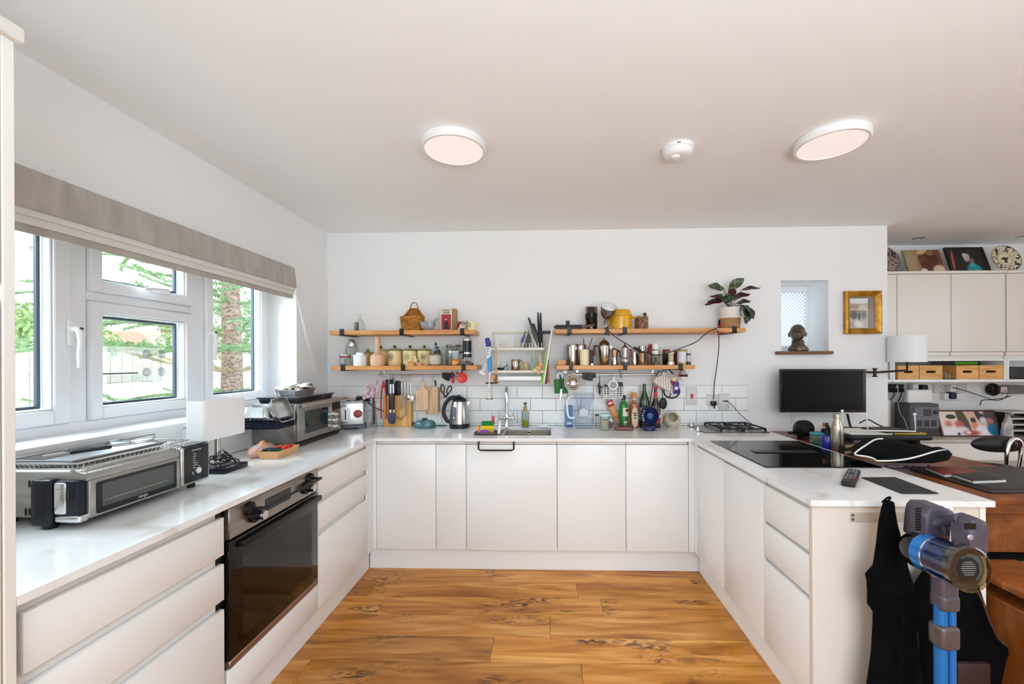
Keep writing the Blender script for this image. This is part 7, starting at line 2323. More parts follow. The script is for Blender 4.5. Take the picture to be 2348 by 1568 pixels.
secs = [rrect(hw*0.86,0.045,0.0,0.03),rrect(hw*0.92,0.05,0.02,0.03),rrect(hw*0.97,0.055,hj*0.5,0.025),rrect(hw,0.058,hj*0.97,0.02)]
n = len(secs[0])
vs = [p for s_ in secs for p in s_]
fs = [tuple(reversed(range(n)))]
for r_ in range(len(secs)-1):
 fs += [(r_*n+i,r_*n+(i+1) % n,(r_+1)*n+(i+1) % n,(r_+1)*n+i) for i in range(n)]
obj('jug_body',MB().add(vs,fs),CLP,t)
obj('lid',MB().prism([(px_,py_) for px_,py_ in rounded(-hw*1.02,hw*1.02,-0.06,0.06,0.02)],hj*0.965,hj,'z',0.003),glassy('jug_lid','#f4f6f9',0.14,0.1),t)
secs = [rrect(hw*0.5,0.03,hj*0.34,0.02),rrect(hw*0.62,0.036,hj*0.5,0.02),rrect(hw*0.9,0.05,hj*0.93,0.02)]
vs = [p for s_ in secs for p in s_]
fs = [tuple(reversed(range(n)))]
for r_ in range(2):
 fs += [(r_*n+i,r_*n+(i+1) % n,(r_+1)*n+(i+1) % n,(r_+1)*n+i) for i in range(n)]
obj('hopper',MB().add(vs,fs),glassy('hopper_plastic','#f3f5f9',0.1,0.08),t)
obj('cartridge',MB().rbox(-hw*0.5,hw*0.5,-0.028,0.028,hj*0.32,hj*0.55,0.012,2),M('#f1f2f4',0.4),t)
obj('cartridge_dome',MB().ball((0,0,hj*0.53),hw*0.36,0.024,hj*0.07,16,8),M('#f4f5f7',0.4),t)
secs = [rrect(hw*0.80,0.04,0.004,0.03),rrect(hw*0.88,0.046,0.02,0.03),rrect(hw*0.90,0.048,hj*0.29,0.025)]
vs = [p for s_ in secs for p in s_]
fs = [tuple(reversed(range(n))),tuple(range(2*n,3*n))]
for r_ in range(2):
 fs += [(r_*n+i,r_*n+(i+1) % n,(r_+1)*n+(i+1) % n,(r_+1)*n+i) for i in range(n)]
obj('water',MB().add(vs,fs),glassy('still_water','#f5f8fa',0.1),t)
obj('handle',MB().tube(smooth_path([(-hw*0.97,0,hj*0.9),(-hw-0.035,0,hj*0.88),(-hw-0.052,0,hj*0.74),(-hw-0.05,0,hj*0.45),(-hw-0.034,0,hj*0.30),(-hw*0.93,0,hj*0.30)],5),0.0085,10),M('#eef1f4',0.3),t)
obj('spout',MB().prism([(hw*0.95,hj*0.99),(hw*1.22,hj*0.99),(hw*0.96,hj*0.72)],-0.02,0.02,'y',0.004),CLP,t)
# beakers with pale lid
t,R,h = vessel('storage_glass','glass storage pot of oats with pale blue lid beside the water jug','jar',1375,1398,947,3.08,z,
 [('glass',[(0,0),(0.8,0),(0.86,0.04),(0.94,0.82),(0.86,0.82),(0.78,0.06),(0,0.05)],GLASS),('lid',[(0,0.84),(1.12,0.84),(1.14,0.9),(1.0,0.96),(0,1)],M('#bcdcdf',0.35)),('oats',[(0,0.055),(0.76,0.055),(0.84,0.6),(0,0.62)],M('#b7ad9a',0.9))])
vessel('storage_glass','second lidded glass pot standing just behind the oats pot','jar',1364,1380,950,3.16,z,[('glass',[(0,0),(0.85,0),(0.95,0.9),(0.88,0.9),(0.78,0.05),(0,0.05)],GLASS),('lid',[(0,0.91),(1.0,0.91),(1.0,1.0),(0,1.0)],M('#3f4247',0.4))])
# tomato puree tube leaning, paper bag, plastic box, coffee filter box
p0,p1 = at_y(1414,962,3.22),at_y(1396,918,3.25)
t = thing('puree_tube','red and orange squeeze tube leaning against the tiles','tube',p0)
d_ = p1 - p0
nx = Vector((d_.z,0,-d_.x)).normalized()
def tubequad(s0,s1,w0,w1):
 return [((d_*s0-nx*w0).x,(d_*s0-nx*w0).z),((d_*s0+nx*w0).x,(d_*s0+nx*w0).z),((d_*s1+nx*w1).x,(d_*s1+nx*w1).z),((d_*s1-nx*w1).x,(d_*s1-nx*w1).z)]
obj('body',MB().prism(tubequad(0.12,0.72,0.017,0.024),-0.012,0.012,'y',0.005),M('#e0924d',0.4),t)
obj('crimped_end',MB().prism(tubequad(0.725,1.02,0.024,0.026),-0.006,0.006,'y',0.002),M('#c3231f',0.4),t)
obj('cap',MB().prism(tubequad(-0.02,0.115,0.012,0.015),-0.012,0.012,'y',0.003),M('#b02a20',0.4),t)
obj('white_lettering',MB().prism(tubequad(0.83,0.92,0.017,0.017),-0.0066,-0.006,'y'),M('#f3e4df',0.5),t)
a,b = at_y(1400,950,3.2),at_y(1422,974,3.2)
one('paper_bag','brown paper bag slumped below the squeeze tube','bag',MB().prism([(-0.045,0),(0.04,0),(0.042,0.04),(0.022,0.075),(-0.006,0.082),(-0.024,0.06),(-0.042,0.045)],-0.025,0.02,'y',0.006),noisy('kraft_paper',[(0.3,'#9a6b4e'),(0.7,'#bd8f6d')],(1,1,1),8,6,0.85),((a.x+b.x)/2,3.21,z))
one('small_leaflet','white and blue box flap leaning beside the clear tub','box',MB().prism([(-0.03,0.072),(-0.018,0.082),(0.03,0.03),(0.022,0.0),(-0.012,0.0),(-0.004,0.03)],-0.01,0.01,'y',0.001),noisy('blue_white_print',[(0.44,'#2a3f86'),(0.5,'#e8e8ee')],(1,1,1),7,2,0.5),(at_y(1407,975,3.1).x,3.12,z))
a,b = at_y(1407,980,3.08),at_y(1450,980,3.08)
t = thing('plastic_tub','shallow clear plastic tub with brown contents before the bottles','container',((a.x+b.x)/2,3.085,z))
hw = (b.x-a.x)/2
obj('tub',MB().rbox(-hw,hw,-0.035,0.035,0,0.04,0.004,2),glassy('tub_plastic','#f7f0f2',0.25,0.1),t)
obj('lid',MB().rbox(-hw*1.05,hw*1.05,-0.038,0.038,0.0405,0.047,0.003,1),glassy('tub_lid','#f5f2f4',0.3,0.15),t)
obj('contents',MB().rbox(-hw*0.9,hw*0.9,-0.03,0.03,0.003,0.022,0.004,2),M('#9a6a5a',0.8),t)
# bottles
BG = glassy('green_bottle_glass','#3f9a4c',0.3)
DG = glassy('dark_green_glass','#2c5f38',0.3)

def bottle(lab,u0,u1,vt,y,gl,prof,parts):
 return vessel('bottle',lab,'bottle',u0,u1,vt,y,z,[('glass',prof,gl)]+parts,28)

WINE = [(0,0),(0.95,0),(1,0.02),(1,0.56),(0.85,0.66),(0.5,0.78),(0.34,0.86),(0.33,0.97),(0.38,0.97),(0.38,1.0),(0,1.0)]
t,R,h = bottle('short green glass bottle with pale label and black cap',1419.5,1440,906,3.19,M('#1c7a30',0.06,coat=0.5),[(0,0),(0.95,0),(1,0.02),(1,0.64),(0.9,0.72),(0.5,0.80),(0.45,0.86),(0,0.86)],[('cap',[(0,0.865),(0.48,0.865),(0.48,1.0),(0,1.0)],M('#23221f',0.4))])
obj('label',MB().lathe([(R*1.01,h*0.36),(R*1.01,h*0.62)],16,ang=1.9,mx=Matrix.Rotation(-1.9,4,'Z')),M('#e3dfcf',0.6),t)
obj('label_print',MB().lathe([(R*1.02,h*0.5),(R*1.02,h*0.59)],16,ang=1.0,mx=Matrix.Rotation(-1.3,4,'Z')),M('#7d1f22',0.6),t)
obj('lower_label',MB().lathe([(R*1.01,h*0.12),(R*1.01,h*0.22)],16,ang=0.8,mx=Matrix.Rotation(-1.7,4,'Z')),M('#cfd8b8',0.6),t)
t,R,h = bottle('whisky-coloured bottle with orange stopper and cream label',1443,1464,900,3.21,M('#a8622a',0.08,coat=0.5),[(0,0),(0.95,0),(1,0.03),(1,0.60),(0.9,0.68),(0.42,0.72),(0.38,0.83),(0,0.83)],[('stopper',[(0,0.84),(0.55,0.84),(0.55,0.98),(0.5,1.0),(0,1.0)],M('#e08d2c',0.45)),('neck_band',[(0,0.79),(0.45,0.79),(0.45,0.835),(0,0.835)],M('#d9d3c6',0.4))])
obj('label',MB().prism([(-R*0.55,h*0.08),(0,h*0.01),(R*0.55,h*0.08),(R*0.75,h*0.3),(R*0.55,h*0.52),(0,h*0.6),(-R*0.55,h*0.52),(-R*0.75,h*0.3)],-R*1.03,-R*1.0,'y'),M('#e2d5b8',0.6),t)
obj('label_print',MB().box(-R*0.4,R*0.4,-R*1.05,-R*1.03,h*0.40,h*0.43).box(-R*0.3,R*0.35,-R*1.05,-R*1.03,h*0.34,h*0.37).box(-R*0.2,R*0.2,-R*1.05,-R*1.03,h*0.27,h*0.30),M('#4a4032',0.6),t)
t,R,h = bottle('tall dark green wine bottle behind the blue fan',1466,1489,880,3.22,M('#123f20',0.06,coat=0.5),WINE,[])
obj('label',MB().lathe([(R*1.01,h*0.18),(R*1.01,h*0.46)],16,ang=1.6,mx=Matrix.Rotation(-2.9,4,'Z')),M('#c9cdd2',0.6),t)
t,R,h = bottle('dark sauce bottle with red cap and red label behind the blue fan',1492,1514,886,3.2,M('#2a1210',0.08,coat=0.5),[(0,0),(0.95,0),(1,0.02),(1,0.46),(0.85,0.56),(0.45,0.68),(0.33,0.8),(0.33,0.94),(0,0.94)],[('cap',[(0,0.94),(0.40,0.94),(0.40,0.99),(0.36,1.0),(0,1.0)],M('#b8232a',0.35)),('neck_label',[(0.335,0.74),(0.42,0.72),(0.36,0.86),(0.335,0.86)],M('#c23a2c',0.5))])
obj('label',MB().lathe([(R*1.01,h*0.12),(R*1.01,h*0.42)],16,ang=2.2,mx=Matrix.Rotation(-1.6,4,'Z')),M('#b1323a',0.6),t)
obj('label_band',MB().lathe([(R*1.02,h*0.24),(R*1.02,h*0.31)],16,ang=1.6,mx=Matrix.Rotation(-1.3,4,'Z')),M('#e6cdbf',0.6),t)
# blue desk fan
p_ = Vector((0,3.05,0))
x = at_y(1490,970,p_.y).x
t = thing('desk_fan','small navy blue desk fan in front of the wine bottles','fan',(x,p_.y+0.02,z))
NF = M('#13224f',0.3)
Rf = (at_y(1512.5,950,p_.y).x-at_y(1469,950,p_.y).x)/2
hc = at_y(1490,953,p_.y).z - z
obj('base',MB().lathe([(0,0),(0.044,0),(0.046,0.006),(0.042,0.03),(0.036,0.036),(0,0.036)],28),NF,t)
rx = Matrix.Translation((0,0,hc)) @ Matrix.Rotation(pi/2,4,'X')
obj('shroud',MB().lathe([(Rf*0.9,-0.03),(Rf,-0.02),(Rf,0.02),(Rf*0.93,0.03),(Rf*0.9,0.03),(Rf*0.95,0.0)],40,mx=rx),NF,t)
m = MB()
for q in range(9):
 m.ring((0,-0.028+0.0006*q,hc),Rf*(0.34+0.066*q),0.0013,'y',36,4)
for q in range(32):
 a = 2*pi*q/32
 m.tube([(Rf*0.3*cos(a),-0.031,hc+Rf*0.3*sin(a)),(Rf*0.93*cos(a),-0.027,hc+Rf*0.93*sin(a))],0.0014,4)
obj('front_grille',m,NF,t)
obj('hub',MB().lathe([(0,0.034),(Rf*0.32,0.033),(Rf*0.34,0.026),(0,0.026)][::-1],28,mx=rx),M('#27508c',0.3),t)
m = MB()
for q in range(4):
 a = 2*pi*q/4
 m.prism([(Rf*0.2*cos(a),hc+Rf*0.2*sin(a)),(Rf*0.85*cos(a-0.35),hc+Rf*0.85*sin(a-0.35)),(Rf*0.85*cos(a+0.5),hc+Rf*0.85*sin(a+0.5)),(Rf*0.2*cos(a+0.9),hc+Rf*0.2*sin(a+0.9))],-0.006,-0.003,'y')
 obj('fan_blade',m,M('#182a60',0.35),t)
 m = MB()
obj('back_cover',MB().lathe([(0,-0.034),(Rf*0.9,-0.03),(Rf*0.9,-0.026),(0,-0.03)],36,mx=rx),M('#0e1938',0.4),t)
for q,ch in enumerate('meaco'):
 a = radians(205-q*17+0)
 a = radians(212-q*18)
 text(ch,0.024,t,(Rf*0.82*cos(a),-0.0325,hc+Rf*0.82*sin(a)),(pi/2,pi/2-a,0),M('#dfe3ee',0.5))
cpts = [at_y(1512,946,3.19),at_y(1517,958,3.17),at_y(1515,968,3.15),at_z(1511,975,WT+0.004),at_z(1521,978,WT+0.004),at_z(1524,979,WT+0.004)]
one('fan_lead','thin white cord trailing on the worktop beside the fan','cable',MB().tube(smooth_path([q-cpts[0] for q in cpts],5),0.0035,6),M('#ece7e0',0.7),cpts[0])
# salt pig
p_ = Vector((0,3.16,0))
x = at_y(1545,957,p_.y).x
t = thing('salt_pig','round cream ceramic salt pig with open mouth by the gas hob','salt pig',(x,p_.y+0.045,z))
R = (at_y(1564.5,957,p_.y).x-at_y(1525.5,957,p_.y).x)/2
SP = M('#c9bda4',0.35)
m = MB()
tilt = Matrix.Translation((0,0,R*0.94)) @ Matrix.Rotation(radians(62),4,'X') @ Matrix.Rotation(radians(-8),4,'Y')
prof = [(0,-R)]
for k in range(1,17):
 a = -pi/2 + (pi/2+0.86)*k/16
 prof.append((R*cos(a),R*sin(a)))
ro,zo = prof[-1]
prof += [(ro+0.001,zo+0.004),(ro-0.004,zo+0.004)]
for k in range(16,0,-1):
 a = -pi/2 + (pi/2+0.86)*k/16
 prof.append(((R-0.007)*cos(a),(R-0.007)*sin(a)))
prof.append((0,-R+0.007))
obj('pot',MB().lathe(prof,36,mx=tilt),SP,t)
obj('foot',MB().lathe([(0,0),(R*0.5,0),(R*0.55,0.012),(0,0.012)],24),SP,t)
obj('salt',MB().lathe([(0,0),(R*0.72,0),(0,0.012)],24,c=(0,-R*0.12,R*0.55)),M('#d9d3c2',0.8),t)

# ------------------------------------------------------------------ hobs
def quad_obj(name,parent,uvs,z0,z1,mat,bev=0.0):
 pts = [at_z(u,v,WT) for u,v in uvs]
 return obj(name,MB().prism([(p.x-parent.location.x,p.y-parent.location.y) for p in pts],z0,z1,'z',bev),mat,parent)

g0,g1,g2,g3 = at_z(1563,974,WT),at_z(1700,974.5,WT),at_z(1766,993,WT),at_z(1616,993,WT)
gx0,gx1,gy0,gy1 = 1.09,1.56,(g2.y+g3.y)/2,(g0.y+g1.y)/2
gx0,gx1 = g3.x,g2.x
t = thing('gas_hob','steel two-burner gas hob with black pan supports in the back corner','hob',((gx0+gx1)/2,(gy0+gy1)/2,WT))
hx,hy = (gx1-gx0)/2,(gy1-gy0)/2
obj('plate',MB().rbox(-hx,hx,-hy,hy,0.0003,0.006,0.003,1),M('#8e8880',0.3,0.9),t)
for bx_,by_,r_ in ((-0.02,0.0,0.04),(0.14,0.0,0.05)):
 obj('burner',MB().lathe([(0,0.006),(r_,0.006),(r_*0.95,0.014),(r_*0.6,0.018),(0,0.018)],24,c=(bx_,by_,0)),BLACK,t)
 m = MB()
 for sx in (-1,1):
  m.rbox(bx_+sx*0.075-0.005,bx_+sx*0.075+0.005,-hy*0.82,hy*0.82,0.020,0.030,0.002,1)
  m.rbox(bx_-0.075,bx_+0.075,by_+sx*hy*0.8-0.005,by_+sx*hy*0.8+0.005,0.020,0.030,0.002,1)
  m.rbox(bx_+sx*0.075-0.006,bx_+sx*0.075+0.006,-hy*0.82,-hy*0.75,0.006,0.021,0.001,1)
  m.rbox(bx_+sx*0.075-0.006,bx_+sx*0.075+0.006,hy*0.75,hy*0.82,0.006,0.021,0.001,1)
  m.rbox(bx_+sx*0.045-0.032,bx_+sx*0.045+0.032,-0.004,0.004,0.022,0.032,0.002,1)
  m.rbox(bx_-0.004,bx_+0.004,sx*hy*0.55-0.03,sx*hy*0.55+0.03,0.022,0.032,0.002,1)
 obj('pan_support',m,M('#1c1a19',0.5),t)
for u,v in ((1585,976),(1600,986)):
 q = at_z(u,v,WT+0.006) - t.location
 kn = obj('knob',MB().lathe([(0,0.006),(0.017,0.006),(0.016,0.012),(0.0125,0.014),(0.012,0.03),(0,0.031)],20,c=(q.x,q.y,0)),CHROME,t)
i0,i1,i2,i3 = at_z(1635,1012,WT),at_z(1838,1012,WT),at_z(2012,1073,WT),at_z(1749,1073,WT)
ix0,ix1,iy0,iy1 = (i0.x+i3.x)/2,(i1.x+i2.x)/2,(i2.y+i3.y)/2,(i0.y+i1.y)/2
t = thing('induction_hob','black glass induction hob with central extractor slot on the peninsula','hob',((ix0+ix1)/2,(iy0+iy1)/2,WT))
hx,hy = (ix1-ix0)/2,(iy1-iy0)/2
obj('glass',MB().rbox(-hx,hx,-hy,hy,0.0003,0.0055,0.002,1),M('#0a0a0b',0.04),t)
s0_,s1_ = at_z(1756,1036,WT) - t.location,at_z(1906,1042,WT) - t.location
obj('extractor_slot',MB().rbox(s0_.x*0-hx*0.62,hx*0.62,-0.03,0.03,0.0056,0.0095,0.002,1),M('#17181a',0.3),t)
obj('slot_edge',MB().box(-hx*0.6,hx*0.6,-0.026,-0.018,0.0096,0.0102),M('#2f3237',0.25),t)
obj('slot_edge',MB().box(-hx*0.6,hx*0.6,0.018,0.026,0.0096,0.0102),M('#2f3237',0.25),t)

# ------------------------------------------------------------------ switches and sockets
def plate(name,lab,u0,u1,v0,v1,y=None):
 y = YB - 0.0095 if y is None else y
 a,b = at_y(u0,v0,y),at_y(u1,v1,y)
 t = thing(name,lab,'socket' if name == 'wall_socket' else 'switch',((a.x+b.x)/2,y,(a.z+b.z)/2))
 hw,hh = (b.x-a.x)/2,(a.z-b.z)/2
 obj('plate',MB().rbox(-hw,hw,-0.010,0.009,-hh,hh,0.003,2),M('#d9d2cb',0.4),t)
 return t,hw,hh

t,hw,hh = plate('cooker_switch','tall white cooker switch with red rocker on the tiles',1573,1598,887,928)
obj('rocker',MB().rbox(-0.010,0.010,-0.014,-0.0095,-0.02,0.016,0.002,1),M('#c63a24',0.4),t)
for s_ in (-1,1):
 obj('screw',MB().ball((0,-0.0102,s_*hh*0.86),0.003,0.001,0.003,8,5),M('#8d8884',0.3,0.6),t)
SOK = M('#332f2c',0.6)

def pins(t,cx_,cz_):
 m = MB().box(cx_-0.002,cx_+0.002,-0.0106,-0.0101,cz_+0.006,cz_+0.014)
 for s_ in (-1,1):
  m.box(cx_+s_*0.011-0.0035,cx_+s_*0.011+0.0035,-0.0106,-0.0101,cz_-0.010,cz_-0.006)
 obj('pin_slot',m,SOK,t)['kind'] = 'stuff'

t,hw,hh = plate('wall_socket','white socket plate behind the black plug near the gas hob',1620,1646,904,930)
pins(t,0.0,0.0)
t,hw,hh = plate('wall_socket','white double socket with USB ports above the gas hob',1647,1672,902,940)
for s_ in (-1,1):
 pins(t,s_*hw*0.5,-hh*0.55)
m = MB()
for k in range(3):
 obj('usb_port',MB().box(-0.012+k*0.009,-0.006+k*0.009,-0.0106,-0.0101,0.0,0.012),SOK,t)
p_ = at_y(1636,924,YB-0.03)
t = thing('black_plug','black mains plug of the lamp lead in the wall socket','plug',p_)
obj('body',MB().prism([(-0.020,0.016),(0.020,0.016),(0.022,-0.006),(0.012,-0.022),(-0.014,-0.022),(-0.024,0.0)],-0.016,0.010,'y',0.006),BLACK,t)
obj('strain_relief',MB().cyl((0.004,-0.004,-0.02),(0.008,-0.004,-0.042),0.005,8),BLACK,t)
cp_ = [at_y(1666,919,YB-0.022),at_y(1680,930,YB-0.04),at_y(1698,950,YB-0.04),at_y(1715,965,YB-0.04),at_y(1726,973,YB-0.04)]
t = thing('usb_lead','black lead running from the USB socket down behind the gas hob','cable',cp_[0])
obj('flex',MB().tube(smooth_path([q-cp_[0] for q in cp_],5),0.0025,6),M('#17140f',0.5),t)
obj('usb_plug',MB().rbox(-0.006,0.006,-0.012,0.010,-0.005,0.005,0.002,1),BLACK,t)
# double socket behind the toaster with plugs, kettle lead
t,hw,hh = plate('wall_socket','white double socket behind the blossom with two black plugs',821,857,903,926)
for u,lab in ((824,'black plug of the toaster in the socket behind it'),(844,'black plug of the kettle in the socket behind the blossom')):
 p_ = at_y(u,914,YB-0.032)
 q = thing('black_plug',lab,'plug',p_)
 obj('body',MB().rbox(-0.024,0.024,-0.014,0.012,-0.02,0.02,0.009,2),BLACK,q)
 obj('strain_relief',MB().cyl((0.0,-0.003,-0.018),(0.004,-0.003,-0.04),0.005,8),BLACK,q)
cp_ = [at_y(826,923,YB-0.035),at_y(828,940,YB-0.04),at_y(827,958,YB-0.045),Vector((at_y(822,974,3.26).x,3.26,WT+0.005))]
one('toaster_lead','black lead dropping beside the toaster','cable',MB().tube(smooth_path([q-cp_[0] for q in cp_],5),0.0042,6),BLACK,cp_[0])
cp_ = [at_y(845,923,YB-0.035),at_y(856,932,YB-0.02),at_y(878,942,YB-0.014),at_y(940,962,YB-0.014),Vector((at_y(955,973,3.28).x,3.28,WT+0.005)),Vector((at_y(1000,973,3.28).x,3.28,WT+0.005)),Vector((at_y(1024,973,3.262).x,3.262,WT+0.005))]
one('kettle_lead','black lead running along the tiles to the kettle','cable',MB().tube(smooth_path([q-cp_[0] for q in cp_],5),0.0038,6),BLACK,cp_[0])
# white socket on the tiled upstand below the window
p_ = at_x(385,996,XL+0.01)
t = thing('wall_socket','white double socket on the upstand behind the shaded lamp','socket',p_)
obj('plate',MB().rbox(0,0.009,-0.07,0.07,-0.04,0.04,0.003,2),M('#e6e4e2',0.4),t)

# ================================================================== THE OFFICE CORNER
def poly(name,par,uvs,y,dep,mat,bev=0.0):
 L_ = par.location if par else Vector((0,0,0))
 ym_ = y + dep/2
 return obj(name,MB().prism([((at_y(u,v,ym_)-L_).x,(at_y(u,v,ym_)-L_).z) for u,v in uvs],y-L_.y,y-L_.y+dep,'y',bev),mat,par)

def flat(name,par,uvs,zz,th,mat,bev=0.0):
 L_ = par.location if par else Vector((0,0,0))
 return obj(name,MB().prism([((at_z(u,v,zz+th)-L_).x,(at_z(u,v,zz+th)-L_).y) for u,v in uvs],zz-L_.z,zz+th-L_.z,'z',bev),mat,par)

def cable(lab,pts,r=0.003,colr='#15130f',name='cable'):
 return one(name,lab,'cable',MB().tube(smooth_path([p-pts[0] for p in pts],5),r,6),M(colr,0.5),pts[0])

# bust in the niche
a,b = at_y(1806,805,YB+0.06),at_y(1858,805,YB+0.06)
BZ = noisy('worn_bronze',[(0.35,'#3a3026'),(0.55,'#6d5c49'),(0.75,'#9c8a74')],(1,1,1),16,6,0.35,0.35)
t = thing('bronze_bust','small bronze bust of a child on the niche sill','sculpture',((a.x+b.x)/2,YB+0.08,zs+0.0005),-0.5)
m = MB().lathe([(0,0),(0.062,0),(0.070,0.012),(0.066,0.03),(0.052,0.046),(0.044,0.058),(0.042,0.09),(0,0.095)],24,sy=0.8,c=(0.0,0,0))
m.v = [(x*(1.12 if x > 0.01 else 0.95),y,z_*(1-0.2*min(1,max(0,(x-0.056)/0.02)))) for x,y,z_ in m.v]
obj('shoulders',m,BZ,t)
hm = MB()
vs,fs = [],[]
nr,ns = 52,72
cz,hx,hy,hz = 0.143,0.056,0.064,0.076
for i in range(nr+1):
 ph = -pi/2 + pi*i/nr
 for k in range(ns):
  th = 2*pi*k/ns
  x,y,q = hx*cos(ph)*cos(th),hy*cos(ph)*sin(th),hz*sin(ph)
  w = 1.0 - 0.30*max(0,-q/hz)
  x *= w
  if y < 0:
   g = lambda cx_,cz_,sx_,sz_: math.exp(-((x-cx_)/sx_) ** 2-((q-cz_)/sz_) ** 2)
   y -= 0.018*g(0,-0.014,0.007,0.011) + 0.008*g(0,-0.002,0.006,0.02)
   y += 0.014*(g(-0.020,0.008,0.011,0.007)+g(0.020,0.008,0.011,0.007))
   y -= 0.004*(g(-0.020,0.004,0.008,0.004)+g(0.020,0.004,0.008,0.004))
   y -= 0.009*(g(0,-0.033,0.013,0.004)+g(0,-0.041,0.011,0.004)) + 0.006*g(0,-0.056,0.014,0.01)
   y -= 0.005*(g(-0.028,-0.022,0.013,0.012)+g(0.028,-0.022,0.013,0.012))
  vs.append((x,y,cz+q))
for i in range(nr):
 for k in range(ns):
  j = (k+1) % ns
  fs.append((i*ns+k,i*ns+j,(i+1)*ns+j,(i+1)*ns+k))
hm.add(vs,fs,0,Matrix.Rotation(0.12,4,'Z'))
for s_ in (-1,1):
 hm.ball((s_*0.056,0.004,0.136),0.009,0.013,0.021,10,8)
obj('head',hm,BZ,t,sm=60)

# gilt framed picture
yk = YB - 0.03
a,b = at_y(1939,667,yk),at_y(2023,765,yk)
t = thing('gilt_picture_frame','gilt framed picture with townscape print hanging at the wall end','picture',((a.x+b.x)/2,YB,(a.z+b.z)/2))
hw,hh = (b.x-a.x)/2,(a.z-b.z)/2
GILT = noisy('worn_gilt',[(0.3,'#8a5a14'),(0.55,'#c08a25'),(0.8,'#dcae4b')],(1,1,1),20,5,0.35,0.5)
m = MB()
fw = 0.042
for d_,e in ((0.0,-0.03),(fw*0.5,-0.036),(fw,-0.016)):
 pass
pr = [(0.0,-0.001),(0.0,-0.030),(0.012,-0.038),(0.022,-0.032),(fw,-0.014),(fw,-0.001)]
vs,fs = [],[]
for dx,dy in pr:
 for sx,sz in ((-1,-1),(1,-1),(1,1),(-1,1)):
  vs.append((sx*(hw-dx),dy,sz*(hh-dx)))
for i in range(len(pr)-1):
 for k in range(4):
  j = (k+1) % 4
  fs.append((i*4+k,i*4+j,i*4+4+j,i*4+4+k))
obj('frame',m.add(vs,fs),GILT,t,sm=20)
obj('mount',MB().box(-hw+fw,hw-fw,-0.010,-0.004,-hh+fw,hh-fw),M('#8f7565',0.4),t)
obj('print',MB().box(-hw+fw+0.004,hw*0.32,-0.0112,-0.0101,-hh+fw+0.004,hh*0.66),softpic('town_print','#c9b4a4',[(0.5,0.95,0.8,0.12,'#eceae6',0.3,0),(0.3,0.74,0.3,0.08,'#b08f7b',0.4,0),(0.75,0.68,0.26,0.10,'#d9cfc7',0.4,0),(0.25,0.45,0.22,0.15,'#5a3f33',0.3,0),(0.55,0.42,0.08,0.14,'#2a3236',0.3,0),(0.8,0.45,0.16,0.14,'#6d716d',0.4,0),(0.15,0.12,0.2,0.12,'#a9938a',0.5,0),(0.5,0.15,0.25,0.10,'#e6dcd6',0.4,0.2),(0.42,0.58,0.5,0.02,'#7d5a4a',0.5,0)],-hw+fw,-hh+fw,hw*1.3-fw,hh*1.66-fw),t)
obj('glazing',MB().box(-hw+fw,hw-fw,-0.0145,-0.0135,-hh+fw,hh-fw),PANE,t)

# monitor on its wall arm
SCRN = M('#070707',0.25)
SCRN.node_tree.nodes['Principled BSDF'].inputs['Specular IOR Level'].default_value = 0.2
ym = 3.12
t = thing('monitor','black flat monitor on the wall beside the gas hob','monitor',at_y(1885,895,ym))
poly('casing',t,[(1788,846),(1983,846),(1983,945),(1788,945)],ym,0.03,M('#16171a',0.35),0.004)
poly('screen',t,[(1792,850),(1979,850),(1979,940),(1792,940)],ym-0.0008,0.0006,SCRN,0)
obj('power_light',MB().box(-0.02,0.02,-0.002,0.004,-0.178,-0.170),M('#9fa5a8',0.3),t)
obj('wall_bracket',MB().box(-0.06,0.06,0.03,YB-ym-0.001,-0.06,0.06),BLACK,t)
obj('cable_cover',MB().box(-0.12,-0.09,YB-ym-0.012,YB-ym-0.001,-0.28,-0.12),M('#e2ddd6',0.6),t)

# swing-arm wall lamp
BRZ = M('#2e2620',0.4,0.5)
yl = 3.215
j0,j1,j2 = at_y(1986,853,yl),at_y(2006,854,yl),at_y(2080,849,yl)
t = thing('swing_arm_lamp','swing-arm wall lamp with white drum shade beside the monitor','lamp',j1)
obj('wall_mount',MB().tube([(j0-j1)+Vector((-0.1,YB-yl-0.002,0)),(j0-j1)+Vector((-0.1,0.02,0)),j0-j1],0.008,8),BRZ,t)
obj('arm',MB().tube([j0-j1,Vector((0,0,0))],0.0075,8),BRZ,t)
obj('joint',MB().lathe([(0,-0.034),(0.017,-0.034),(0.017,-0.028),(0.011,-0.026),(0.011,0.026),(0.017,0.028),(0.017,0.034),(0,0.034)],18),BRZ,t)
obj('arm',MB().tube([Vector((0,0,0)),j2-j1,j2-j1+Vector((0,0,0.08))],0.008,8),BRZ,t)
q0,q1 = at_y(2044,830,yl),at_y(2115,770,yl)
R = (q1.x-q0.x)/2
c_ = ((q0+q1)/2-j1)
obj('lamp_shade',MB().lathe([(R,q0.z-j1.z),(R,q1.z-j1.z),(R-0.003,q1.z-j1.z),(R-0.003,q0.z-j1.z)],40,c=(c_.x,c_.y,0)),M('#eef0f2',0.9),t)

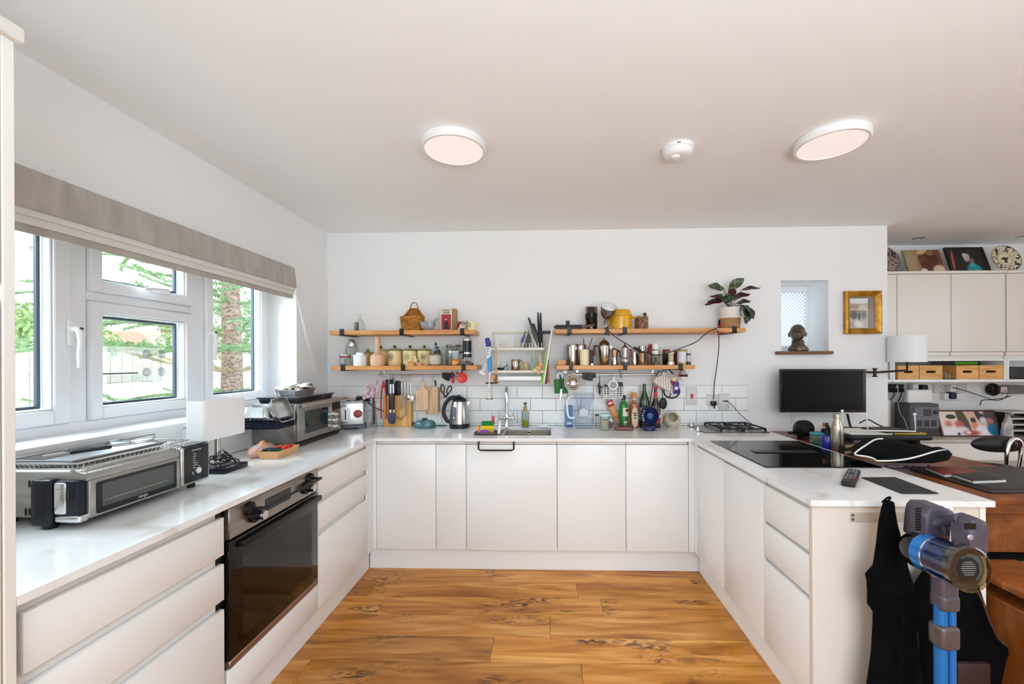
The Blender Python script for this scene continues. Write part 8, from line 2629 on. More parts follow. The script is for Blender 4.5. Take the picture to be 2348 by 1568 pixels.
# ---- wall cupboards on the far wall
yc = 3.50
def cx(u):
 return at_y(u,720,yc).x
def cz_(v):
 return at_y(2180,v,yc).z
zt,zd,zb = cz_(621),cz_(628),cz_(806)
zs0,zs1,zs2 = cz_(816),cz_(824),cz_(870)
xr_end = 4.55
UC = M('#e4ded5',0.2)
for lab,u0,u1,doors in (('narrow cream wall cupboard at the wall end',2000,2057,1),('cream two-door wall cupboard over the wooden boxes',2057,2306,2),('glossy cream wall cupboard under the decorated plate',2308,0,1)):
 x0,x1 = cx(u0),(cx(u1) if u1 else xr_end)
 t = thing('wall_cupboard',lab,'cabinet',(x0,yc,zs1))
 obj('carcass',MB().box(0.001,x1-x0-0.001,0.021,YF-yc-0.001,0,zd-zs1),CARCASS,t)
 obj('cornice',MB().rbox(0,x1-x0,-0.012,0.021,zd-zs1+0.002,zt-zs1,0.003,1),UC,t)
 w = (x1-x0)/doors
 for k in range(doors):
  obj('door',MB().rbox(k*w+0.0025,(k+1)*w-0.0025,0,0.02,zb-zs1,zd-zs1,0.002,1),UC,t)
  obj('finger_rail',MB().rbox(k*w+0.0025,(k+1)*w-0.0125,0.006,0.02,zs0-zs1,zb-zs1-0.004,0.002,1),UC,t)
for lab,u0,u1 in (('white open shelf box holding the wooden boxes',2047,2308),('white open shelf box holding the black speaker',2309,0),('white open shelf box at the wall end',2000,2046)):
 x0,x1 = cx(u0),(cx(u1) if u1 else xr_end)
 t = thing('open_shelf',lab,'shelf',(x0,yc+0.002,zs2-0.02))
 h = zs1 - zs2 + 0.02
 for nm,bx_ in (('bottom_board',(0,x1-x0,0,YF-yc-0.003,0,0.02)),('top_board',(0,x1-x0,0,YF-yc-0.003,h-0.012,h-0.0005)),('side_board',(0,0.018,0.0,YF-yc-0.003,0.0205,h-0.0125)),('side_board',(x1-x0-0.018,x1-x0,0.0,YF-yc-0.003,0.0205,h-0.0125))):
  obj(nm,MB().box(*bx_),GLOSS_WHITE,t)
# wooden boxes
BXW = noisy('box_pine',[(0.3,'#c98f4f'),(0.55,'#dfa862'),(0.8,'#eabd7e')],(1.5,6,9),3,7,0.5,distort=0.7,randpos=True)
yb_ = yc + 0.01
for lab,u0,u1 in (('small pine box behind the swing-arm lamp',2059,2107),('small pine box second from the wall end',2108.5,2161),('small pine box beside the glass bits',2193,2244),('small knotty pine box at the shelf upright',2245.5,2300)):
 a,b = at_y(u0,838,yb_),at_y(u1,868,yb_)
 t = thing('pine_box',lab,'box',((a.x+b.x)/2,yb_,zs2+0.0008),0,'pine boxes in the open shelf')
 hw,h = (b.x-a.x)/2,at_y(2150,838,yb_).z - zs2
 m = MB()
 m.prism([(-hw,0),(hw,0),(hw,h*0.46),(-hw,h*0.46)],0,0.01,'y').prism([(-hw,h*0.63),(hw,h*0.63),(hw,h),(-hw,h)],0,0.01,'y').box(-hw,-hw*0.42,0,0.01,h*0.46,h*0.63).box(hw*0.42,hw,0,0.01,h*0.46,h*0.63)
 obj('front_board',m,BXW,t)
 obj('body',MB().box(-hw+0.001,-hw+0.008,0.011,0.22,0,h-0.001).box(hw-0.008,hw-0.001,0.011,0.22,0,h-0.001).box(-hw+0.001,hw-0.001,0.22,0.228,0,h-0.001).box(-hw+0.001,hw-0.001,0.011,0.228,0,0.006),BXW,t)
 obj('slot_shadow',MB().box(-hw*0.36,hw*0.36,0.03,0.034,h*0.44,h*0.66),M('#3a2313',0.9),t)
q = at_y(2212,829,yb_+0.04)
zbx = zs2 + (at_y(2150,838,yb_).z-zs2) + 0.001
t = thing('green_handled_tool','long dark tool with bright green grip lying across the pine boxes','tool',(q.x,yb_+0.05,zbx+0.018))
obj('grip',MB().tube([(-0.08,0,0),(0.10,0,0)],0.0165,12),M('#4f8f2a',0.4),t)
obj('dark_body',MB().tube([(-0.26,0,0),(-0.13,0,0),(-0.081,0,0)],[0.006,0.008,0.015],10),M('#232620',0.5),t)
obj('end_cap',MB().tube([(0.101,0,0),(0.125,0,0),(0.13,0,0)],[0.0155,0.0155,0.01],10),M('#232620',0.5),t)
for u,w,h_,lab in ((2167,0.012,0.06,'tall clear glass phial between the pine boxes'),(2175,0.014,0.045,'short clear glass pot between the pine boxes')):
 q = at_y(u,860,yb_+0.02)
 one('glass_pot',lab,'jar',MB().lathe([(0,0),(w,0),(w,h_),(w-0.002,h_),(w-0.003,0.004),(0,0.004)],16),GLASS,(q.x,q.y,zs2+0.001))
q = at_y(2335,853,yb_)
t = thing('black_speaker','black boxy speaker with small blue lights in the open shelf','speaker',(q.x+0.02,yb_+0.06,zs2+0.001))
obj('body',MB().rbox(-0.075,0.11,-0.05,0.1,0,0.10,0.006,2),M('#1b1e22',0.4),t)
for zz in (0.03,0.07):
 obj('status_light',MB().ball((0.038,-0.0505,zz),0.004,0.001,0.004,8,5),M('#3fb6d8',0.3,emit='#3fb6d8',es=1.0),t)
# leaning pictures and plates on top
ytp = yc + 0.08
ztp = zt + 0.0008
PLT = noisy('scrolled_plate',[(0.42,'#2a2620'),(0.47,'#dccdae'),(1.0,'#e2d4b8')],(1,1,1),20,2,0.3,distort=2.5)
for lab,u,v0,v1,mt in (('cream plate with black scroll border and heron motif, leaning',2311,566,634,PLT),('dark patterned plate leaning at the wall end',2030,568,636,noisy('dark_plate',[(0.42,'#3a2a26'),(0.5,'#b9a99b'),(0.6,'#5d4440')],(1,1,1),26,3,0.3,distort=1.5))):
 c_ = at_y(u,(v0+v1)/2,ytp)
 R = (at_y(u,v0,ytp).z-ztp)/2*1.12
 t = thing('decorated_plate',lab,'plate',(c_.x,ytp+0.02,ztp+R*0.985),rot=(radians(-14),0,0))
 rx = Matrix.Rotation(pi/2,4,'X')
 obj('plate',MB().lathe([(0,-0.008),(R*0.55,-0.008),(R,0.008),(R,0.011),(R*0.56,-0.003),(0,-0.003)],48,mx=rx),mt,t)
 obj('rim_line',MB().lathe([(R*0.97,0.0105),(R*1.0,0.0118),(R*0.985,0.0122)],48,mx=rx),M('#3a3429',0.4),t)
 if mt is PLT:
  ce = obj('centre',MB().lathe([(0,-0.0028),(R*0.55,-0.0028),(R*0.55,-0.0018),(0,-0.0018)],40,mx=rx),M('#e0d2b4',0.35),t)
  for rr_ in (0.54,0.44):
   obj('ring_line',MB().lathe([(R*rr_,-0.0017),(R*(rr_+0.02),-0.0017),(R*(rr_+0.01),-0.0012)],40,mx=rx),M('#3a3429',0.4),ce)
  s_ = R*0.34
  obj('bird_motif',MB().prism([(-s_,-0.1*s_),(-0.2*s_,0.42*s_),(0.45*s_,0.25*s_),(0.7*s_,0.5*s_),(0.95*s_,0.35*s_),(0.7*s_,0.3*s_),(0.5*s_,-0.15*s_),(0.3*s_,-0.3*s_),(0.4*s_,-0.85*s_),(-0.4*s_,-0.8*s_),(-0.05*s_,-0.3*s_),(-0.4*s_,-0.15*s_)],0.0006,0.0016,'y'),M('#3a3429',0.5),ce)

def leaning(name,lab,uv,fw,fmat,bg,blobs):
 """a picture standing on the cupboard top, leaning back"""
 a,b = at_y(uv[0],uv[2],ytp),at_y(uv[1],uv[3],ytp)
 W_,H_ = b.x - a.x,(a.z-ztp)*1.12
 t = thing(name,lab,'picture',(a.x,ytp,ztp),rot=(radians(-18),0,0))
 if fw:
  obj('frame',MB().rbox(0,W_,0,0.02,0,fw,0.002,1).rbox(0,W_,0,0.02,H_-fw,H_,0.002,1).rbox(0,fw,0,0.02,fw,H_-fw,0.002,1).rbox(W_-fw,W_,0,0.02,fw,H_-fw,0.002,1),fmat,t)
 obj('picture',MB().box(fw,W_-fw,0.006 if fw else 0,0.02,fw,H_-fw),softpic(name+'_print',bg,blobs,fw,fw,W_-2*fw,H_-2*fw),t)

leaning('canvas_portrait','unframed sepia canvas of a head in profile leaning above the cupboards',(2086,2170,572,618),0,None,'#8f7052',
 [(0.1,0.5,0.22,0.7,'#a08d68',0.5,0),(0.9,0.7,0.2,0.5,'#6d4028',0.5,0),(0.62,0.62,0.27,0.40,'#4a2818',0.12,0.2),(0.48,0.48,0.12,0.28,'#6b3a22',0.2,0),(0.40,0.44,0.05,0.05,'#6b3a22',0.3,0),(0.6,0.3,0.22,0.24,'#5a2d1c',0.25,0),(0.5,0.92,0.16,0.10,'#c9a67c',0.35,-0.4),
 (0.72,0.86,0.1,0.1,'#8d6545',0.5,0),(0.42,0.04,0.10,0.16,'#e8d9c6',0.2,0.4),(0.86,0.08,0.18,0.24,'#d9bf9e',0.25,-0.5)])
leaning('framed_portrait','dark framed portrait of a figure in turquoise leaning above the cupboards',(2185,2276,565,617),0.018,M('#1f1211',0.35),'#1d1a1d',
 [(0.08,0.5,0.035,0.42,'#a8552f',0.3,0.12),(0.75,0.55,0.13,0.24,'#0e1117',0.3,0),(0.50,0.62,0.09,0.18,'#b9a09b',0.35,0.2),(0.46,0.72,0.06,0.09,'#c9b7b4',0.5,0),(0.62,0.44,0.06,0.12,'#7d6a68',0.4,0.3),(0.62,0.10,0.20,0.20,'#1f8f98',0.18,0),(0.60,0.28,0.09,0.08,'#3aa6ad',0.4,0)])

# ---- white desk against the far wall
zk = 0.765
yf = at_z(2200,1008,zk).y
x0,x1 = XW + 0.002,4.55
t = thing('white_desk','long white desk with drawers against the far wall','desk',(x0,yf,0))
w = x1 - x0
obj('top',MB().rbox(0,w,0,YF-yf-0.002,zk-0.022,zk,0.002,1),noisy('grey_desk_top',[(0.3,'#bdb4a9'),(0.7,'#d2cac0')],(2,8,1),3,6,0.4),t)
xd = at_y(2130,1030,yf).x - x0
zdr = at_y(2200,1056,yf).z
for a,b in ((0.004,xd),(xd+0.004,w)):
 obj('drawer',MB().rbox(a,b,0.012,0.03,zdr,zk-0.034,0.002,1),GLOSS_WHITE,t)
obj('carcass',MB().box(0.0,w,0.031,YF-yf-0.003,zdr-0.01,zk-0.0225),CARCASS,t)
for a in (0.0,w-0.03):
 obj('leg_panel',MB().box(a,a+0.03,0.035,YF-yf-0.003,0,zdr-0.0105),CARCASS,t)
def ond(u,y):
 return Vector((at_y(u,980,y).x,y,zk+0.0006))
# power station, router, extension sockets
yp_ = 3.62
a,b = at_y(2086,926,yp_),at_y(2155,980,yp_)
t = thing('power_station','grey boxy power station with round dial on the white desk','power station',((a.x+b.x)/2,yp_,zk+0.0006))
hw,h = (b.x-a.x)/2,at_y(2120,926,yp_).z - zk
obj('body',MB().rbox(-hw,hw,0,0.16,0,h,0.012,3),M('#4c4f54',0.5),t)
fp = obj('face',MB().prism(rounded(-hw*0.72,hw*0.92,h*0.26,h*0.9,0.01),-0.005,0.002,'y'),M('#6b6f77',0.5),t)
obj('display',MB().box(-hw*0.12,hw*0.4,-0.006,-0.005,h*0.63,h*0.84),M('#2a1c1a',0.2),fp)
obj('dial',MB().lathe([(0,0),(0.019,0),(0.017,0.008),(0,0.009)],20,mx=Matrix.Translation((hw*0.68,-0.005,h*0.74)) @ Matrix.Rotation(pi/2,4,'X')),M('#26282c',0.4),fp)
for k in range(3):
 obj('outlet',MB().rbox(-hw*0.55+k*hw*0.47,-hw*0.2+k*hw*0.47,-0.0062,-0.005,h*0.3,h*0.5,0.002,1),M('#33363b',0.5),fp)
obj('lower_vent',MB().box(-hw*0.9,hw*0.9,-0.003,0.001,h*0.05,h*0.2),M('#34363a',0.5),t)
a,b = at_y(2083,894,yp_+0.05),at_y(2140,924,yp_+0.05)
t = thing('white_router','white rounded router propped above the power station','router',((a.x+b.x)/2,yp_+0.05,zk+h+0.002))
obj('casing',MB().rbox(-(b.x-a.x)/2,(b.x-a.x)/2,0,0.035,0,a.z-zk-h,0.012,3),WHITE,t)
# family photo in brown frame
yp2 = 3.60
t = thing('family_photo','brown framed family photo leaning on the white desk','picture',ond(2166,yp2),rot=(radians(-16),0,0))
W_ = at_y(2297,980,yp2).x - at_y(2168,980,yp2).x
H_ = 0.215
obj('frame',MB().rbox(-0.012,W_+0.012,0,0.015,-0.0,0.012,0.002,1).rbox(-0.012,W_+0.012,0,0.015,H_,H_+0.012,0.002,1).rbox(-0.02,0.0,0,0.015,0.0,H_+0.012,0.002,1).rbox(W_,W_+0.012,0,0.015,0.0,H_+0.012,0.002,1),M('#4a211c',0.3),t)
obj('photo',MB().box(0,W_,0.004,0.014,0.012,H_),softpic('family_print','#dccabf',[(0.1,0.5,0.3,0.6,'#e9d9ce',0.4,0),(0.42,0.6,0.09,0.6,'#4d4129',0.2,-0.25),(0.60,0.8,0.09,0.3,'#dfb0a0',0.2,-0.3),(0.72,0.8,0.05,0.35,'#2e3442',0.2,-0.3),(0.92,0.75,0.13,0.4,'#4a3a3a',0.3,0),(0.21,0.78,0.09,0.10,'#2f2a26',0.1,0),(0.14,0.47,0.065,0.15,'#cf7b6b',0.45,0.2),(0.33,0.47,0.08,0.14,'#c4574c',0.5,0),
 (0.16,0.12,0.13,0.24,'#ece6e8',0.3,0),(0.38,0.14,0.11,0.22,'#e4dfe6',0.35,0),(0.60,0.62,0.05,0.13,'#3f2219',0.3,0),(0.61,0.38,0.065,0.17,'#e0845f',0.3,0.2),(0.72,0.16,0.12,0.24,'#efe8ec',0.25,0.3),(0.77,0.80,0.045,0.11,'#3a2420',0.3,0),(0.78,0.62,0.06,0.14,'#d9d2da',0.4,0),(0.9,0.58,0.065,0.13,'#c0756b',0.4,0),(0.93,0.24,0.12,0.26,'#2a7ea6',0.2,0.3),(0.52,0.10,0.15,0.11,'#b5474a',0.5,0),(0.46,0.12,0.04,0.06,'#f0dada',0.4,0),(0.28,0.06,0.03,0.06,'#35343c',0.4,0)],0,0.012,W_,H_-0.012,0.35),t)
# sockets on the far wall with plugs
yk = YF - 0.003
for u0,u1,v0,v1,lab in ((2088,2122,881,896,'white wall socket half behind the white router'),(2139,2167,880,900,'white wall socket between router and white adaptor'),(2192,2216,880,899,'small white socket nearest the desk clutter'),(2155,2200,901,916,'white block adaptor with sockets under the wall socket')):
 a,b = at_y(u0,v0,yk),at_y(u1,v1,yk)
 dp = 0.045 if 'adaptor with' in lab else 0.010
 t = thing('wall_socket',lab,'socket',((a.x+b.x)/2,yk,(a.z+b.z)/2))
 obj('plate',MB().rbox((a.x-b.x)/2,(b.x-a.x)/2,-dp,0.0025,(b.z-a.z)/2,(a.z-b.z)/2,0.003,1),M('#dcd6d0' if dp < 0.02 else '#efedea',0.4),t)
 for s_ in (-0.03,0.0,0.03):
  obj('pin_slot',MB().box(s_-0.003,s_+0.003,-dp-0.0006,-dp,-0.008 if s_ else 0.006,-0.002 if s_ else 0.014),SOK,t)
for u,v,c_,lab in ((2096,887,'#efedea','white charger plugged in above the router'),(2118,890,'#1b1b1d','black plug beside the white charger above the router'),(2182,890,'#efedea','white tall charger above the blue adaptor'),(2183,907,'#15203f','navy adaptor plugged in above the family photo')):
 p_ = at_y(u,v,YF-0.05)
 one('wall_charger',lab,'plug',MB().rbox(-0.026,0.026,-0.02,0.036,-0.03,0.03,0.008,2),M(c_,0.4),p_)
p_ = at_y(2054,890,YF-0.05)
t = thing('extension_block','black extension block with white leads at the wall end','socket',p_)
obj('block',MB().rbox(-0.075,0.075,-0.02,0.047,-0.035,0.035,0.006,2),BLACK,t)
for k in range(4):
 obj('lead',MB().tube(smooth_path([(-0.05+k*0.033,-0.022,0.0),(-0.05+k*0.033,-0.04,0.03*(k % 2)),(-0.04+k*0.03,-0.03,-0.06),(-0.06+k*0.04,0.0,-0.12)],4),0.004,6),M('#e8e6e2' if k % 2 else '#1a1a1b',0.5),t)
a,b = at_y(2036,916,3.7),at_y(2062,958,3.7)
t = thing('white_appliance','white rounded appliance on the desk behind the wall end','appliance',(a.x-0.02,3.74,zk+0.0006))
obj('body',MB().rbox(-0.09,0.085,0,0.1,0.05,a.z-zk,0.02,3),M('#e3ded8',0.4),t)
obj('foot',MB().rbox(-0.1,0.12,-0.03,0.11,0,0.05,0.008,2),M('#ded8d0',0.4),t)
obj('dark_recess',MB().prism(rounded(-0.05,0.05,0.075,0.16,0.015),-0.0015,0.001,'y'),M('#8d8780',0.5),t)
a = ond(2330,3.62)
t = thing('paper_tray','black stacked paper tray full of papers beside the family photo','paper tray',a)
for k in range(4):
 obj('tier',MB().box(-0.08,0.2,-0.02,0.2,0.04+k*0.05,0.046+k*0.05),BLACK,t)
 obj('paper_sheet',MB().box(-0.07,0.19,-0.022,0.19,0.0465+k*0.05,0.056+k*0.05),M('#d8d4cc',0.8),t)
for s_ in (-0.078,0.19):
 obj('upright',MB().box(s_,s_+0.01,0.02,0.19,0,0.2),BLACK,t)
p_ = ond(2306,3.56)
one('plastic_sleeve','crumpled clear sleeve with white clip standing beside the photo','sleeve',MB().prism([(-0.035,0.002),(0.05,0),(0.05,0.10),(0.02,0.19),(-0.02,0.12)],-0.015,0.015,'y',0.004),noisy('grey_sleeve',[(0.4,'#8f9292'),(0.6,'#c9cbca')],(1,1,1),20,4,0.3),p_)
p_ = at_y(2290,893,YF-0.06)
t = thing('cable_bundle','black and white bundle of coiled leads under the shelf','cable',p_)
obj('black_coil',MB().ring((-0.05,0,0),0.038,0.02,'x',18,8),BLACK,t)
obj('white_tie',MB().ring((-0.05,0.0,0.0),0.05,0.003,'x',18,6),WHITE,t)
obj('red_packet',MB().rbox(-0.01,0.06,-0.02,0.05,-0.03,0.03,0.01,2),noisy('red_packet',[(0.45,'#7a2b25'),(0.55,'#d8d0cc')],(1,1,1),20,2,0.5),t)
obj('grey_box',MB().rbox(0.07,0.25,-0.01,0.05,-0.04,0.035,0.006,2),M('#77736f',0.4),t)
for lab,uv in (('black lead looping from the white charger over the desk',((2184,888),(2220,898),(2262,912),(2285,918),(2300,914),(2312,906))),('second black lead arching over the family photo',((2247,930),(2252,918),(2275,916),(2300,913),(2318,908)))):
 cable(lab,[at_y(u,v,YF-0.09) for u,v in uv],0.0035)
cable('grey lead hanging from the white appliance to the desk',[at_y(2058,918,3.68),at_y(2063,945,3.66),at_y(2075,965,3.6),ond(2086,3.55)+Vector((0,0,0.004))],0.003,'#a8a29b')

# ---- wooden desk behind the peninsula
zq = 0.862
DW = noisy('warm_oak_desk',[(0.25,'#572d13'),(0.55,'#7d4520'),(0.8,'#985c2e')],(5,1.2,5),2.5,8,0.35,distort=0.8)
xk0,xk1,yk0,yk1 = XPO + 0.006,2.9,1.71,2.2
t = thing('wooden_desk','warm brown wooden desk pushed against the back of the peninsula','desk',(xk0,yk0,0))
w,d_ = xk1 - xk0,yk1 - yk0
obj('top',MB().rbox(0,w,0,d_,zq-0.03,zq,0.004,2),DW,t)
DW2 = noisy('warm_oak_upright',[(0.25,'#512a12'),(0.55,'#76401d'),(0.8,'#91562b')],(6,6,1.2),2.5,8,0.35,distort=0.8)
wr = 2.34 - xk0
obj('return_top',MB().rbox(0,wr,d_+0.0006,YB-0.003-yk0,zq-0.03,zq,0.004,2),DW,t)
for a in (0.03,wr-0.09):
 obj('return_leg',MB().rbox(a,a+0.06,YB-yk0-0.09,YB-yk0-0.03,0,zq-0.031,0.003,1),DW,t)
obj('corner_post',MB().rbox(0.012,0.10,0.015,0.07,0,zq-0.031,0.003,1),DW2,t)
obj('corner_post',MB().rbox(w-0.10,w-0.012,0.015,0.07,0,zq-0.031,0.003,1),DW2,t)
obj('front_rail',MB().rbox(0.10,w-0.10,0.018,0.06,zq-0.075,zq-0.031,0.003,1),DW,t)
obj('front_panel',MB().rbox(0.10,w-0.10,0.035,0.05,zq-0.235,zq-0.076,0.002,1),DW,t)
obj('shelf',MB().rbox(0.10,w-0.10,0.03,d_-0.05,zq-0.315,zq-0.285,0.003,1),noisy('pale_shelf_wood',[(0.3,'#b98345'),(0.7,'#d9a76a')],(1.5,6,6),3,6,0.45),t)
obj('back_panel',MB().box(0.012,w-0.012,d_-0.04,d_-0.02,0.1,zq-0.031),DW2,t)
obj('side_panel',MB().box(0.012,0.03,0.07,d_-0.04,0.1,zq-0.031),DW2,t)
obj('dark_mat',MB().rbox(0.12,w-0.12,0.06,0.4,zq-0.2845,zq-0.278,0.002,1),M('#1a1817',0.7),t)
t = thing('wooden_chest','orange-brown wooden chest standing before the wooden desk','chest',(xk0+0.01,1.39,0))
OW = noisy('orange_oak',[(0.25,'#733b15'),(0.55,'#9c5723'),(0.8,'#b97235')],(2,8,8),2.5,8,0.35,distort=0.8)
obj('lid',MB().rbox(0,0.235,0,0.312,0.595,0.62,0.004,2),OW,t)
obj('front_rail',MB().rbox(0.004,0.231,0.004,0.02,0.55,0.594,0.003,1),OW,t)
obj('body',MB().rbox(0.004,0.231,0.008,0.308,0.0,0.549,0.003,1),noisy('orange_oak_upright',[(0.25,'#6d3813'),(0.55,'#955221'),(0.8,'#b06b31')],(8,8,1.5),2.5,8,0.35,distort=0.8),t)

# things on the wooden desk
zo = zq + 0.0006
def onk(u,v):
 return at_z(u,v,zq)
p_ = Vector((at_y(1842,985,2.98).x,2.98,zo))
t = thing('black_fan','small round black desk fan on the wooden desk by the hob','fan',p_)
hc = at_y(1843,984,2.98).z - zo
Rf = (at_y(1864,984,2.98).x-at_y(1821,984,2.98).x)/2
m = MB()
for k in range(7):
 m.ring((0,-0.02,hc),Rf*(0.34+0.11*k),0.002,'y',32,5)
for k in range(28):
 a = 2*pi*k/28
 m.tube([(Rf*0.2*cos(a),-0.022,hc+Rf*0.2*sin(a)),(Rf*cos(a),-0.014,hc+Rf*sin(a))],0.0018,4)
obj('grille',m,BLACK,t)
rx = Matrix.Translation((0,0,hc)) @ Matrix.Rotation(pi/2,4,'X')
obj('housing',MB().lathe([(0,-0.03),(Rf*0.95,-0.02),(Rf,0.016),(Rf*0.96,0.016),(Rf*0.9,-0.014),(0,-0.022)],36,mx=rx),M('#101012',0.4),t)
obj('hub',MB().lathe([(0,0.03),(Rf*0.3,0.028),(Rf*0.3,0.02),(0,0.02)][::-1],24,mx=rx),M('#2a2a2c',0.3),t)
obj('base',MB().lathe([(0,0),(0.04,0),(0.042,0.006),(0.02,0.02),(0.012,max(0.03,hc-Rf*0.9)),(0,max(0.03,hc-Rf*0.9))],20),BLACK,t)
obj('clip',MB().rbox(-Rf*1.35,-Rf*0.6,0.02,0.04,hc-0.04,hc-0.02,0.006,2),BLACK,t)
y = 2.72
x,R,h = spot(1862,1885,991,y,zo)
t = thing('teal_tub','clear tub with teal lid and base beside the blue bottle','container',(x,y,zo))
TL = M('#3f9fa6',0.4)
obj('tub',MB().rbox(-R,R,-R,R,0.012,h*0.8,0.008,2),glassy('tub_clear','#e4efef',0.35,0.1),t)
obj('lid',MB().rbox(-R*1.03,R*1.03,-R,R,h*0.8,h,0.006,2),TL,t)
obj('base',MB().rbox(-R*1.03,R*1.03,-R,R,0,0.012,0.004,2),TL,t)
obj('band',MB().rbox(-R*1.02,R*1.02,-R,R,h*0.36,h*0.44,0.004,2),TL,t)
y = 2.56
x,R,h = spot(1885,1912,970,y,zo)
t = thing('blue_spray_bottle','cobalt blue bottle with black trigger cap on the wooden desk','bottle',(x,y,zo))
obj('bottle',MB().lathe(scaled([(0,0),(0.95,0),(1,0.03),(1,0.48),(0.85,0.56),(0.4,0.60),(0,0.60)],R,h),24),M('#14288f',0.08,coat=0.5),t)
obj('trigger',MB().tube(smooth_path([(0,0,h*0.6),(0.002,0,h*0.75),(-0.004,0,h*0.9),(-0.01,0,h)],3),[0.011,0.011,0.012,0.012,0.012,0.012,0.01,0.009,0.008,0.006],10).tube([(-0.004,-0.005,h*0.86),(0.014,-0.02,h*0.7)],0.005,6),M('#1d1a1a',0.4),t)
obj('orange_tag',MB().box(-0.02,0.016,0.016,0.02,h*0.86,h*1.0),M('#b56a35',0.5),t)
y = 2.50
vessel('steel_flask','tall brushed steel drinking bottle on the wooden desk','bottle',1906.5,1932,948,y,zo,
 [('body',[(0,0),(0.94,0),(1,0.02),(1,0.62),(0.93,0.7),(0.62,0.82),(0.55,0.87),(0,0.87)],noisy('flask_steel',[(0.3,'#a79a8a'),(0.7,'#cbc0b1')],(40,40,1),3,3,0.28,0.95)),('cap',[(0,0.875),(0.62,0.875),(0.64,0.98),(0.55,1.0),(0,1.0)],M('#a79d92',0.3,0.9))],28)
# black riser with wire paper tray, papers, yellow pad
yr = 2.62
zr = at_y(2030,995,yr).z
t = thing('monitor_riser','black rounded tabletop riser carrying papers and a white wire tray','riser',Vector((at_y(2030,995,yr).x,yr,zo)))
hr = zr - zo
obj('top',MB().prism(rounded(at_y(1933,990,yr).x-t.location.x,at_y(2128,990,yr).x-t.location.x,-0.06,0.24,0.05,6),hr-0.03,hr,'z',0.008),M('#141416',0.5),t)
for a in (-0.2,0.2):
 obj('leg',MB().rbox(a-0.012,a+0.012,0.0,0.2,0,hr-0.031,0.003,1),BLACK,t)
zz = zr + 0.001
one('paper_sheets','white loose papers lying on the black riser','paper',MB().box(-0.15,0.10,-0.02,0.2,0,0.006),M('#e6e3dd',0.8),(t.location.x-0.08,yr-0.01,zz))
one('yellow_pad','yellow pad with dark cover on the black riser','notepad',MB().box(-0.09,0.10,-0.03,0.15,0,0.008),M('#b7952f',0.7),(t.location.x+0.13,yr+0.01,zz))
one('dark_folder','dark folder slanting on top of the yellow pad','folder',MB().box(-0.12,0.09,-0.045,0.15,0.0085,0.016),M('#3a332b',0.6),(t.location.x+0.11,yr+0.03,zz),0.12)
wt_ = thing('wire_paper_tray','white wire tray frame with knobbed uprights on the black riser','paper tray',(t.location.x,yr-0.03,zz))
def wq(u,v,y=None):
 return at_y(u,v,yr-0.03 if y is None else y) - wt_.location
m = MB()
A,B_,C_,D_ = wq(1986,951),wq(1990,988),wq(2099,990),wq(2097,950)
m.tube([A,B_+Vector((0,0,0.003)),C_+Vector((0,0,0.003)),D_],0.0042,8)
A2,B2_ = wq(1931,942,yr+0.12),wq(1933,985,yr+0.12)
m.tube([A2,Vector((B2_.x,B2_.y,0.005)),B_+Vector((0,0,0.003))],0.0042,8)
obj('wire_frame',m,WW,wt_)
for q in (A,D_,A2):
 obj('knob',MB().ball(tuple(q),0.009,seg=12,rings=8),WW,wt_)
p_ = at_y(1950,975,3.2)
t = thing('black_dock','dark box with a cable standing at the wall under the monitor','box',(p_.x,3.2,zo))
obj('box',MB().rbox(-0.09,0.1,-0.08,0.07,0,0.04,0.004,2),M('#2e2824',0.5),t)
obj('cable_stub',MB().tube(smooth_path([(-0.01,-0.02,0.041),(-0.01,0.0,0.09),(0.0,0.03,0.14)],4),0.008,8),BLACK,t)
cable('black lead trailing from the dark box over the papers',[p_+Vector((0.0,-0.09,0.03)),at_y(1990,962,3.0),at_y(2010,972,2.9),at_y(2024,978,2.85)],0.004)
one('red_gadget','tiny red gadget on the corner of the wall end','gadget',MB().rbox(-0.015,0.012,-0.01,0.01,0,0.02,0.003,1),M('#a3282c',0.4),Vector((2.3,3.1,zo)))
BLKC = M('#050506',0.9)
BLKC.node_tree.nodes['Principled BSDF'].inputs['Specular IOR Level'].default_value = 0.15
# black contoured cushion with white piping
t = thing('seat_cushion','black curved cushion with white piping on the wooden desk','cushion',(0,0,0))
yc0 = 2.12
out = [(1959,1040),(1972,1030),(1990,1018),(2008,1008),(2030,1006),(2060,1012),(2100,1024),(2130,1028),(2150,1024),(2172,1032),(2181,1042),(2172,1056),(2140,1062),(2080,1062),(2020,1060),(2009,1053),(1985,1046),(1965,1043)]
pts = [at_y(u,v,yc0-0.10*(v-1030)/30) for u,v in out]
base = min(p.z for p in pts)
off = zo - base + 0.0
t.location = (pts[0].x,yc0,zo)
cen = sum((p for p in pts),Vector())/len(pts)
m = MB()
vs,fs = [],[]
n = len(pts)
back = Vector((0,0.22,-0.0))
ring0 = [p-t.location for p in pts]
for s_,dy,dz in ((1.0,0,0),(0.93,-0.025,0.006),(0.6,-0.045,0.012)):
 for p in ring0:
  c2 = cen - t.location
  q = c2 + (p-c2)*s_ + Vector((0,dy,dz))
  vs.append((q.x,q.y,max(0.0,q.z)))
for s_,dy in ((0.98,0.05),(0.9,0.16)):
 for p in ring0:
  c2 = cen - t.location
  q = c2 + (p-c2)*s_ + Vector((dy*0.42,dy,0))
  vs.append((q.x,q.y,max(0.0,q.z*0.9)))
def rng(a,b):
 return [(a*n+i,a*n+(i+1) % n,b*n+(i+1) % n,b*n+i) for i in range(n)]
fs = rng(1,0) + rng(2,1) + rng(0,3) + rng(3,4) + [tuple(2*n+i for i in range(n))[::-1],tuple(4*n+i for i in range(n))]
obj('pad',m.add(vs,fs),BLKC,t,sm=70)
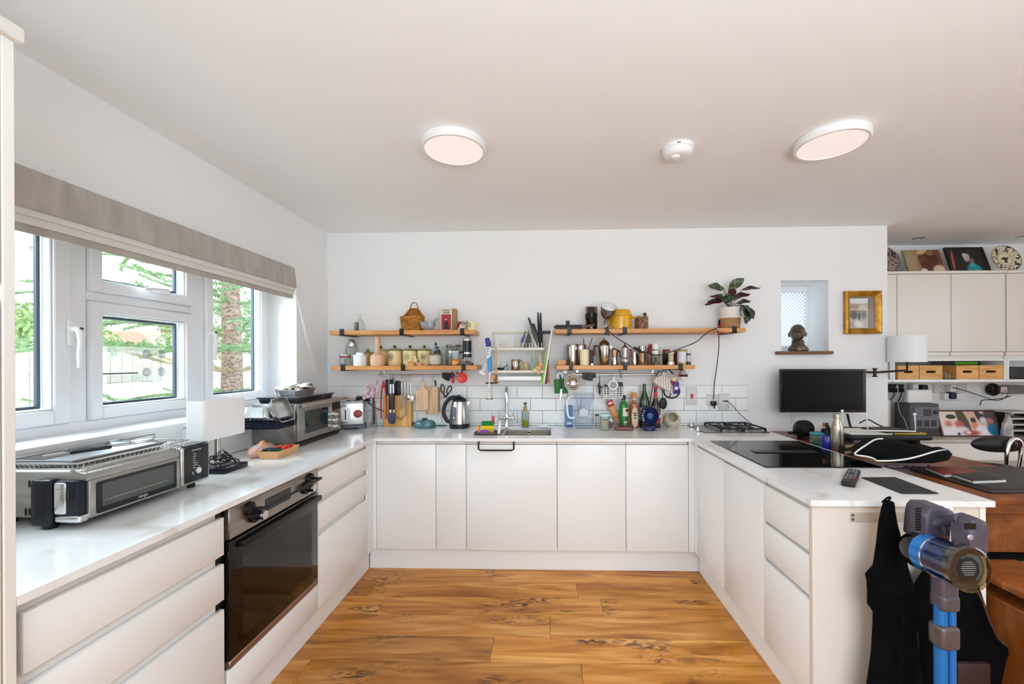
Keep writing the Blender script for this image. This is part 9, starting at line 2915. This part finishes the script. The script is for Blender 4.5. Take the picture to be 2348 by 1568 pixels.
pipe = [at_y(u,v,yc0-0.10*(v-1030)/30-e)-t.location for u,v,e in ((2024,1006,0.01),(2006,1008,0.01),(1985,1021,0.012),(1970,1031,0.012),(1960,1040,0.012),(1968,1044,0.014),(1990,1047,0.016),(2005,1052,0.02),(2012,1056,0.03),(2045,1056,0.045),(2080,1052,0.055),(2110,1045,0.06),(2140,1036,0.055),(2165,1032,0.03),(2178,1038,0.015))]
obj('white_piping',MB().tube(smooth_path(pipe,4),0.004,8),M('#e9e6df',0.7),t)
# desk pad, notebooks, sticks, beads
zp = zq + 0.0008
t = thing('desk_pad','dark leather desk pad at the front of the wooden desk','desk pad',(0,0,zp))
flat('pad',t,[(2085,1072),(2430,1068),(2480,1122),(2275,1127),(2260,1124)],zp,0.009,M('#2a2423',0.45),0.003)
flat('top_sheet',t,[(2100,1072),(2420,1069),(2460,1117),(2270,1119)],zp+0.0092,0.002,M('#37302f',0.5),0)
zz = zp + 0.0118
for lab,uv,dz,th,cc in (('dark red notebook lying on the desk pad',[(2122,1070),(2195,1067),(2243,1081),(2166,1087)],0,0.018,'#7d2f25'),('black notebook with white page edges on the desk pad',[(2186,1086),(2262,1081),(2307,1098),(2232,1101)],0,0.018,'#26211f')):
 t = thing('notebook',lab,'notebook',at_z(uv[0][0],uv[0][1],zz))
 flat('pages',t,uv,zz,th-0.004,M('#e9e4dc',0.8))
 flat('cover',t,uv,zz+th-0.0038,0.004,M(cc,0.5),0.001)
for k,(u,v,lab) in enumerate(((1958,1022,'upper pale wooden stick behind the black cushion'),(1957,1036,'lower pale wooden stick behind the black cushion'))):
 p_ = at_y(u,v,2.42-0.07*k)
 one('wooden_stick',lab,'stick',MB().tube([(-0.045,0,-0.006),(0.05,0.0,0.006)],0.0085,8),M('#b08a60',0.6),Vector((p_.x,p_.y,max(p_.z,zo+0.016))))
one('black_case','black case on the wooden desk holding the pale sticks','case',MB().rbox(-0.09,0.07,-0.02,0.14,0,0.055,0.006,2),M('#161415',0.5),Vector((at_y(1965,1030,2.45).x,2.47,zo)))
pb = [onk(u,v)+Vector((0,0,0.005)) for u,v in ((2010,1067),(2050,1072),(2090,1071),(2130,1069))]
one('bead_string','purple and pink string of beads on the desk below the cushion','beads',(lambda m: [m.ball(tuple(q-pb[0]),0.0048,seg=8,rings=6) for q in smooth_path(pb,14)] and m)(MB()),noisy('beads',[(0.45,'#3a2a63'),(0.55,'#b98fb0')],(1,1,1),30,1,0.4),pb[0])
# office chair: back, chrome loops, seat
yh = 2.42
t = thing('office_chair','black padded chair with chrome loop frame between the desks','chair',(at_y(2310,1050,yh).x,yh,0))
def hq(u,v,y=yh):
 return at_y(u,v,y) - t.location
bp = hq(2306,1022)
obj('backrest',MB().ball((bp.x+0.02,0.05,bp.z),0.16,0.035,0.048,28,14),M('#19181a',0.45),t)
m = MB().tube(smooth_path([hq(2309,1090),hq(2308,1050),hq(2313,1020),hq(2326,1006),hq(2341,1016),hq(2340,1050),hq(2333,1090)],5),0.0105,10)
obj('chrome_loop',m,CHROME,t)
sp_ = hq(2310,1092)
obj('frame_stay',MB().cyl((sp_.x-0.02,0,sp_.z),(sp_.x+0.1,0,sp_.z),0.01,10).cyl((0.03,0,sp_.z),(0.03,0.12,0.47),0.012,10),BLACK,t)
obj('armrest',MB().tube([hq(2215,1068),hq(2225,1068),hq(2300,1076),hq(2318,1076)],[0.012,0.026,0.03,0.022],12).cyl((-0.15,0.05,0.52),(-0.1,0.0,sp_.z+0.03),0.012,10),M('#161517',0.4),t)
obj('seat',MB().rbox(-0.22,0.22,-0.02,0.36,0.44,0.52,0.03,3),M('#1d1c1e',0.6),t)
obj('gas_column',MB().cyl((0,0.17,0.06),(0,0.17,0.44),0.025,12),BLACK,t)
for k in range(5):
 a = 2*pi*k/5 + 0.3
 obj('foot',MB().tube([(0,0.17,0.09),(0.25*cos(a),0.17+0.25*sin(a),0.05)],[0.022,0.014],8).ball((0.25*cos(a),0.17+0.25*sin(a),0.026),0.026,0.02,0.026,10,8),BLACK,t)

# ---- on the peninsula: remote, black mat
t = thing('remote_control','black remote control on the peninsula near the induction hob','remote control',at_z(1952,1100,WT)+Vector((0,0,0.0006)))
a_,b_ = at_z(1946,1108,WT),at_z(1960,1078,WT)
dr_ = (b_-a_)
t.rotation_euler = (0,0,atan2(dr_.y,dr_.x)-pi/2)
L = dr_.length*0.5
obj('body',MB().rbox(-0.024,0.024,-L,L,0,0.02,0.008,3),M('#131315',0.35),t)
for i in range(6):
 for j in range(3):
  if (i,j) == (3,1):
   continue
  obj('button',MB().rbox(-0.017+j*0.0125,-0.008+j*0.0125,-L*0.55+i*L*0.24,-L*0.42+i*L*0.24,0.02,0.0225,0.002,1),M('#c0392b' if (i,j) == (0,2) else ('#6b6d72' if (i+j) % 2 else '#8d9096'),0.4),t)
obj('control_pad',MB().lathe([(0,0.02),(0.009,0.02),(0.009,0.023),(0,0.0235)],18,c=(0,L*0.2,0)),M('#3b3d42',0.3),t)
t = thing('black_mat','thin black silicone mat lying on the peninsula by the remote','mat',(0,0,WT))
flat('mat',t,[(1976,1094),(2052,1093),(2152,1130),(2068,1130)],WT+0.0005,0.004,noisy('black_felt',[(0.4,'#1d1d1e'),(0.6,'#2c2c2d')],(1,1,1),60,2,0.8),0.001)
q = at_z(2140,1127,WT+0.0045)
obj('eyelet',MB().lathe([(0.0025,0),(0.006,0),(0.006,0.001),(0.0025,0.001)],16,c=(q.x,q.y,0.0045)),STEEL,t)

# ---- hooks, coat, bag and vacuum at the end panel
ye = YPF + 0.018
CL = glassy('clear_hook_plastic','#fbfaf8',0.12)
t = thing('acrylic_hook_rail','clear acrylic hook rail with two screws on the end panel','hook rail',at_y(2020,1185,ye))
poly('plate',t,[(1950,1175),(2092,1175),(2092,1197),(1950,1197)],ye-0.006,0.0055,CL,0.001)
for v in (1181,1191):
 q = at_y(1956,v,ye-0.007) - t.location
 obj('screw',MB().ball(tuple(q),0.0045,0.002,0.0045,10,6),M('#4a4038',0.4),t)
for u in (2018,2085):
 q = at_y(u,1190,ye-0.008) - t.location
 obj('hook',MB().tube(smooth_path([q,q+Vector((0,-0.03,-0.012)),q+Vector((0,-0.045,0.01)),q+Vector((0,-0.04,0.03))],4),0.0065,8),CL,t)
for u,v,lab in ((2168,1158,'white stick-on hook under the worktop behind the vacuum'),(2104,1154,'white stick-on hook under the worktop above the bag')):
 q = at_y(u,v+8,YPF-0.002)
 one('stick_on_hook',lab,'hook',MB().ball((0,-0.004,0),0.012,0.006,0.014,14,8).tube([(0,-0.006,0),(0.0,-0.022,0.008)],0.006,8),WHITE,q)

def garment(name,lab,cat,rows,y,dep,mat,seed,zend=None):
 rr = random.Random(seed)
 m = MB()
 ns = 26
 vs,fs = [],[]
 L_ = at_y((rows[0][1]+rows[0][2])/2,rows[0][0],y)
 full = []
 for (v0,a0,b0),(v1,a1,b1) in zip(rows,rows[1:]):
  for k in range(4):
   f = k/4
   full.append((v0+(v1-v0)*f,a0+(a1-a0)*f,b0+(b1-b0)*f))
 full.append(rows[-1])
 ph = [rr.uniform(0,6) for _ in range(4)]
 for i,(v,a,b) in enumerate(full):
  pa,pb_ = at_y(a,v,y) - L_,at_y(b,v,y) - L_
  cx_,hw_ = (pa.x+pb_.x)/2,(pb_.x-pa.x)/2
  grow = min(1,0.45+i/len(full))
  for k in range(ns):
   th = 2*pi*k/ns
   w = 1 + 0.16*sin(5*th+ph[0]+i*0.08) + 0.10*sin(9*th+ph[1]-i*0.15)
   vs.append((cx_+hw_*cos(th),dep*grow*sin(th)*w-(0.0),pa.z))
 n = len(full)
 for i in range(n-1):
  for k in range(ns):
   j = (k+1) % ns
   fs.append((i*ns+k,(i+1)*ns+k,(i+1)*ns+j,i*ns+j))
 fs.append(tuple(range(ns)))
 fs.append(tuple(reversed(range((n-1)*ns,n*ns))))
 t = thing(name,lab,cat,L_)
 obj('body',m.add(vs,fs),mat,t,sm=70)
 return t

BLK = noisy('black_wool',[(0.35,'#020203'),(0.65,'#070709')],(1,1,1),30,3,0.95)
BLK.node_tree.nodes['Principled BSDF'].inputs['Specular IOR Level'].default_value = 0.1
t = garment('black_coat','black coat hanging from the acrylic hook at the peninsula end','coat',[(1149,2030,2046),(1170,2024,2050),(1200,2018,2055),(1250,2011,2070),(1300,2002,2080),(1318,1984,2086),(1332,1988,2090),(1360,1990,2096),(1385,1990,2096),(1405,2004,2090),(1430,2004,2094),(1500,2000,2104),(1568,1990,2112),(1660,1984,2116),(1760,1990,2112)],1.455,0.035,BLK,4)
obj('pocket_flap',MB().rbox(0.0,0.09,-0.045,-0.03,-0.42,-0.31,0.01,2),BLK,t)
obj('hanging_loop',MB().tube(smooth_path([(-0.006,0.02,-0.01),(-0.004,0.0,0.012),(0.006,0.0,0.012),(0.008,0.02,-0.01)],3),0.003,6),BLK,t)
t = garment('black_bag','black shoulder bag with brown leather edge hanging behind the vacuum','bag',[(1300,2120,2226),(1340,2094,2244),(1380,2094,2258),(1420,2104,2272),(1452,2106,2286),(1478,2108,2308),(1492,2108,2312),(1510,2110,2306),(1568,2114,2294),(1660,2125,2270),(1700,2140,2250)],1.505,0.022,BLK,7)
def bq(u,v,y=1.47):
 return at_y(u,v,y) - t.location
obj('leather_edge',MB().tube(smooth_path([bq(2222,1330),bq(2250,1372),bq(2268,1420),bq(2290,1464),bq(2314,1484)],4),0.004,6),M('#4a2a22',0.5),t)
obj('leather_base',MB().rbox(bq(2190,1520).x,bq(2268,1520).x,-0.045,-0.024,bq(2190,1600).z,bq(2190,1516).z,0.012,2),M('#2d1a18',0.5),t)
obj('strap',MB().tube(smooth_path([bq(2130,1305,1.505),bq(2112,1230,1.51),bq(2104,1166,1.52),bq(2112,1170,1.515),bq(2150,1240,1.51),bq(2200,1305,1.505)],4),0.008,8,flat=0.4),BLK,t)

yv = 1.31
t = thing('stick_vacuum','grey and blue cordless stick vacuum standing before the end panel','vacuum cleaner',(at_y(2166,1500,yv).x,yv,0))
def vq(u,v,y=yv):
 return at_y(u,v,y) - t.location
GM = noisy('violet_grey_plastic',[(0.3,'#474250'),(0.7,'#635d6b')],(1,1,1),3,2,0.3,0.3)
VB = M('#2476c4',0.2,0.35)
poly('motor_head',t,[(2100,1162),(2110,1152),(2140,1153),(2162,1164),(2170,1184),(2172,1200),(2155,1206),(2152,1244),(2112,1246),(2092,1228),(2096,1180)],yv+0.02,0.085,GM,0.012)
m = MB()
for k in range(9):
 for j in range(3):
  q = vq(2101+j*4.5,1166+k*6,yv+0.019)
  m.box(q.x-0.0022,q.x+0.0022,q.y-0.001,q.y+0.002,q.z-0.0028,q.z+0.0028)
o = obj('air_vent',m,BLACK,t)
o['kind'] = 'stuff'
obj('handle',MB().tube(smooth_path([vq(2146,1196,yv+0.03),vq(2175,1195,yv+0.0),vq(2206,1192,yv-0.05)],4),[0.022,0.019,0.017,0.0165,0.0165,0.0165,0.0165,0.018,0.02],12),M('#4a4654',0.35,0.2),t)
obj('trigger',MB().rbox(vq(2160,1210).x,vq(2172,1210).x,-0.01,0.01,vq(2160,1226).z,vq(2160,1206).z,0.004,2),M('#3a3742',0.4),t)
bt = poly('battery',t,[(2198,1196),(2206,1184),(2222,1180),(2240,1188),(2246,1200),(2245,1256),(2240,1268),(2212,1264),(2199,1252)],yv-0.085,0.06,GM,0.010)
q = vq(2225,1207,yv-0.0865)
obj('display',MB().box(q.x-0.016,q.x+0.016,q.y,q.y+0.002,q.z-0.009,q.z+0.009),M('#17161a',0.2),bt)
q = vq(2225,1232,yv-0.086)
obj('button',MB().ball(tuple(q),0.009,0.003,0.009,14,8),M('#a8a4ae',0.3,0.5),bt)
obj('lower_grip',MB().tube(smooth_path([vq(2128,1238,yv+0.03),vq(2160,1252,yv-0.02),vq(2196,1262,yv-0.06),vq(2206,1250,yv-0.07)],4),[0.018]*10+[0.016]*3,12),M('#56515f',0.35,0.2),t)
A,B_ = vq(2098,1256,yv+0.07),vq(2226,1306,yv-0.10)
ax = (B_-A)
L = ax.length
zx = ax.normalized()
xx = Vector((0,0,1)).cross(zx).normalized()
yy = zx.cross(xx)
cm = Matrix(((xx.x,yy.x,zx.x,A.x),(xx.y,yy.y,zx.y,A.y),(xx.z,yy.z,zx.z,A.z),(0,0,0,1)))
R = 0.058
obj('rear_cap',MB().lathe([(0,-0.012),(R*0.8,-0.01),(R*0.98,0.012),(R,0.04),(0,0.04)],32,mx=cm),M('#0d0e14',0.2),t)
obj('blue_collar',MB().lathe([(0,0.0405),(R*1.01,0.0405),(R*1.01,0.075),(0,0.075)],32,mx=cm),M('#2a7fd0',0.15,0.4),t)
obj('chrome_ring',MB().lathe([(R*0.98,0.0755),(R*1.03,0.0755),(R*1.03,0.081),(R*0.98,0.081)],32,mx=cm),CHROME,t)
obj('filter_core',MB().lathe([(0,0.08),(R*0.72,0.08),(R*0.72,L*0.62),(R*0.5,L*0.64),(0,L*0.64)],28,mx=cm),M('#2f5d92',0.3,0.4),t)
obj('gold_band',MB().lathe([(R*0.7,L*0.42),(R*0.74,L*0.42),(R*0.74,L*0.56),(R*0.7,L*0.56)],28,mx=cm),M('#8d8468',0.35,0.5),t)
obj('dust_bin',MB().lathe([(R,0.082),(R,L*0.9),(R*0.96,L*0.9),(R*0.96,0.082)],36,mx=cm),glassy('blue_bin_plastic','#a9cbee',0.16),t)
obj('bin_rim',MB().lathe([(R*0.98,L*0.86),(R*1.10,L*0.88),(R*1.12,L*0.98),(R*1.02,L*1.0),(R*0.96,L*0.96)],36,mx=cm),glassy('smoky_rim','#d6ccb4',0.2),t)
obj('end_door',MB().lathe([(0,L*0.955),(R*1.02,L*0.955),(R*1.02,L*0.962),(0,L*0.962)],36,mx=cm),glassy('smoky_door','#e2dac6',0.18),t)
lb = obj('round_label',MB().lathe([(0,L*0.963),(R*0.55,L*0.963),(R*0.55,L*0.967),(0,L*0.967)],28,mx=cm),M('#121214',0.4),t)
m = MB()
for k in range(7):
 w_ = R*(0.2,0.3,0.36,0.38,0.36,0.3,0.24)[k]
 z_ = R*(0.32-0.10*k)
 m.add([cm @ Vector((sx*w_,sz+z_,L*0.968)) for sx,sz in ((-1,-0.0007),(1,-0.0007),(1,0.0007),(-1,0.0007))],[(0,1,2,3)])
obj('small_print',m,M('#9a9a9c',0.5),lb,sm=0)
zn = vq(2166,1300).z
obj('neck',MB().rbox(vq(2145,1350).x,vq(2189,1350).x,-0.02,0.025,vq(2145,1395).z,zn,0.012,3),GM,t)
zj = vq(2145,1385).z
obj('tube',MB().cyl((vq(2156,1400).x,0,0.05),(vq(2156,1400).x,0,zj),0.0165,18),VB,t)
obj('side_rail',MB().cyl((vq(2178,1400).x,-0.004,0.06),(vq(2178,1400).x,-0.004,zj),0.0115,16),VB,t)
obj('joint_sleeve',MB().rbox(vq(2144,1350).x,vq(2189,1350).x,-0.024,0.026,vq(2145,1396).z,vq(2145,1358).z,0.012,3),M('#57525a',0.3,0.3),t)
obj('storage_clip',MB().rbox(vq(2141,1450).x,vq(2188,1450).x,-0.026,0.026,vq(2145,1482).z,vq(2145,1428).z,0.012,3),M('#655c60',0.25,0.5),t)
obj('floor_head',MB().rbox(-0.12,0.12,-0.08,0.03,0.001,0.06,0.015,3),M('#2a2a30',0.4),t)

# ------------------------------------------------------------------ groups of like things
GROUPS = {'bottle': 'bottles','storage_canister': 'canisters on the lower window-side shelf','espresso_pot': 'espresso pots on the coffee-pot shelf','spice_jar': 'spice jars on the coffee-pot shelf','drawer_unit': 'three-drawer kitchen units',
 'base_cupboard': 'white floor cupboards','wall_cupboard': 'cream wall cupboards','open_shelf': 'open shelf boxes under the wall cupboards','wall_shelf': 'pine wall shelves','whisk': 'hanging whisks','wall_socket': 'wall sockets',
 'foil_tray': 'foil trays by the toaster oven','terracotta_dish': 'small terracotta dishes','chopping_board': 'hanging chopping boards','cutting_board': 'boards at the end of the dish rack','notebook': 'notebooks on the desk pad',
 'black_plug': 'black mains plugs','wall_charger': 'plugs above the white desk','black_tray': 'trays in the plate rack','decorated_plate': 'plates on the wall cupboards','steel_canister': 'steel canisters','storage_glass': 'lidded glass pots',
 'courgette': 'courgettes in the punnet','oven_cloth': 'oven cloths','hanging_rail': 'hook rails','basket_item': 'things in the wire basket','garden_tree': 'trees behind the fence','glass_pot': 'glass bits between the pine boxes',
 'stick_on_hook': 'white stick-on hooks','corner_filler': 'corner filler posts','cookery_book': 'cookery books','wooden_stick': 'wooden sticks','black_tongs': 'black tongs'}
for o in SC.objects:
 k = o.name.split('.')[0]
 if o.parent is None and 'category' in o and 'group' not in o and k in GROUPS:
  o['group'] = GROUPS[k]
